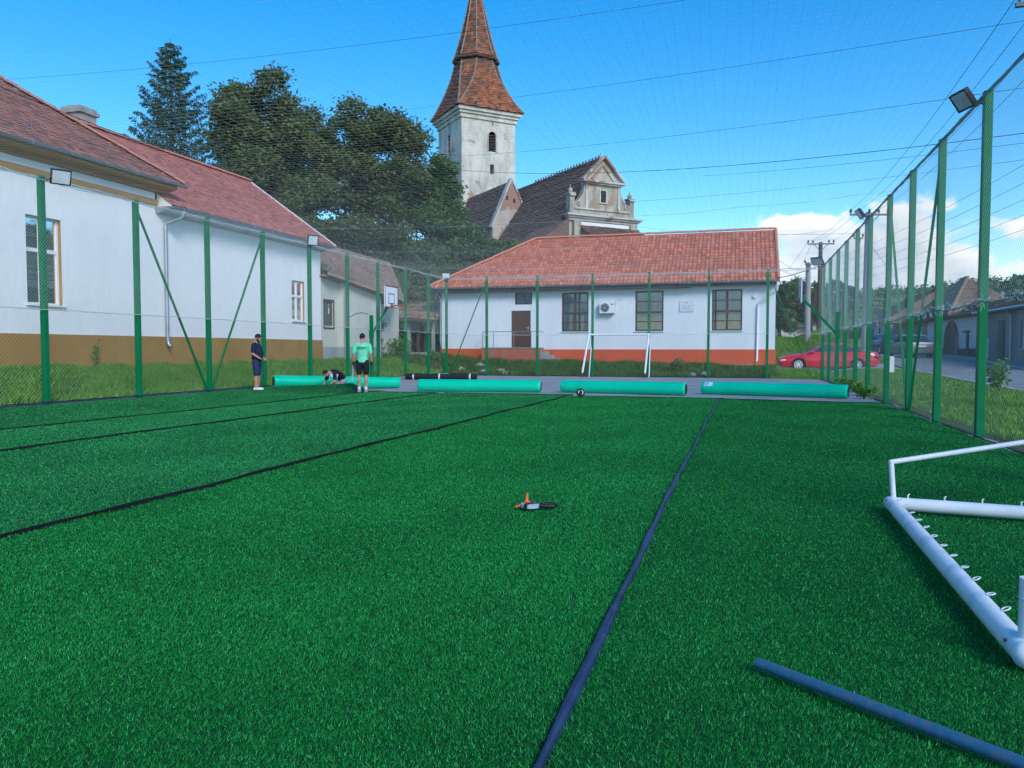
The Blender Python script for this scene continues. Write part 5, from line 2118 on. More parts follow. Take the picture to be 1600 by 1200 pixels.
def wires(name, segs, r, mat, parent, kind='stuff'):
    """(n, 2, 3) segments -> one mesh of three-sided wires"""
    a = np.array([s[0] for s in segs], float)
    b = np.array([s[1] for s in segs], float)
    d = b - a
    L = np.linalg.norm(d, axis=1)[:, None] + 1e-9
    d = d / L
    ref = np.tile(np.array([0.0, 0.0, 1.0]), (len(a), 1))
    ref[np.abs(d[:, 2]) > 0.9] = (1, 0, 0)
    x = np.cross(d, ref)
    x /= np.linalg.norm(x, axis=1)[:, None]
    y = np.cross(d, x)
    qs = []
    off = [x * math.cos(t) * r + y * math.sin(t) * r for t in (0.3, 0.3 + 2.094, 0.3 + 4.189)]
    for i in range(3):
        j = (i + 1) % 3
        q = np.empty((len(a), 4, 3))
        q[:, 0] = a + off[i]
        q[:, 1] = a + off[j]
        q[:, 2] = b + off[j]
        q[:, 3] = b + off[i]
        qs.append(q)
    co = np.concatenate(qs)
    o = np_mesh(name, co, np.random.default_rng(1).random(len(co)), mat, parent, 4)
    tag(o, kind=kind)
    return o


def post(parent, x, y, zb, zt, s=0.12):
    b = MB()
    b.lohi((x - s / 2, y - s / 2, zb), (x + s / 2, y + s / 2, zt))
    o = b.build('post', 'post_green', parent)
    bv = o.modifiers.new('bevel', 'BEVEL')
    bv.width = 0.012
    bv.segments = 2
    c = MB()
    c.lohi((x - s / 2 - .004, y - s / 2 - .004, zt + 0.001), (x + s / 2 + .004, y + s / 2 + .004, zt + 0.016))
    c.build('post_cap', 'post_green', o)
    return o


def lumpy_rope(pts, r, n, mb, wob=0.012):
    """a rope with net bunched round it"""
    out = []
    rs = []
    for i in range(len(pts) - 1):
        a, b = Vector(pts[i]), Vector(pts[i + 1])
        k = max(2, int((b - a).length / 0.16))
        for q in range(k):
            p = a.lerp(b, q / k)
            out.append(p + Vector((random.uniform(-wob, wob), random.uniform(-wob, wob), random.uniform(-wob, wob))))
            rs.append(r * random.uniform(0.7, 1.35))
    out.append(Vector(pts[-1]))
    rs.append(r)
    mb.tube(out, rs, n)


def fence(name, label, ax, fixed, us, inner, braces, rope_r, rope_mat, top_mat, top_r, fringe, step_lo, step_hi, u0, u1):
    """ax 'y': fence along y at x=fixed (left/right); ax 'x': along x at y=fixed (back)"""
    def pt(u, z, d=0.0):
        return Vector((fixed + inner * d, u, z)) if ax == 'y' else Vector((u, fixed + inner * d, z))
    def zb(u):
        p = pt(u, 0)
        return base_z(p.x, p.y)
    def zt(u):
        p = pt(u, 0)
        return top_z(p.x, p.y)
    mid = (u0 + u1) / 2
    p = pt(mid, zb(mid))
    root = empty(name, p, label, 'fence')
    for u in us:
        q = pt(u, 0)
        post(root, q.x, q.y, zb(u) - 0.1, zt(u))
    for (ut, ub) in braces:
        b = MB()
        s = 1 if ub > ut else -1
        A, B = pt(ut + s * 0.07, zt(ut) - 0.28), pt(ub - s * 0.10, zb(ub) + 0.03)
        b.beam(A, B, 0.045, 0.045, up=(1, 0, 0) if ax == 'y' else (0, 1, 0))
        b.build('brace', 'post_green', root)
    RZ = 2.05

    def rz(u):
        return zb(u) + RZ
    d = 0.075
    # chain link below
    W, H = u1 - u0, RZ
    dl = -0.072
    segs = diamond_net(lambda u, v: pt(u0 + u, zb(u0 + u) + v, dl + 0.004 * math.sin(u * 3.1 + v * 2)), W, H, step_lo * 1.414, 0.0012)
    wires('chain_link_mesh', segs, 0.00115, 'net_wire', root)
    # cord net above
    def Pu(u, v):
        uu = u0 + u
        zz0, zz1 = rz(uu), zt(uu) - 0.03
        return pt(uu + 0.012 * math.sin(v * 3.3 + uu * 0.9), zz0 + (zz1 - zz0) * v / 2.9, d + 0.02 * math.sin(uu * 2.3) * math.sin(v * 1.1))
    segs = diamond_net(Pu, W, 2.9, step_hi * 1.414, 0.001)
    wires('cord_net', segs, 0.00135, 'net_cord', root)
    # waist rope, with net laced round it
    b = MB()
    nodes = []
    uu = sorted([u0] + [u for u in us if u0 < u < u1] + [u1])
    for i in range(len(uu) - 1):
        for q in range(4):
            t = q / 4
            u = uu[i] + (uu[i + 1] - uu[i]) * t
            nodes.append(pt(u, rz(u) - 0.05 * math.sin(PI * t) * fringe, d + 0.012))
    nodes.append(pt(u1, rz(u1), d + 0.012))
    lumpy_rope(nodes, rope_r, 6, b, wob=0.009)
    b.build('waist_rope', rope_mat, root, smooth=True)
    if fringe:
        segs = []
        for _ in range(int((u1 - u0) * 26)):
            u = random.uniform(u0, u1)
            a = pt(u, rz(u) + random.uniform(-.03, .05), d + 0.02)
            c = a + Vector((random.uniform(-.05, .05), random.uniform(-.06, .06), random.uniform(-.09, .03)))
            e = c + Vector((random.uniform(-.04, .04), random.uniform(-.05, .05), random.uniform(-.07, .05)))
            segs += [(a, c), (c, e)]
        wires('net_tails', segs, 0.0026, 'rope_pale', root)
    # top rail / cable with the roof net tied on
    b = MB()
    nodes = [pt(u, zt(u) + 0.005 - (0.0 if top_r > 0.02 else 0.04 * (i % 2)), 0.0) for i, u in enumerate(np.linspace(u0, u1, 2 * len(us)))]
    lumpy_rope(nodes, top_r, 6, b, wob=0.006 if top_r > 0.02 else 0.012)
    b.build('top_cable', top_mat, root, smooth=True)
    b = MB()
    lumpy_rope([pt(u, zt(u) - 0.05 - 0.05 * abs(math.sin(u * 1.2)), d) for u in np.arange(u0, u1, 0.5)], 0.009, 5, b, 0.012)
    b.build('net_edge_rope', 'rope_pale' if fixed < 0 or ax == 'x' else 'rope_teal', root, smooth=True)
    b = MB()
    lumpy_rope([pt(u, zb(u) + 0.02, d) for u in np.arange(u0, u1, 1.0)], 0.012, 5, b, 0.008)
    b.build('bottom_wire', 'cable_dark', root, smooth=True)
    return root


fence('sports_fence', 'green post fence with mesh along the left side by the white house', 'y', PX0, LEFT_Y, 1, [(16.2, 18.92), (21.6, 18.92), (35.3, 37.6)],
      0.011, 'rope_pale', 'rope_pale', 0.014, 0, 0.066, 0.055, 9.0, PYB)
fence('sports_fence', 'green post fence with mesh along the street on the right', 'y', PX1, RIGHT_Y, -1, [(16.0, 18.5), (21.15, 18.5), (10.7, 8.0)],
      0.014, 'rope_teal', 'steel_rail', 0.028, 1, 0.066, 0.055, 2.7, 36.75)
fence('sports_fence', 'green post fence with mesh across the far end before the hall', 'x', PYB, BACK_X, -1, [(-12.42, -14.5), (1.22, 3.3)],
      0.011, 'rope_pale', 'rope_pale', 0.012, 0, 0.066, 0.055, PX0, PX1)


def pitch_kerb():
    b = MB()
    b.lohi((PX0 - 0.16, 6, -0.1), (PX0 + 0.10, 37.9, 0.075))
    o = b.build('fence_kerb', 'concrete')
    tag(o, kind='structure')
    b = MB()
    for y in np.arange(9, 21, 0.4):
        pass
    b.beam((PX0 + 0.16, 8, 0.115), (PX0 + 0.16, 20.6, 0.12), 0.10, 0.02)
    o = b.build('ground_sheet_edge', 'seam_blue')
    tag(o, kind='structure')


pitch_kerb()


def roof_net():
    root = empty('overhead_net', (-5.5, 20, 4.9), 'fine pale net stretched overhead across the whole pitch', 'net')
    x0, x1, y0, y1 = PX0, PX1, 2.0, PYB
    rr = np.random.default_rng(5)

    def z(x, y):
        u = (x - x0) / (x1 - x0)
        base = 5.03 + (5.10 - 5.03) * u - 0.004 * (y - 13)
        bay = (y % 5.4) / 5.4
        return base - 0.34 * math.sin(PI * u) ** 0.8 * (0.93 + 0.07 * math.sin(PI * bay) ** 2) + 0.02 * math.sin(x * 2.2 + y)
    segs = []
    st = 0.145
    for x in np.arange(x0 + .05, x1, st):
        ph = rr.uniform(0, 6)
        ys = np.arange(y0, y1 + 0.01, 0.75)
        pts = [(x + 0.03 * math.sin(y * 0.9 + ph) + 0.05 * math.sin(y * 0.33 + x), y, z(x, y)) for y in ys]
        segs += [(pts[i], pts[i + 1]) for i in range(len(pts) - 1)]
    for y in np.arange(y0, y1, st):
        ph = rr.uniform(0, 6)
        xs = np.linspace(x0, x1, 26)
        pts = [(x, y + 0.02 * math.sin(x * 1.1 + ph) + 0.10 * math.sin(x * 0.45 + y * 0.2), z(x, y)) for x in xs]
        segs += [(pts[i], pts[i + 1]) for i in range(len(pts) - 1)]
    o = wires('cord_net', segs, 0.00115, 'net_roof_cord', root)
    b = MB()
    for y in (20.5, 26.0, 31.5):
        lumpy_rope([(x, y, z(x, y) + 0.012) for x in np.linspace(x0, x1, 22)], 0.003, 4, b, 0.004)
    b.build('cross_rope', 'rope_teal', root, smooth=True)


roof_net()


def floodlight(x, y, z, look, arm_from, label, w=0.36, h=0.28):
    """slim black LED floodlight on a bracket, aimed along look"""
    root = empty('floodlight', (x, y, z), label, 'floodlight', 'floodlights on the fence posts')
    n = Vector(look).normalized()
    u = Vector((0, 0, 1)).cross(n).normalized()
    v = n.cross(u)
    R = Matrix((u, v, n)).transposed()
    c = Vector((x, y, z))
    b = MB()
    b.box(c - n * 0.03, (w, h, 0.055), R)
    for i in range(6):
        b.box(c - n * 0.07 + u * (i - 2.5) * w * 0.15, (0.012, h * 0.8, 0.03), R)
    fr = b.build('housing', 'black_plastic', root)
    b = MB()
    for s in (-1, 1):
        b.box(c + u * s * (w / 2 - 0.013) + n * 0.003, (0.026, h, 0.02), R)
        b.box(c + v * s * (h / 2 - 0.013) + n * 0.003, (w - 0.053, 0.026, 0.018), R)
    b.build('bezel', 'black_plastic', root)
    b = MB()
    b.box(c + n * 0.002, (w - 0.05, h - 0.05, 0.008), R)
    b.build('lens', 'lamp_glass', root)
    b = MB()
    a = Vector(arm_from)
    b.tube([a, a.lerp(c - n * 0.08, 0.6), c - n * 0.06], 0.014, 6)
    b.beam(c - n * 0.075 - u * w * 0.45, c - n * 0.075 + u * w * 0.45, 0.03, 0.012)
    b.build('bracket', 'steel_rail', root)


floodlight(PX0 + 0.38, 13.62, 5.05, (1.0, -0.55, -0.42), (PX0, 13.45, 4.95), 'black floodlight on the nearest left fence post', 0.40, 0.33)
floodlight(PX0 + 0.22, 24.3, 5.12, (1.0, -0.75, -0.4), (PX0, 24.4, 4.95), 'black floodlight on the left post before the far end of the white house', 0.38, 0.36)
floodlight(PX0 + 0.10, 37.45, 5.08, (0.35, -1.0, -0.15), (PX0, 37.7, 4.9), 'black floodlight on the far left corner post', 0.42, 0.30)
floodlight(PX1 - 0.36, 13.25, 5.03, (-1.0, -0.35, -0.75), (PX1, 13.3, 4.95), 'black floodlight on the nearest right fence post', 0.38, 0.30)
floodlight(PX1 - 0.32, 24.0, 5.12, (-1.0, -0.1, -0.7), (PX1, 24.1, 5.0), 'black floodlight halfway along the right fence', 0.36, 0.30)
floodlight(PX1 - 0.32, 36.3, 5.12, (-0.6, -1.0, -1.3), (PX1, 36.75, 4.95), 'black floodlight on the far right corner post', 0.50, 0.42)


# ------------------------------------------------------------------ basketball hoops
def hoop(px, py, s, board_x, board_y, zb, label, top=2.62):
    root = empty('basketball_hoop', (px, py, zb), label, 'basketball hoop')
    b = MB()
    b.lohi((px - 0.06, py - 0.06, zb - 0.1), (px + 0.06, py + 0.06, zb + top))
    b.lohi((px - 0.075, py - 0.075, zb + 1.72), (px + 0.075, py + 0.075, zb + 2.02))
    o = b.build('post', 'post_green', root)
    b = MB()
    b.beam((px + s * 0.05, py, zb + 1.90), (board_x - s * 0.05, board_y, zb + 3.13), 0.085, 0.085)
    b.build('arm', 'post_green', root)
    bz = zb + 3.35
    b = MB()
    b.lohi((board_x - 0.02, board_y - 0.60, bz - 0.42), (board_x + 0.02, board_y + 0.60, bz + 0.44))
    bd = b.build('backboard', 'white_paint', root)
    b = MB()
    xx = board_x + s * 0.022
    def strip(y0, y1, z0, z1):
        b.lohi((xx - 0.003, y0, z0), (xx + 0.003, y1, z1))
    Y = board_y
    for (hw, z0, z1, t) in ((0.60, bz - 0.42, bz + 0.44, 0.03), (0.27, bz - 0.27, bz + 0.15, 0.035)):
        strip(Y - hw, Y - hw + t, z0, z1)
        strip(Y + hw - t, Y + hw, z0, z1)
        strip(Y - hw + t, Y + hw - t, z0, z0 + t)
        strip(Y - hw + t, Y + hw - t, z1 - t, z1)
    b.build('board_lines', 'black_plastic', bd)
    b = MB()
    c = Vector((board_x + s * 0.40, Y, bz - 0.33))
    b.tube([c + Vector((math.cos(t) * 0.235, math.sin(t) * 0.235, 0)) for t in np.linspace(0, 2 * PI, 22, endpoint=False)], 0.014, 6, closed=True)
    b.lohi((board_x + (0.02 if s > 0 else -0.18), Y - 0.06, bz - 0.37), (board_x + (0.18 if s > 0 else -0.02), Y + 0.06, bz - 0.33))
    b.lohi((board_x + s * 0.022 - .02, Y - 0.09, bz - 0.42), (board_x + s * 0.022 + .02, Y + 0.09, bz - 0.26))
    b.build('ring', 'rust_orange', root, smooth=True)


mk('rust_orange', (0.50, 0.13, 0.06), (0.36, 0.09, 0.05), scale=12, rough=0.6)
hoop(-14.2, 28.35, 1, -13.52, 28.75, 0.05, 'basketball hoop with green post and white backboard by the left fence')
hoop(3.2, 28.6, -1, 2.0, 28.75, -0.04, 'basketball hoop seen edge-on by the right fence, ring pointing left')


# ------------------------------------------------------------------ goals
def back_goal():
    root = empty('football_goal', (-5.7, 37.3, -0.04), 'small white goal frame leaning back against the far fence', 'goal')
    z0 = -0.04
    L0, L1 = Vector((-7.32, 36.9, z0)), Vector((-7.08, 37.52, 2.02))
    R0, R1 = Vector((-4.30, 36.9, z0)), Vector((-4.18, 37.52, 2.02))
    b = MB()
    b.tube([L0 + (L1 - L0) * 0.10, L1 + Vector((0, 0, .045))], 0.05, 10)
    b.build('goal_post', 'goal_white', root, smooth=True)
    b = MB()
    b.tube([R0 + (R1 - R0) * 0.10, R1 + Vector((0, 0, .045))], 0.05, 10)
    b.build('goal_post', 'goal_white', root, smooth=True)
    b = MB()
    b.tube([L1, R1], 0.05, 10)
    b.build('crossbar', 'goal_white', root, smooth=True)
    for P, Q in ((L0, L1), (R0, R1)):
        b = MB()
        b.tube([P, P + (Q - P) * 0.10], 0.042, 8)
        b.build('post_foot', 'rust', root, smooth=True)
    b = MB()
    b.tube([Vector((-7.05, 37.4, z0)), Vector((-6.98, 37.55, 1.35)), L1], 0.028, 6)
    b.tube([Vector((-4.14, 37.4, z0)), Vector((-4.12, 37.55, 1.35)), R1], 0.028, 6)
    b.build('rear_stay', 'goal_white', root, smooth=True)


back_goal()


def near_goal():
    root = empty('goal_frame', (1.15, 5.2, 0.0), 'white tubular goal frame lying on the turf at the right edge', 'goal')
    r = 0.052
    z = r + 0.006
    A = Vector((1.19, 6.84, z))
    B = Vector((1.135, 3.56, z))
    b = MB()
    b.tube([A + Vector((0, 0.02, 0)), B], r, 18)
    b.ball(A + Vector((0, 0.02, 0)), r * 0.995, 14, 9)
    b.ball(B, r * 1.06, 16, 10)
    b.build('crossbar', 'goal_scuff', root, smooth=True)
    b = MB()
    b.tube([A + Vector((0.02, -0.02, 0)), A + Vector((2.05, -0.28, 0))], r, 18)
    b.build('goal_post', 'goal_white', root, smooth=True)
    b = MB()
    b.tube([B + Vector((0.04, 0.0, 0)), B + Vector((2.0, -0.1, 0))], r, 18)
    b.build('goal_post', 'goal_white', root, smooth=True)
    # short upright stub, open at the top
    S = B + Vector((0.06, 0.16, 0))
    S = Vector((1.16, 3.63, z))
    b = MB()
    b.tube([S, S + Vector((0.0, 0.0, 0.30))], 0.0365, 18, False)
    b.tube([S + Vector((0, 0, .30)), S + Vector((0, 0, .301)), S + Vector((0, 0, .24))], [0.0365, 0.030, 0.030], 18, False)
    b.build('socket', 'goal_white', root, smooth=True)
    b = MB()
    b.disc(S + Vector((0, 0, 0.235)), (0, 0, 1), 0.031, 0.008, 16)
    b.build('socket_bore', 'room_dark', root)
    b = MB()
    b.tube([S + Vector((-.038 * math.cos(t), .038 * math.sin(t), 0.215)) for t in np.linspace(0, 2 * PI, 16, endpoint=False)], 0.0035, 5, closed=True)
    b.build('weld_ring', 'tape_grey', root)
    # thin net support: up from the far corner, then off to the right
    T0 = A + Vector((0.02, 0, 0.03))
    T1 = A + Vector((0.0, 0.02, 0.33))
    T2 = Vector((3.1, 7.35, 0.70))
    b = MB()
    b.tube([T0, T1], 0.021, 12)
    b.ball(T1, 0.0215, 10, 7)
    b.tube([T1, T2], 0.021, 12)
    b.build('net_support', 'goal_white', root, smooth=True)
    # hooks along both tubes
    for i in range(13):
        t = (i + 0.55) / 13.3
        p = A.lerp(B, t) + Vector((0.022, 0, 0.046))
        h = MB()
        a0 = random.uniform(-.3, .3)
        R = Matrix.Rotation(a0, 3, 'Z') @ Matrix.Rotation(-0.35 + random.uniform(-.15, .15), 3, 'Y')
        pts = [p + R @ Vector((0.004 + 0.019 * (1 - math.cos(q)), 0.017 * math.sin(q), 0.0)) for q in np.linspace(-0.2, 5.9, 14)]
        h.tube(pts, 0.0035, 6)
        h.build('net_hook', 'goal_white', root, smooth=True)
    for i in range(8):
        p = A + Vector((0.12 + 0.255 * i, -0.03 - 0.0315 * i, 0.045))
        h = MB()
        h.tube([p, p + Vector((0, 0, 0.03)), p + Vector((0.012, 0.012, 0.036))], 0.0055, 6)
        h.build('net_peg', 'goal_white', root, smooth=True)
    b = MB()
    for dx in (-0.028,):
        b.disc(B + Vector((-0.049, 0.10, 0.022)), (1, 0, -.4), 0.008, 0.008, 10)
        b.disc(A + Vector((-0.045, -0.05, 0.028)), (1, 0, -.5), 0.008, 0.008, 10)
    b.build('bolt', 'rust', root)


near_goal()


def blue_pole():
    A = Vector((0.085, 3.25, 0.028))
    d = Vector((0.80, -0.60, 0)).normalized()
    b = MB()
    r = 0.0225
    b.tube([A, A + d * 0.01, A + d * 2.6], [r * 0.95, r, r], 20, False)
    b.tube([A, A + d * 0.004, A + d * 0.08], [r * 0.95, r * 0.82, r * 0.82], 20, False)
    o = b.build('steel_pole', 'pole_blue', smooth=True)
    tag(o, 'worn blue steel pole lying on the turf at the lower right', 'pole')


blue_pole()


def measuring_tape():
    root = empty('measuring_tape', (-1.6, 6.07, 0.0), 'open reel measuring tape with orange crank lying on the turf', 'measuring tape')
    z = 0.028
    c = Vector((-1.625, 6.07, z))
    ud = Vector((1, 0.28, 0)).normalized()
    b = MB()
    b.tube([c - Vector((0, 0, 0.016)), c - Vector((0, 0, 0.014)), c + Vector((0, 0, 0.014)), c + Vector((0, 0, 0.016))], [0.070, 0.078, 0.078, 0.070], 28)
    b.build('tape_coil', 'tape_grey', root, smooth=True)
    b = MB()
    for a in np.linspace(0, 2 * PI, 3, endpoint=False):
        e = Vector((math.cos(a + 0.3), math.sin(a + 0.3), 0))
        b.beam(c + e * 0.02 + Vector((0, 0, 0.018)), c + e * 0.088 + Vector((0, 0, 0.018)), 0.026, 0.008)
        b.beam(c + e * 0.082 + Vector((0, 0, -0.02)), c + e * 0.082 + Vector((0, 0, 0.02)), 0.026, 0.012)
    b.disc(c + Vector((0, 0, 0.019)), (0, 0, 1), 0.032, 0.010, 16)
    b.build('reel_frame', 'black_plastic', root)
    b = MB()
    h0 = c + ud * 0.075
    h1 = c + ud * 0.19
    R = Matrix.Rotation(math.atan2(ud.y, ud.x), 3, 'Z')
    sd = Vector((-ud.y, ud.x, 0))
    b.tube([h0 + sd * 0.03, h0.lerp(h1, .5) + sd * 0.035, h1 + sd * 0.03, h1 + ud * 0.018, h1 - sd * 0.03, h0.lerp(h1, .5) - sd * 0.035, h0 - sd * 0.03], 0.016, 8)
    b.build('handle', 'black_plastic', root, smooth=True)
    b = MB()
    b.beam(c + Vector((0, 0, 0.026)), c - ud * 0.05 + Vector((0, 0, 0.028)), 0.03, 0.008)
    k = c - ud * 0.028 + Vector((0, 0, 0.028))
    b.tube([k, k + Vector((0, 0, 0.014)), k + Vector((0.002, 0, 0.055)), k + Vector((0.003, 0, 0.072))], [0.024, 0.013, 0.010, 0.008], 12)
    b.build('crank', 'orange_plastic', root, smooth=True)
    b = MB()
    e = c - ud * 0.078
    b.tube([e, e - ud * 0.02 + Vector((0, 0, -.006)), e - ud * 0.04 + Vector((0, 0, -.014))], 0.009, 8)
    b.build('tape_tip', 'orange_plastic', root, smooth=True)


measuring_tape()


def small_reel():
    root = empty('string_reel', (-4.14, 20.75, 0.0), 'small round black and white reel at the turf edge', 'reel')
    c = Vector((-4.14, 20.75, 0.125))
    n = Vector((0.25, -1, 0.35)).normalized()
    b = MB()
    ref = n.cross(Vector((0, 0, 1))).normalized()
    ref2 = n.cross(ref)
    b.tube([c + (ref * math.cos(t) + ref2 * math.sin(t)) * 0.105 for t in np.linspace(0, 2 * PI, 24, endpoint=False)], 0.018, 7, closed=True)
    b.tube([c - ref * 0.1, c + ref * 0.1], 0.012, 6)
    b.build('rim', 'black_plastic', root, smooth=True)
    b = MB()
    b.disc(c - n * 0.02, n, 0.085, 0.05, 20)
    w = MB()
    w.tube([c + n * .02 + (ref * math.cos(t) + ref2 * math.sin(t)) * 0.06 for t in np.linspace(2.2, 4.4, 9)], 0.014, 6)
    w.tube([c + n * .02 + (ref * math.cos(t) + ref2 * math.sin(t)) * 0.06 for t in np.linspace(5.2, 6.6, 7)], 0.012, 6)
    w.build('tape', 'strap_white', root, smooth=True)
    b.tube([c + n * 0.02, c + n * 0.05, c + n * 0.06 + ref2 * 0.05], 0.014, 6)
    b.build('spool', 'black_plastic', root, smooth=True)


small_reel()


# ------------------------------------------------------------------ turf rolls
def roll(A, B, r, label, sticker=None, ragged=0.0, seed=0):
    A, B = Vector(A), Vector(B)
    rd = random.Random(seed)
    root = empty('turf_roll', ((A.x + B.x) / 2, (A.y + B.y) / 2, min(A.z, B.z) - r), label, 'turf roll', 'wrapped turf rolls along the end of the turf')
    d = (B - A).normalized()
    x = d.cross(Vector((0, 0, 1))).normalized()
    y = x.cross(d)
    n = 28
    L = (B - A).length
    ss = [0, 0.012, 0.04, 0.10] + list(np.linspace(0.25, L - 0.25, 16)) + [L - 0.10, L - 0.04, L - 0.012, L]
    rings = []
    for s in ss:
        e = min(s, L - s)
        k = 0.80 if e == 0 else (0.93 if e < 0.02 else (0.99 if e < 0.06 else 1.0))
        ring = []
        for j in range(n):
            t = 2 * PI * j / n
            rr = r * k * (1 + 0.012 * math.sin(3 * t + s * 2.1 + seed) + rd.uniform(-.008, .008))
            if e < 0.5:
                rr += 0.012 * (0.5 - e) * math.sin(t * 5 + s * 9)
            v = x * math.cos(t) * rr * 1.03 + y * math.sin(t) * rr
            if v.z < -r * 0.9:
                v.z = -r * 0.9
            ring.append(A + d * s + v)
        rings.append(ring)
    b = MB()
    b.rings(rings, False, 0.5)
    b.build('wrapping', 'roll_wrap', root, smooth=True)
    for P, s in ((A, -1), (B, 1)):
        b = MB()
        q = P - d * s * 0.006
        b.disc(q, d, r * 0.80, 0.008, 24)
        for t in range(5):
            b.tube([q + d * s * 0.006 + (x * math.cos(a) + y * math.sin(a)) * r * (0.16 + 0.14 * t) for a in np.linspace(0, 2 * PI, 20, endpoint=False)], 0.006, 4, closed=True)
        b.build('roll_end', 'roll_core', root)
    if sticker is not None:
        b = MB()
        base = A + d * sticker
        for i in range(5):
            t0 = 0.35 + 0.16 * i
            pts = []
            for (s, t) in ((0, t0), (0.24, t0), (0.24, t0 + 0.165), (0, t0 + 0.165)):
                cdir = (x if x.y < 0 else -x)
                pts.append(base + d * s + (cdir * math.cos(t) * 1.03 + Vector((0, 0, 1)) * math.sin(t)) * (r + 0.006))
            b.poly(pts, 0.5)
        b.build('label_sticker', 'sticker', root)
        b = MB()
        for i in range(3):
            t = 0.5 + 0.2 * i
            cdir = (x if x.y < 0 else -x)
            pts = [base + d * s + (cdir * math.cos(tt) * 1.03 + Vector((0, 0, 1)) * math.sin(tt)) * (r + 0.010) for (s, tt) in ((0.03, t), (0.12, t), (0.12, t + 0.09), (0.03, t + 0.09))]
            b.poly(pts, 0.5)
        b.build('label_print', 'ac_blue', root)


mk('sticker', (0.55, 0.68, 0.82), (0.48, 0.62, 0.78), scale=6, rough=0.4)
zr = -0.045
roll((-9.85, 22.95, zr + 0.19), (-5.95, 23.5, zr + 0.19), 0.205, 'wrapped green turf roll in front of the black roll', None, seed=2)
roll((-5.33, 23.75, zr + 0.185), (-1.48, 23.05, zr + 0.185), 0.20, 'wrapped green turf roll lying in front of the small goal', None, seed=3)
roll((-1.06, 24.0, zr + 0.185), (2.86, 22.85, zr + 0.185), 0.20, 'wrapped green turf roll with a pale label sticker', 0.12, seed=4)
roll((-11.35, 24.7, zr + 0.185), (-14.25, 21.55, zr + 0.33), 0.195, 'partly unrolled green turf roll behind the crouching man', None, seed=5)


def black_roll():
    A, B = Vector((-14.3, 31.9, 0.09)), Vector((-11.05, 32.15, 0.09))
    root = empty('fabric_roll', (-12.7, 32.0, -0.04), 'black roll tied with three white straps behind the green rolls', 'roll')
    b = MB()
    d = (B - A).normalized()
    L = (B - A).length
    pts, rs = [], []
    for s in np.linspace(0, L, 30):
        pts.append(A + d * s + Vector((0, 0, 0.012 * math.sin(s * 3))))
        rs.append(0.135 * (1 + 0.06 * math.sin(s * 5.1)))
    b.tube(pts, rs, 18)
    b.build('fabric', 'black_fabric', root, smooth=True)
    for s in (0.35, 1.55, 2.95):
        b = MB()
        p = A + d * s
        q = p + d * 0.07 + Vector((0, 0, 0))
        b.tube([p, q], [0.150, 0.150], 18, False)
        b.build('strap', 'strap_white', root, smooth=True)


black_roll()


# ------------------------------------------------------------------ people
def remeshed(name, mb, mat, parent, vox, smooth_it=6):
    me = bpy.data.meshes.new(name + '_raw')
    me.from_pydata([tuple(p) for p in mb.v], [], mb.f)
    o = bpy.data.objects.new(name, me)
    COL.objects.link(o)
    m_ = o.modifiers.new('remesh', 'REMESH')
    m_.mode = 'VOXEL'
    m_.voxel_size = vox
    s = o.modifiers.new('smooth', 'SMOOTH')
    s.iterations = smooth_it
    s.factor = 0.5
    dg = bpy.context.evaluated_depsgraph_get()
    me2 = bpy.data.meshes.new_from_object(o.evaluated_get(dg))
    me2.name = name
    o.modifiers.clear()
    o.data = me2
    bpy.data.meshes.remove(me)
    me2.materials.clear()
    me2.materials.append(M[mat])
    me2.shade_smooth()
    o.parent = parent
    return o


def ell_ring(c, rx, ry, ux, uy, n=16):
    return [c + ux * (rx * math.cos(2 * PI * i / n)) + uy * (ry * math.sin(2 * PI * i / n)) for i in range(n)]


def limb(mb, pts, rs, n=12):
    """tapering limb with round joints"""
    pts = [Vector(p) for p in pts]
    for i in range(len(pts) - 1):
        k = 5
        sub = [pts[i].lerp(pts[i + 1], q / k) for q in range(k + 1)]
        bulge = [0, .05, .08, .06, .02, 0]
        mb.tube(sub, [(rs[i] + (rs[i + 1] - rs[i]) * q / k) * (1 + bulge[q]) for q in range(k + 1)], n)
    for p, r in zip(pts, rs):
        mb.ball(p, r, n, 8)


def torso(mb, stations, lat):
    """stations: (centre, half width, half depth); lat = sideways unit vector"""
    rings = []
    lat = Vector(lat).normalized()
    cs = [Vector(s[0]) for s in stations]
    for i, (c, rx, ry) in enumerate(stations):
        t = (cs[min(i + 1, len(cs) - 1)] - cs[max(0, i - 1)]).normalized()
        fw = t.cross(lat).normalized()
        rings.append(ell_ring(Vector(c), rx, ry, lat, fw, 18))
    mb.rings(rings, True)


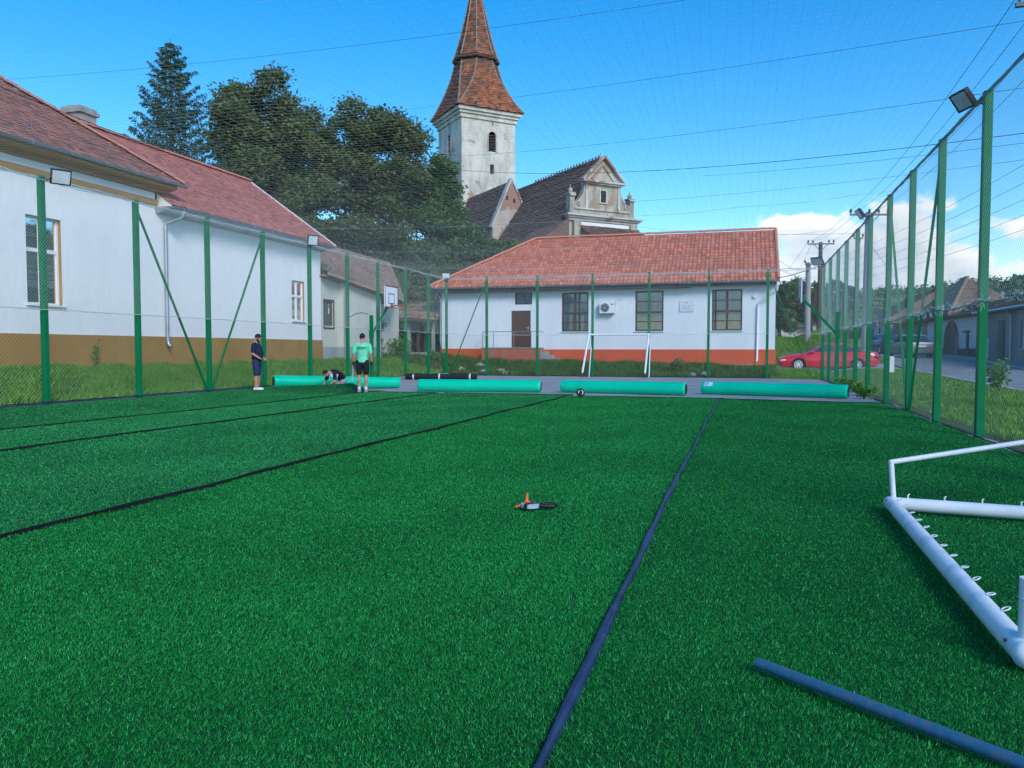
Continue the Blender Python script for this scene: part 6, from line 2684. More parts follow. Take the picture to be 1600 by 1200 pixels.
def hand(mb, wrist, d, palm_n, scale=1.0, curl=0.5, side=1):
    """palm, four fingers of different length and a thumb that leaves the side of the palm"""
    d = Vector(d).normalized()
    pn = Vector(palm_n)
    pn = (pn - d * pn.dot(d)).normalized()
    w = d.cross(pn).normalized() * side
    wrist = Vector(wrist)
    pc = wrist + d * 0.045 * scale
    R = Matrix((w, pn, d)).transposed()
    mb.ball(pc, (0.040 * scale, 0.016 * scale, 0.052 * scale), 12, 8, R)
    for i, (off, ln) in enumerate(((0.028, 0.068), (0.010, 0.078), (-0.010, 0.072), (-0.027, 0.056))):
        p = wrist + d * 0.082 * scale + w * off * scale
        pts = [wrist + d * 0.05 * scale + w * off * 0.9 * scale, p]
        a = 0
        for q in range(3):
            a += curl * (0.5 + 0.3 * q)
            p = p + (d * math.cos(a) + pn * math.sin(a)) * ln * scale * (0.42, 0.32, 0.26)[q]
            pts.append(p)
        mb.tube(pts, [0.0095 * scale, 0.0095 * scale, 0.009 * scale, 0.0085 * scale, 0.0075 * scale], 7)
    b0 = wrist + d * 0.025 * scale + w * 0.03 * scale
    mb.tube([b0, b0 + (w * 0.7 + d * 0.7 + pn * .2) * 0.034 * scale, b0 + (w * 0.65 + d * 1.25 + pn * .6) * 0.044 * scale], [0.014 * scale, 0.011 * scale, 0.009 * scale], 8)


def head(mb, c, fwd, up, s=1.0):
    fwd = Vector(fwd).normalized()
    up = Vector(up)
    up = (up - fwd * up.dot(fwd)).normalized()
    rt = fwd.cross(up)
    R = Matrix((rt, fwd, up)).transposed()
    c = Vector(c)
    mb.ball(c + up * 0.025 * s, (0.076 * s, 0.095 * s, 0.098 * s), 18, 12, R)
    mb.ball(c + fwd * 0.022 * s - up * 0.05 * s, (0.058 * s, 0.066 * s, 0.072 * s), 16, 10, R)
    mb.ball(c + fwd * 0.062 * s - up * 0.094 * s, (0.028 * s, 0.024 * s, 0.022 * s), 12, 8, R)
    mb.tube([c + fwd * 0.088 * s + up * 0.012 * s, c + fwd * 0.104 * s - up * 0.012 * s, c + fwd * 0.108 * s - up * 0.028 * s, c + fwd * 0.088 * s - up * 0.034 * s], [0.009 * s, 0.012 * s, 0.015 * s, 0.012 * s], 8)
    mb.ball(c + fwd * 0.086 * s - up * 0.058 * s, (0.024 * s, 0.008 * s, 0.009 * s), 10, 6, R)
    mb.ball(c + fwd * 0.082 * s + up * 0.034 * s, (0.056 * s, 0.014 * s, 0.012 * s), 12, 6, R)
    for sd in (-1, 1):
        mb.ball(c + rt * sd * 0.078 * s - fwd * 0.008 * s - up * 0.008 * s, (0.012 * s, 0.022 * s, 0.033 * s), 10, 7, R)
    return rt


def hair_cap(mb, c, fwd, up, s=1.0, grow=1.06, back=0.02, low=-0.015):
    fwd = Vector(fwd).normalized()
    up = Vector(up)
    up = (up - fwd * up.dot(fwd)).normalized()
    rt = fwd.cross(up)
    c = Vector(c) + up * 0.03 * s - fwd * 0.012 * s
    n, m = 22, 10
    rings = []
    for i in range(m + 1):
        th = (PI * 0.5 + 0.22) * i / m
        ring = []
        for j in range(n):
            ph = 2 * PI * j / n
            f = math.cos(ph)
            tt = th * (1.0 - (0.34 if f > 0.3 else 0.0) * (f - 0.3) / 0.7 + (0.22 * (-f) if f < 0 else 0))
            r3 = (0.079 * grow, 0.097 * grow, 0.100 * grow)
            p = c + rt * (r3[0] * math.sin(tt) * math.sin(ph)) * s + fwd * (r3[1] * math.sin(tt) * f) * s + up * (r3[2] * math.cos(tt)) * s
            ring.append(p)
        rings.append(ring)
    rings[0] = [c + up * 0.100 * grow * s + (p - rings[0][0]) * 0 + (p - c) * 0.0 + Vector((random.uniform(-1e-4, 1e-4), random.uniform(-1e-4, 1e-4), 0)) for p in rings[0]]
    mb.rings(rings, True, 0.5)


def person_standing(x, y, z, rz, H, label, kind):
    """local frame: facing +Y, right hand at +X; scaled from a 1.75 m figure"""
    k = H / 1.75
    root = empty('person', (0, 0, 0), label, 'person')
    V3 = lambda a, b, c: Vector((a * k, b * k, c * k))
    body = MB()
    heavy = kind == 'navy'
    hw = 0.215 if heavy else 0.205
    if heavy:
        st = [(V3(0, 0, .86), .150, .105), (V3(0, .005, .95), .165, .125), (V3(0, .025, 1.06), .160, .150), (V3(0, .035, 1.16), .160, .155), (V3(0, .012, 1.28), .172, .135),
              (V3(0, -.012, 1.38), .170, .108), (V3(0, -.02, 1.45), .120, .075), (V3(0, -.01, 1.50), .062, .060)]
        neck = [V3(0, -.012, 1.46), V3(0, .022, 1.56)]
        hc = V3(0, .052, 1.625)
        hf, hu = (0, 0.90, -0.42), (0, 0.42, 0.90)
        sh = V3(hw, -.012, 1.405)
        el = V3(.262, -.03, 1.13)
        wr = V3(.185, .175, 0.985)
    else:
        st = [(V3(0, 0, .86), .150, .098), (V3(0, 0, .95), .158, .106), (V3(0, 0, 1.06), .142, .098), (V3(0, -.005, 1.18), .152, .105), (V3(0, -.005, 1.30), .168, .112),
              (V3(0, -.012, 1.39), .165, .092), (V3(0, -.012, 1.45), .115, .068), (V3(0, -.008, 1.50), .060, .058)]
        neck = [V3(0, -.008, 1.46), V3(0, .006, 1.56)]
        hc = V3(0, .022, 1.635)
        hf, hu = (0, 0.96, -0.26), (0, 0.26, 0.96)
        sh = V3(hw, -.012, 1.405)
        el = V3(.262, -.03, 1.12)
        wr = V3(.268, .05, 0.875)
    torso(body, st, (1, 0, 0))
    limb(body, neck, [0.058 * k, 0.054 * k])
    head(body, hc, hf, hu, k)
    legs = {}
    for s in (1, -1):
        m_ = lambda p: Vector((p.x * s, p.y, p.z))
        limb(body, [m_(sh), m_(el), m_(wr)], [0.052 * k, 0.040 * k, 0.027 * k])
        wd = (m_(wr) - m_(el)).normalized()
        hand(body, m_(wr), wd if not heavy else (wd + Vector((-.35 * s, .3, -.3))).normalized(), Vector((-s, 0.1, 0)) if not heavy else Vector((0, -.4, 1)), k, 0.45, 1 if not heavy else s)
        dx = 0.098 if not heavy else 0.10
        off = 0.01 * s
        hip, kn, an = V3(dx * s, 0, .90), V3((dx + .005) * s, .018 + off, .49), V3(dx * s * .98, -.012 + off, .085)
        limb(body, [hip, kn, an], [0.088 * k, 0.056 * k, 0.038 * k])
        body.ball(V3((dx + .004) * s, -.018 + off, .36), (0.052 * k, 0.056 * k, 0.11 * k), 12, 8)
        body.ball(V3(dx * s, .05 + off, .045), (0.042 * k, 0.115 * k, 0.035 * k), 12, 8)
        legs[s] = (hip, kn, an, off)
    remeshed('body', body, 'skin', root, 0.0085)
    # shirt
    sh_mb = MB()
    g = 0.017
    st2 = [(c, a + g, b + g) for c, a, b in st[:-1]]
    lowz = 0.90 if not heavy else 0.93
    st2 = [(V3(0, .004, lowz), st[1][1] + 0.02, st[1][2] + 0.024)] + [q for q in st2 if q[0].z > (lowz + 0.03) * k]
    torso(sh_mb, st2, (1, 0, 0))
    for s in (1, -1):
        m_ = lambda p: Vector((p.x * s, p.y, p.z))
        e = m_(sh).lerp(m_(el), 0.72)
        limb(sh_mb, [m_(sh), e], [0.068 * k, 0.064 * k])
        limb(sh_mb, [m_(sh), V3(0.06 * s, -.012, 1.435)], [0.062 * k, 0.062 * k])
    remeshed('shirt', sh_mb, 'cloth_navy' if heavy else 'cloth_mint', root, 0.010, 4)
    # shorts
    so = MB()
    torso(so, [(V3(0, 0, .80), .165, .112), (V3(0, 0, .88), .172, .122), (V3(0, .004, .97), .168, .125)], (1, 0, 0))
    low = 0.50 if heavy else 0.565
    for s in (1, -1):
        hip, kn, an, off = legs[s]
        limb(so, [hip, V3(0.105 * s, .016 + off, low + .02)], [0.108 * k, 0.092 * k if heavy else 0.086 * k])
    remeshed('shorts', so, 'cloth_denim' if heavy else 'cloth_black', root, 0.010, 4)
    # shoes and socks
    for s in (1, -1):
        hip, kn, an, off = legs[s]
        sm = MB()
        sm.ball(V3(0.098 * s, -.025 + off, .052), (0.046 * k, 0.066 * k, 0.050 * k), 12, 8)
        sm.ball(V3(0.100 * s, .070 + off, .040), (0.050 * k, 0.118 * k, 0.040 * k), 12, 8)
        sm.box(V3(0.099 * s, .045 + off, .014), (0.085 * k, 0.27 * k, 0.026 * k))
        remeshed('shoe', sm, 'shoe_white' if heavy else 'shoe_grey', root, 0.008, 3)
        if not heavy:
            sk = MB()
            sk.tube([V3(.098 * s, -.012 + off, .07), V3(.098 * s, -.012 + off, .17)], [0.046 * k, 0.048 * k], 12)
            sk.build('sock', 'shoe_white', root, smooth=True)
    hm = MB()
    hair_cap(hm, hc, hf, hu, k, 1.07)
    hm.build('hair', 'hair_black', root, smooth=True)
    F = Vector(hf).normalized()
    Uu = Vector(hu).normalized()
    rt = F.cross(Uu)
    if heavy:
        bm = MB()
        R = Matrix((rt, F, Uu)).transposed()
        bm.ball(hc + F * 0.045 * k - Uu * 0.085 * k, (0.062 * k, 0.060 * k, 0.052 * k), 14, 9, R)
        for s in (-1, 1):
            bm.ball(hc + rt * 0.062 * s * k + F * 0.02 * k - Uu * 0.04 * k, (0.02 * k, 0.03 * k, 0.05 * k), 10, 7, R)
        remeshed('beard', bm, 'hair_black', root, 0.009, 3)
    for s in (-1, 1):
        em = MB()
        em.ball(hc + F * 0.088 * k + rt * 0.03 * s * k + Uu * 0.014 * k, 0.009 * k, 8, 6)
        em.build('eye', 'eye_dark', root, smooth=True)
    if not heavy:
        # dark band across the shoulder blades of the jersey, with the outline of unreadable lettering
        bd = MB()
        for i, (zc, hh) in enumerate(((1.352, 0.012), (1.305, 0.008))):
            for q in range(14):
                a0, a1 = -PI / 2 - 0.85 + 1.7 * q / 14, -PI / 2 - 0.85 + 1.7 * (q + 0.96) / 14
                pr = lambda a, z: V3(0, -.010, z) + Vector(((0.168 + .030) * k * math.cos(a), (0.105 + .030) * k * math.sin(a), 0))
                bd.quad(pr(a0, zc - hh), pr(a1, zc - hh), pr(a1, zc + hh), pr(a0, zc + hh), .5)
        for q in range(9):
            a0 = -PI / 2 - 0.55 + 1.1 * q / 9
            a1 = a0 + 0.08
            bd.quad(pr(a0, 1.318), pr(a1, 1.318), pr(a1, 1.338), pr(a0, 1.338), .5)
        bd.build('jersey_print', 'cloth_mint_dark', root)
        for s in (1, -1):
            gm = MB()
            m_ = lambda p: Vector((p.x * s, p.y, p.z))
            wd = (m_(wr) - m_(el)).normalized()
            hand(gm, m_(wr) - wd * 0.004, wd, Vector((-s, 0.1, 0)), k * 1.24, 0.45, 1)
            gm.tube([m_(wr) - wd * 0.05, m_(wr) + wd * 0.03], [0.036 * k, 0.040 * k], 12)
            remeshed('glove', gm, 'black_fabric', root, 0.007, 2)
    root.location = (x, y, z)
    root.rotation_euler = (0, 0, rz)
    return root


person_standing(-13.75, 19.95, 0.095, math.radians(-75), 1.66, 'bearded man in navy t-shirt and denim shorts standing by the left fence', 'navy')
person_standing(-10.98, 21.3, 0.0, math.radians(17), 1.77, 'man seen from behind in mint green jersey and black shorts', 'mint')


def hand_tool():
    root = empty('hand_tool', (-11.3, 21.45, 0.35), 'pale slim hand tool hanging from the left hand of the man in mint', 'tool')
    b = MB()
    b.tube([(-11.29, 21.29, 0.84), (-11.31, 21.31, 0.62)], 0.016, 8)
    b.build('handle', 'cloth_pale', root, smooth=True)
    b = MB()
    b.prism([(-11.33, 21.31, 0.62), (-11.29, 21.31, 0.62), (-11.30, 21.34, 0.34), (-11.37, 21.34, 0.36)], (0.0, 0.012, 0))
    b.build('blade', 'tape_grey', root)


hand_tool()


def person_crouching():
    """kneeling, bent far forward over the turf, working with both hands low in front; faces -X locally (towards the left of the picture)"""
    root = empty('person', (0, 0, 0), 'dark haired man kneeling bent forward over the turf edge', 'person')
    Vv = Vector
    b = MB()
    lat = (0, 1, 0)
    st = [(Vv((0.34, 0, .36)), .150, .115), (Vv((0.28, 0, .45)), .165, .125), (Vv((0.16, 0, .56)), .160, .118), (Vv((0.02, 0, .63)), .165, .118), (Vv((-.10, 0, .655)), .175, .112),
          (Vv((-.19, 0, .66)), .165, .095), (Vv((-.25, 0, .66)), .10, .072), (Vv((-.29, 0, .655)), .062, .06)]
    torso(b, st, lat)
    limb(b, [(-.26, 0, .655), (-.35, 0, .655)], [0.058, 0.055])
    hc = Vv((-.42, 0.0, .640))
    hf, hu = Vv((-0.62, -0.12, -0.78)), Vv((-0.78, 0, 0.62))
    head(b, hc, hf, hu, 1.0)
    for s in (1, -1):
        shp, el, wr = Vv((-.17, 0.19 * s, .62)), Vv((-.22 - .05 * (s < 0), 0.30 * s, .36)), Vv((-.40 - .03 * s, 0.11 * s, .24))
        limb(b, [shp, el, wr], [0.052, 0.042, 0.028])
        hand(b, wr, (wr - el) + Vv((-.05, 0, -.08)), Vv((0, 0, -1)), 1.0, 0.8, s)
        hip, kn, an = Vv((.30, .10 * s, .36)), Vv((-.06, .15 * s, .085)), Vv((.36, .12 * s, .075))
        limb(b, [hip, kn, an], [0.088, 0.058, 0.040])
        b.ball(an + Vv((0.04, 0, -.01)), (0.11, 0.04, 0.04), 12, 8)
    remeshed('body', b, 'skin', root, 0.009)
    sm = MB()
    torso(sm, [(c, a + .018, d + .018) for c, a, d in st[1:-1]], lat)
    for s in (1, -1):
        limb(sm, [Vv((-.17, 0.19 * s, .62)), Vv((-.20 - .035 * (s < 0), 0.27 * s, .44))], [0.070, 0.066])
        limb(sm, [Vv((-.17, 0.19 * s, .62)), Vv((-.2, 0.05 * s, .655))], [0.062, 0.062])
    remeshed('shirt', sm, 'cloth_black', root, 0.010, 4)
    pm = MB()
    for i in range(4):
        pm.box(Vv((-.245 + 0.03 * i, -0.06 - 0.055 * i, .60 - .025 * i)), (0.06, 0.13, 0.20), Matrix.Rotation(0.35, 3, 'Y'))
    remeshed('shirt_panel', pm, 'cloth_pale', root, 0.010, 5)
    so = MB()
    torso(so, [(Vv((0.36, 0, .34)), .165, .13), (Vv((0.29, 0, .43)), .18, .14), (Vv((0.2, 0, .52)), .172, .128)], lat)
    for s in (1, -1):
        limb(so, [(.31, .10 * s, .36), (.08, .135 * s, .185)], [0.108, 0.088])
    remeshed('shorts', so, 'cloth_grey', root, 0.010, 4)
    for s in (1, -1):
        sh = MB()
        sh.ball((.43, .12 * s, .058), (0.13, 0.046, 0.048), 12, 8)
        sh.ball((.36, .12 * s, .07), (0.05, 0.045, 0.05), 12, 8)
        remeshed('shoe', sh, 'shoe_grey', root, 0.009, 3)
    hm = MB()
    hair_cap(hm, hc, hf, hu, 1.0, 1.08)
    hm.build('hair', 'hair_black', root, smooth=True)
    F, U_ = hf.normalized(), (hu - hf.normalized() * hu.dot(hf.normalized())).normalized()
    rt = F.cross(U_)
    R = Matrix((rt, F, U_)).transposed()
    bm = MB()
    bm.ball(hc + F * 0.045 - U_ * 0.088, (0.056, 0.052, 0.042), 12, 8, R)
    remeshed('beard', bm, 'hair_black', root, 0.009, 3)
    for s in (-1, 1):
        em = MB()
        em.ball(hc + F * 0.088 + rt * 0.03 * s + U_ * 0.014, 0.009, 8, 6)
        em.build('eye', 'eye_dark', root, smooth=True)
    root.location = (-12.45, 22.3, -0.04)
    root.rotation_euler = (0, 0, math.radians(66))
    root.scale = (0.9, 0.9, 0.9)


person_crouching()


# ------------------------------------------------------------------ cars
def car(name, label, loc, rz, L, W, H, paint, prof, cab, wheels, detail=True, sc=1.0):
    """local frame: nose at -X, wheels on z=0. prof: (x, z_low, z_top, half width factor); cab: belt front x, roof front, roof rear, belt rear, roof z"""
    root = empty(name, (0, 0, 0), label, 'car')
    hw = W / 2
    rings = []
    for (x, zl, zt, wf) in prof:
        w = hw * wf
        half = [(0.0, zl), (w * 0.80, zl), (w * 0.95, zl + 0.06), (w * 0.995, zl + 0.2), (w * 1.0, min(0.56, zt - 0.14)), (w * 0.985, zt - 0.10), (w * 0.93, zt - 0.03), (w * 0.72, zt + 0.005), (0.0, zt + 0.02)]
        ring = [Vector((x, -a, b)) for a, b in half] + [Vector((x, a, b)) for a, b in half[::-1][1:-1]]
        rings.append(ring)
    b = MB()
    b.rings(rings, True, 0.5)
    body = b.build('body', paint, root, smooth=True)
    R = wheels[2]
    # wheel openings are cut out of the body
    cut = MB()
    for x in wheels[:2]:
        for s in (-1, 1):
            cut.tube([(x, s * (hw - 0.30), R), (x, s * (hw + 0.2), R)], R * 1.12, 28)
    cm = cut.mesh('cut', None, (0, 0, 0))
    co = bpy.data.objects.new('cut', cm)
    COL.objects.link(co)
    bo = body.modifiers.new('arch', 'BOOLEAN')
    bo.operation = 'DIFFERENCE'
    bo.object = co
    bo.solver = 'EXACT'
    dg = bpy.context.evaluated_depsgraph_get()
    me2 = bpy.data.meshes.new_from_object(body.evaluated_get(dg))
    body.modifiers.clear()
    body.data = me2
    bpy.data.objects.remove(co)
    me2.shade_smooth()
    me2.set_sharp_from_angle(angle=math.radians(35))
    # cabin
    bf, rf, rr_, br, zr_, zbelt = cab
    wb, wr = hw * 0.93, hw * 0.70
    lv = 7
    rings = []
    for i in range(lv + 1):
        t = i / lv
        tt = t
        z = zbelt - 0.03 + (zr_ - zbelt + 0.03) * t
        x0 = bf + (rf - bf) * (tt ** 0.92)
        x1 = br + (rr_ - br) * (tt ** 0.92)
        w = wb + (wr - wb) * t ** 1.25
        if i == lv:
            w *= 0.93
            x0 += 0.10
            x1 -= 0.10
            z -= 0.0
        n = 6
        ring = []
        for q in range(n + 1):
            ring.append(Vector((x0 + 0.12 * (2 * q / n - 1) ** 2, -w * 0.94 + 2 * w * 0.94 * q / n, z)))
        for q in range(7):
            ring.append(Vector((x0 + 0.12 + (x1 - x0 - 0.24) * (q + 0.5) / 7, w, z)))
        for q in range(n + 1):
            ring.append(Vector((x1 - 0.12 * (1 - 2 * q / n) ** 2, w * 0.94 - 2 * w * 0.94 * q / n, z)))
        for q in range(7):
            ring.append(Vector((x1 - 0.12 - (x1 - x0 - 0.24) * (q + 0.5) / 7, -w, z)))
        rings.append(ring)
    crown = [Vector((p.x * 0.96 + (rf + rr_) * 0.02, p.y * 0.8, zr_ + 0.03)) for p in rings[-1]]
    rings.append(crown)
    b = MB()
    b.rings(rings, True, 0.5)
    b.build('cabin', paint, root, smooth=True)

    def side(x, z, s, off=0.006):
        t = (z - (zbelt - 0.03)) / (zr_ - zbelt + 0.03)
        w = wb + (wr - wb) * max(0, t) ** 1.25
        return Vector((x, s * (w + off), z))
    zb, zt = zbelt + 0.04, zr_ - 0.07

    def fx(z):
        t = (z - zbelt + 0.03) / (zr_ - zbelt + 0.03)
        return bf + (rf - bf) * t ** 0.92 + 0.10, br + (rr_ - br) * t ** 0.92 - 0.10
    xm = (rf + rr_) / 2 - 0.02
    for s in (-1, 1):
        for (x0f, x1f) in ((None, xm - 0.04), (xm + 0.04, None)):
            g = MB()
            K = 5
            vs = []
            for q in range(K + 1):
                z = zb + (zt - zb) * q / K
                f0, f1 = fx(z)
                xa = (f0 + 0.10) if x0f is None else x0f
                xb = (f1 - 0.08) if x1f is None else x1f
                vs += [side(xa, z, s), side(max(xa + 0.03, xb), z, s)]
            g.add(vs, [(2 * q, 2 * q + 1, 2 * q + 3, 2 * q + 2) for q in range(K)], 0.5)
            g.build('side_window', 'car_glass', root, smooth=True)
    for (which, nm) in ((0, 'windscreen'), (1, 'rear_window')):
        g = MB()
        K, n = 5, 6
        vs = []
        for q in range(K + 1):
            z = zb - 0.02 + (zt + 0.02 - zb) * q / K
            t = (z - zbelt + 0.03) / (zr_ - zbelt + 0.03)
            x0 = bf + (rf - bf) * t ** 0.92
            x1 = br + (rr_ - br) * t ** 0.92
            w = (wb + (wr - wb) * t ** 1.25) * 0.86
            for j in range(n + 1):
                c2 = (2 * j / n - 1)
                xx = (x0 + 0.10 * c2 * c2 - 0.008) if which == 0 else (x1 - 0.10 * c2 * c2 + 0.008)
                vs.append(Vector((xx, c2 * w, z + 0.006)))
        g.add(vs, [(q * (n + 1) + j, q * (n + 1) + j + 1, (q + 1) * (n + 1) + j + 1, (q + 1) * (n + 1) + j) for q in range(K) for j in range(n)], 0.5)
        g.build(nm, 'car_glass', root, smooth=True)
    # wheels
    for x in wheels[:2]:
        for s in (-1, 1):
            c = Vector((x, s * (hw - 0.115), R))
            t = MB()
            prof_t = [(R * 0.66, -0.10), (R * 0.95, -0.10), (R, -0.07), (R, 0.07), (R * 0.95, 0.10), (R * 0.66, 0.10)]
            rg = [[c + Vector((math.cos(a) * rr, s * yy, math.sin(a) * rr)) for a in np.linspace(0, 2 * PI, 26, endpoint=False)] for rr, yy in prof_t]
            t.rings(rg, False, 0.5)
            w_ = t.build('wheel', 'rubber', root, smooth=True)
            r_ = MB()
            rr = R * 0.66
            rg = [[c + Vector((math.cos(a) * q, s * yy, math.sin(a) * q)) for a in np.linspace(0, 2 * PI, 26, endpoint=False)] for q, yy in ((rr, 0.10), (rr * 0.88, 0.095), (rr * 0.88, 0.03))]
            r_.rings(rg, False, 0.5)
            for kx in range(9):
                a = 2 * PI * kx / 9 + 0.2
                r_.beam(c + Vector((math.cos(a) * 0.03, s * 0.088, math.sin(a) * 0.03)), c + Vector((math.cos(a) * rr * 0.93, s * 0.09, math.sin(a) * rr * 0.93)), 0.045, 0.02, up=(0, 1, 0))
            r_.disc(c + Vector((0, s * 0.09, 0)), (0, 1, 0), 0.06, 0.03, 14)
            r_.build('rim', 'alloy', w_, smooth=True)
            k_ = MB()
            k_.disc(c + Vector((0, s * 0.02, 0)), (0, 1, 0), rr * 0.9, 0.02, 20)
            k_.build('brake_disc', 'room_dark', w_)
    x0, x1 = prof[0][0], prof[-1][0]
    zf = prof[1][2]
    for s in (-1, 1):
        h = MB()
        h.ball((x0 + 0.30, s * hw * 0.77, zf - 0.10), (0.30, 0.16, 0.075), 12, 8, Matrix.Rotation(-s * 0.45, 3, 'Z') @ Matrix.Rotation(-0.12, 3, 'Y'))
        h.build('headlight', 'headlight', root, smooth=True)
        h = MB()
        h.ball((x1 - 0.13, s * hw * 0.84, prof[-2][2] - 0.16), (0.17, 0.13, 0.085), 12, 8)
        h.build('tail_light', 'tail_red', root, smooth=True)
        h = MB()
        h.ball((bf + 0.42, s * (hw + 0.06), zbelt + 0.06), (0.09, 0.10, 0.065), 12, 8)
        h.build('mirror', paint, root, smooth=True)
    if detail:
        sm = MB()
        for s in (-1, 1):
            for xx in (bf + 0.28, xm, br - 0.35):
                pts = [Vector((xx, s * (hw * 1.004), z)) for z in (0.30, 0.45, 0.56)] + [Vector((xx, s * hw * 0.992, zbelt - 0.07))]
                sm.tube(pts, 0.006, 4)
        sm.build('door_gap', 'black_plastic', root)
        dh = MB()
        for s in (-1, 1):
            for xx in (xm - 0.22, br - 0.62):
                dh.lohi((xx, s * hw * 0.985 - .018, zbelt - 0.14), (xx + 0.19, s * hw * 0.985 + .018, zbelt - 0.105))
        dh.build('door_handle', paint, root)
        tr = MB()
        for s in (-1, 1):
            tr.tube([(wheels[0] + R * 1.3, s * hw * 1.003, 0.42), (wheels[1] - R * 1.3, s * hw * 1.003, 0.42)], 0.012, 4)
        tr.build('side_strip', paint, root)
    pl = MB()
    pl.box((x1 + 0.006, 0, 0.72), (0.012, 0.50, 0.11))
    pl.build('number_plate', 'plate_white', root)
    root.location = loc
    root.rotation_euler = (0, 0, rz)
    root.scale = (sc, sc, sc)
    return root


SEDAN = [(-2.45, .36, .58, .62), (-2.42, .24, .66, .74), (-2.28, .19, .73, .88), (-2.0, .18, .80, .95), (-1.5, .18, .88, .985), (-1.0, .18, .93, 1.0), (-.4, .17, .95, 1.0), (.4, .17, .96, 1.0),
         (1.2, .18, .98, 1.0), (1.7, .19, .995, .98), (2.1, .22, .99, .94), (2.32, .27, .96, .87), (2.41, .33, .88, .80), (2.43, .42, .70, .74)]
car('parked_car', 'shiny red saloon car parked on the lane beside the hall', (4.45, 44.2, gz1(4.4, 44) + 0.05), 0.0, 4.88, 1.82, 1.44, 'car_red', SEDAN,
    (-1.22, -0.28, 0.90, 2.02, 1.42, 0.95), (-1.47, 1.38, 0.325))
HATCH = [(-1.95, .36, .58, .66), (-1.92, .24, .68, .8), (-1.8, .2, .76, .9), (-1.5, .19, .86, .97), (-1.0, .19, .93, 1.0), (0, .18, .95, 1.0), (.8, .18, .97, 1.0), (1.4, .2, .98, .98), (1.75, .24, .97, .94), (1.9, .3, .93, .88), (1.93, .42, .8, .82)]
car('parked_car', 'silver hatchback parked on the street in front of the pink house', (10.6, 55.6, gz1(10.6, 55) + 0.03), math.radians(-80), 3.9, 1.68, 1.45, 'car_silver', HATCH,
    (-1.15, -0.35, 1.15, 1.80, 1.44, 0.95), (-1.25, 1.2, 0.30))
car('parked_car', 'dark blue hatchback parked farther up the street', (10.7, 66.0, gz1(10.7, 66) + 0.03), math.radians(-74), 4.1, 1.72, 1.5, 'car_blue', HATCH,
    (-1.15, -0.35, 1.15, 1.80, 1.48, 0.97), (-1.25, 1.2, 0.30))


# ------------------------------------------------------------------ street houses
def arch_pts(O, U, w, h, n=9):
    O, U = Vector(O), Vector(U)
    Z = Vector((0, 0, 1))
    r = w / 2
    pts = [O, O + U * w, O + U * w + Z * (h - r)]
    for i in range(1, n):
        a = PI * i / n
        pts.append(O + U * (r + r * math.cos(a)) + Z * (h - r + r * math.sin(a) * 0.9))
    pts.append(O + Z * (h - r))
    return pts


def gable_roof(root, x0, x1, xr, y0, y1, ze, zr, mat, hip0=0.0, hip1=0.0, w=0.25, c=0.3):
    A, B = Vector((x0, y0, ze)), Vector((x0, y1, ze))
    C, D = Vector((xr, y1 - hip1, zr)), Vector((xr, y0 + hip0, zr))
    E, F = Vector((x1, y0, ze)), Vector((x1, y1, ze))
    r = MB()
    r.poly([A, B, C, D], 0.5)
    r.poly([F, E, D, C], 0.5)
    r.poly([E, A, D], 0.5)
    r.poly([B, F, C], 0.5)
    ro = r.build('roof', mat, root)
    t = MB()
    Vv = Vector((xr - x0, 0, zr - ze))
    tiles(t, A, (0, 1, 0), Vv, [(0, 0), (y1 - y0, 0), (y1 - y0 - hip1, Vv.length), (hip0, Vv.length)], w, c, 'flat', 0.04, 0.015, 0.005)
    if hip0:
        V2 = Vector((0, hip0, zr - ze))
        tiles(t, A, (1, 0, 0), V2, [(0, 0), (x1 - x0, 0), (xr - x0, V2.length)], w, c, 'flat', 0.04, 0.015, 0.005)
    tag(t.build('roof_tiles', mat, ro), kind='stuff')
    ridge_tiles(ro, D + Vector((0, 0, .04)), C + Vector((0, 0, .04)), mat, 0.4, 0.13)
    if hip0:
        ridge_tiles(ro, A + Vector((0, 0, .04)), D + Vector((0, 0, .04)), mat, 0.4, 0.12)
    return ro


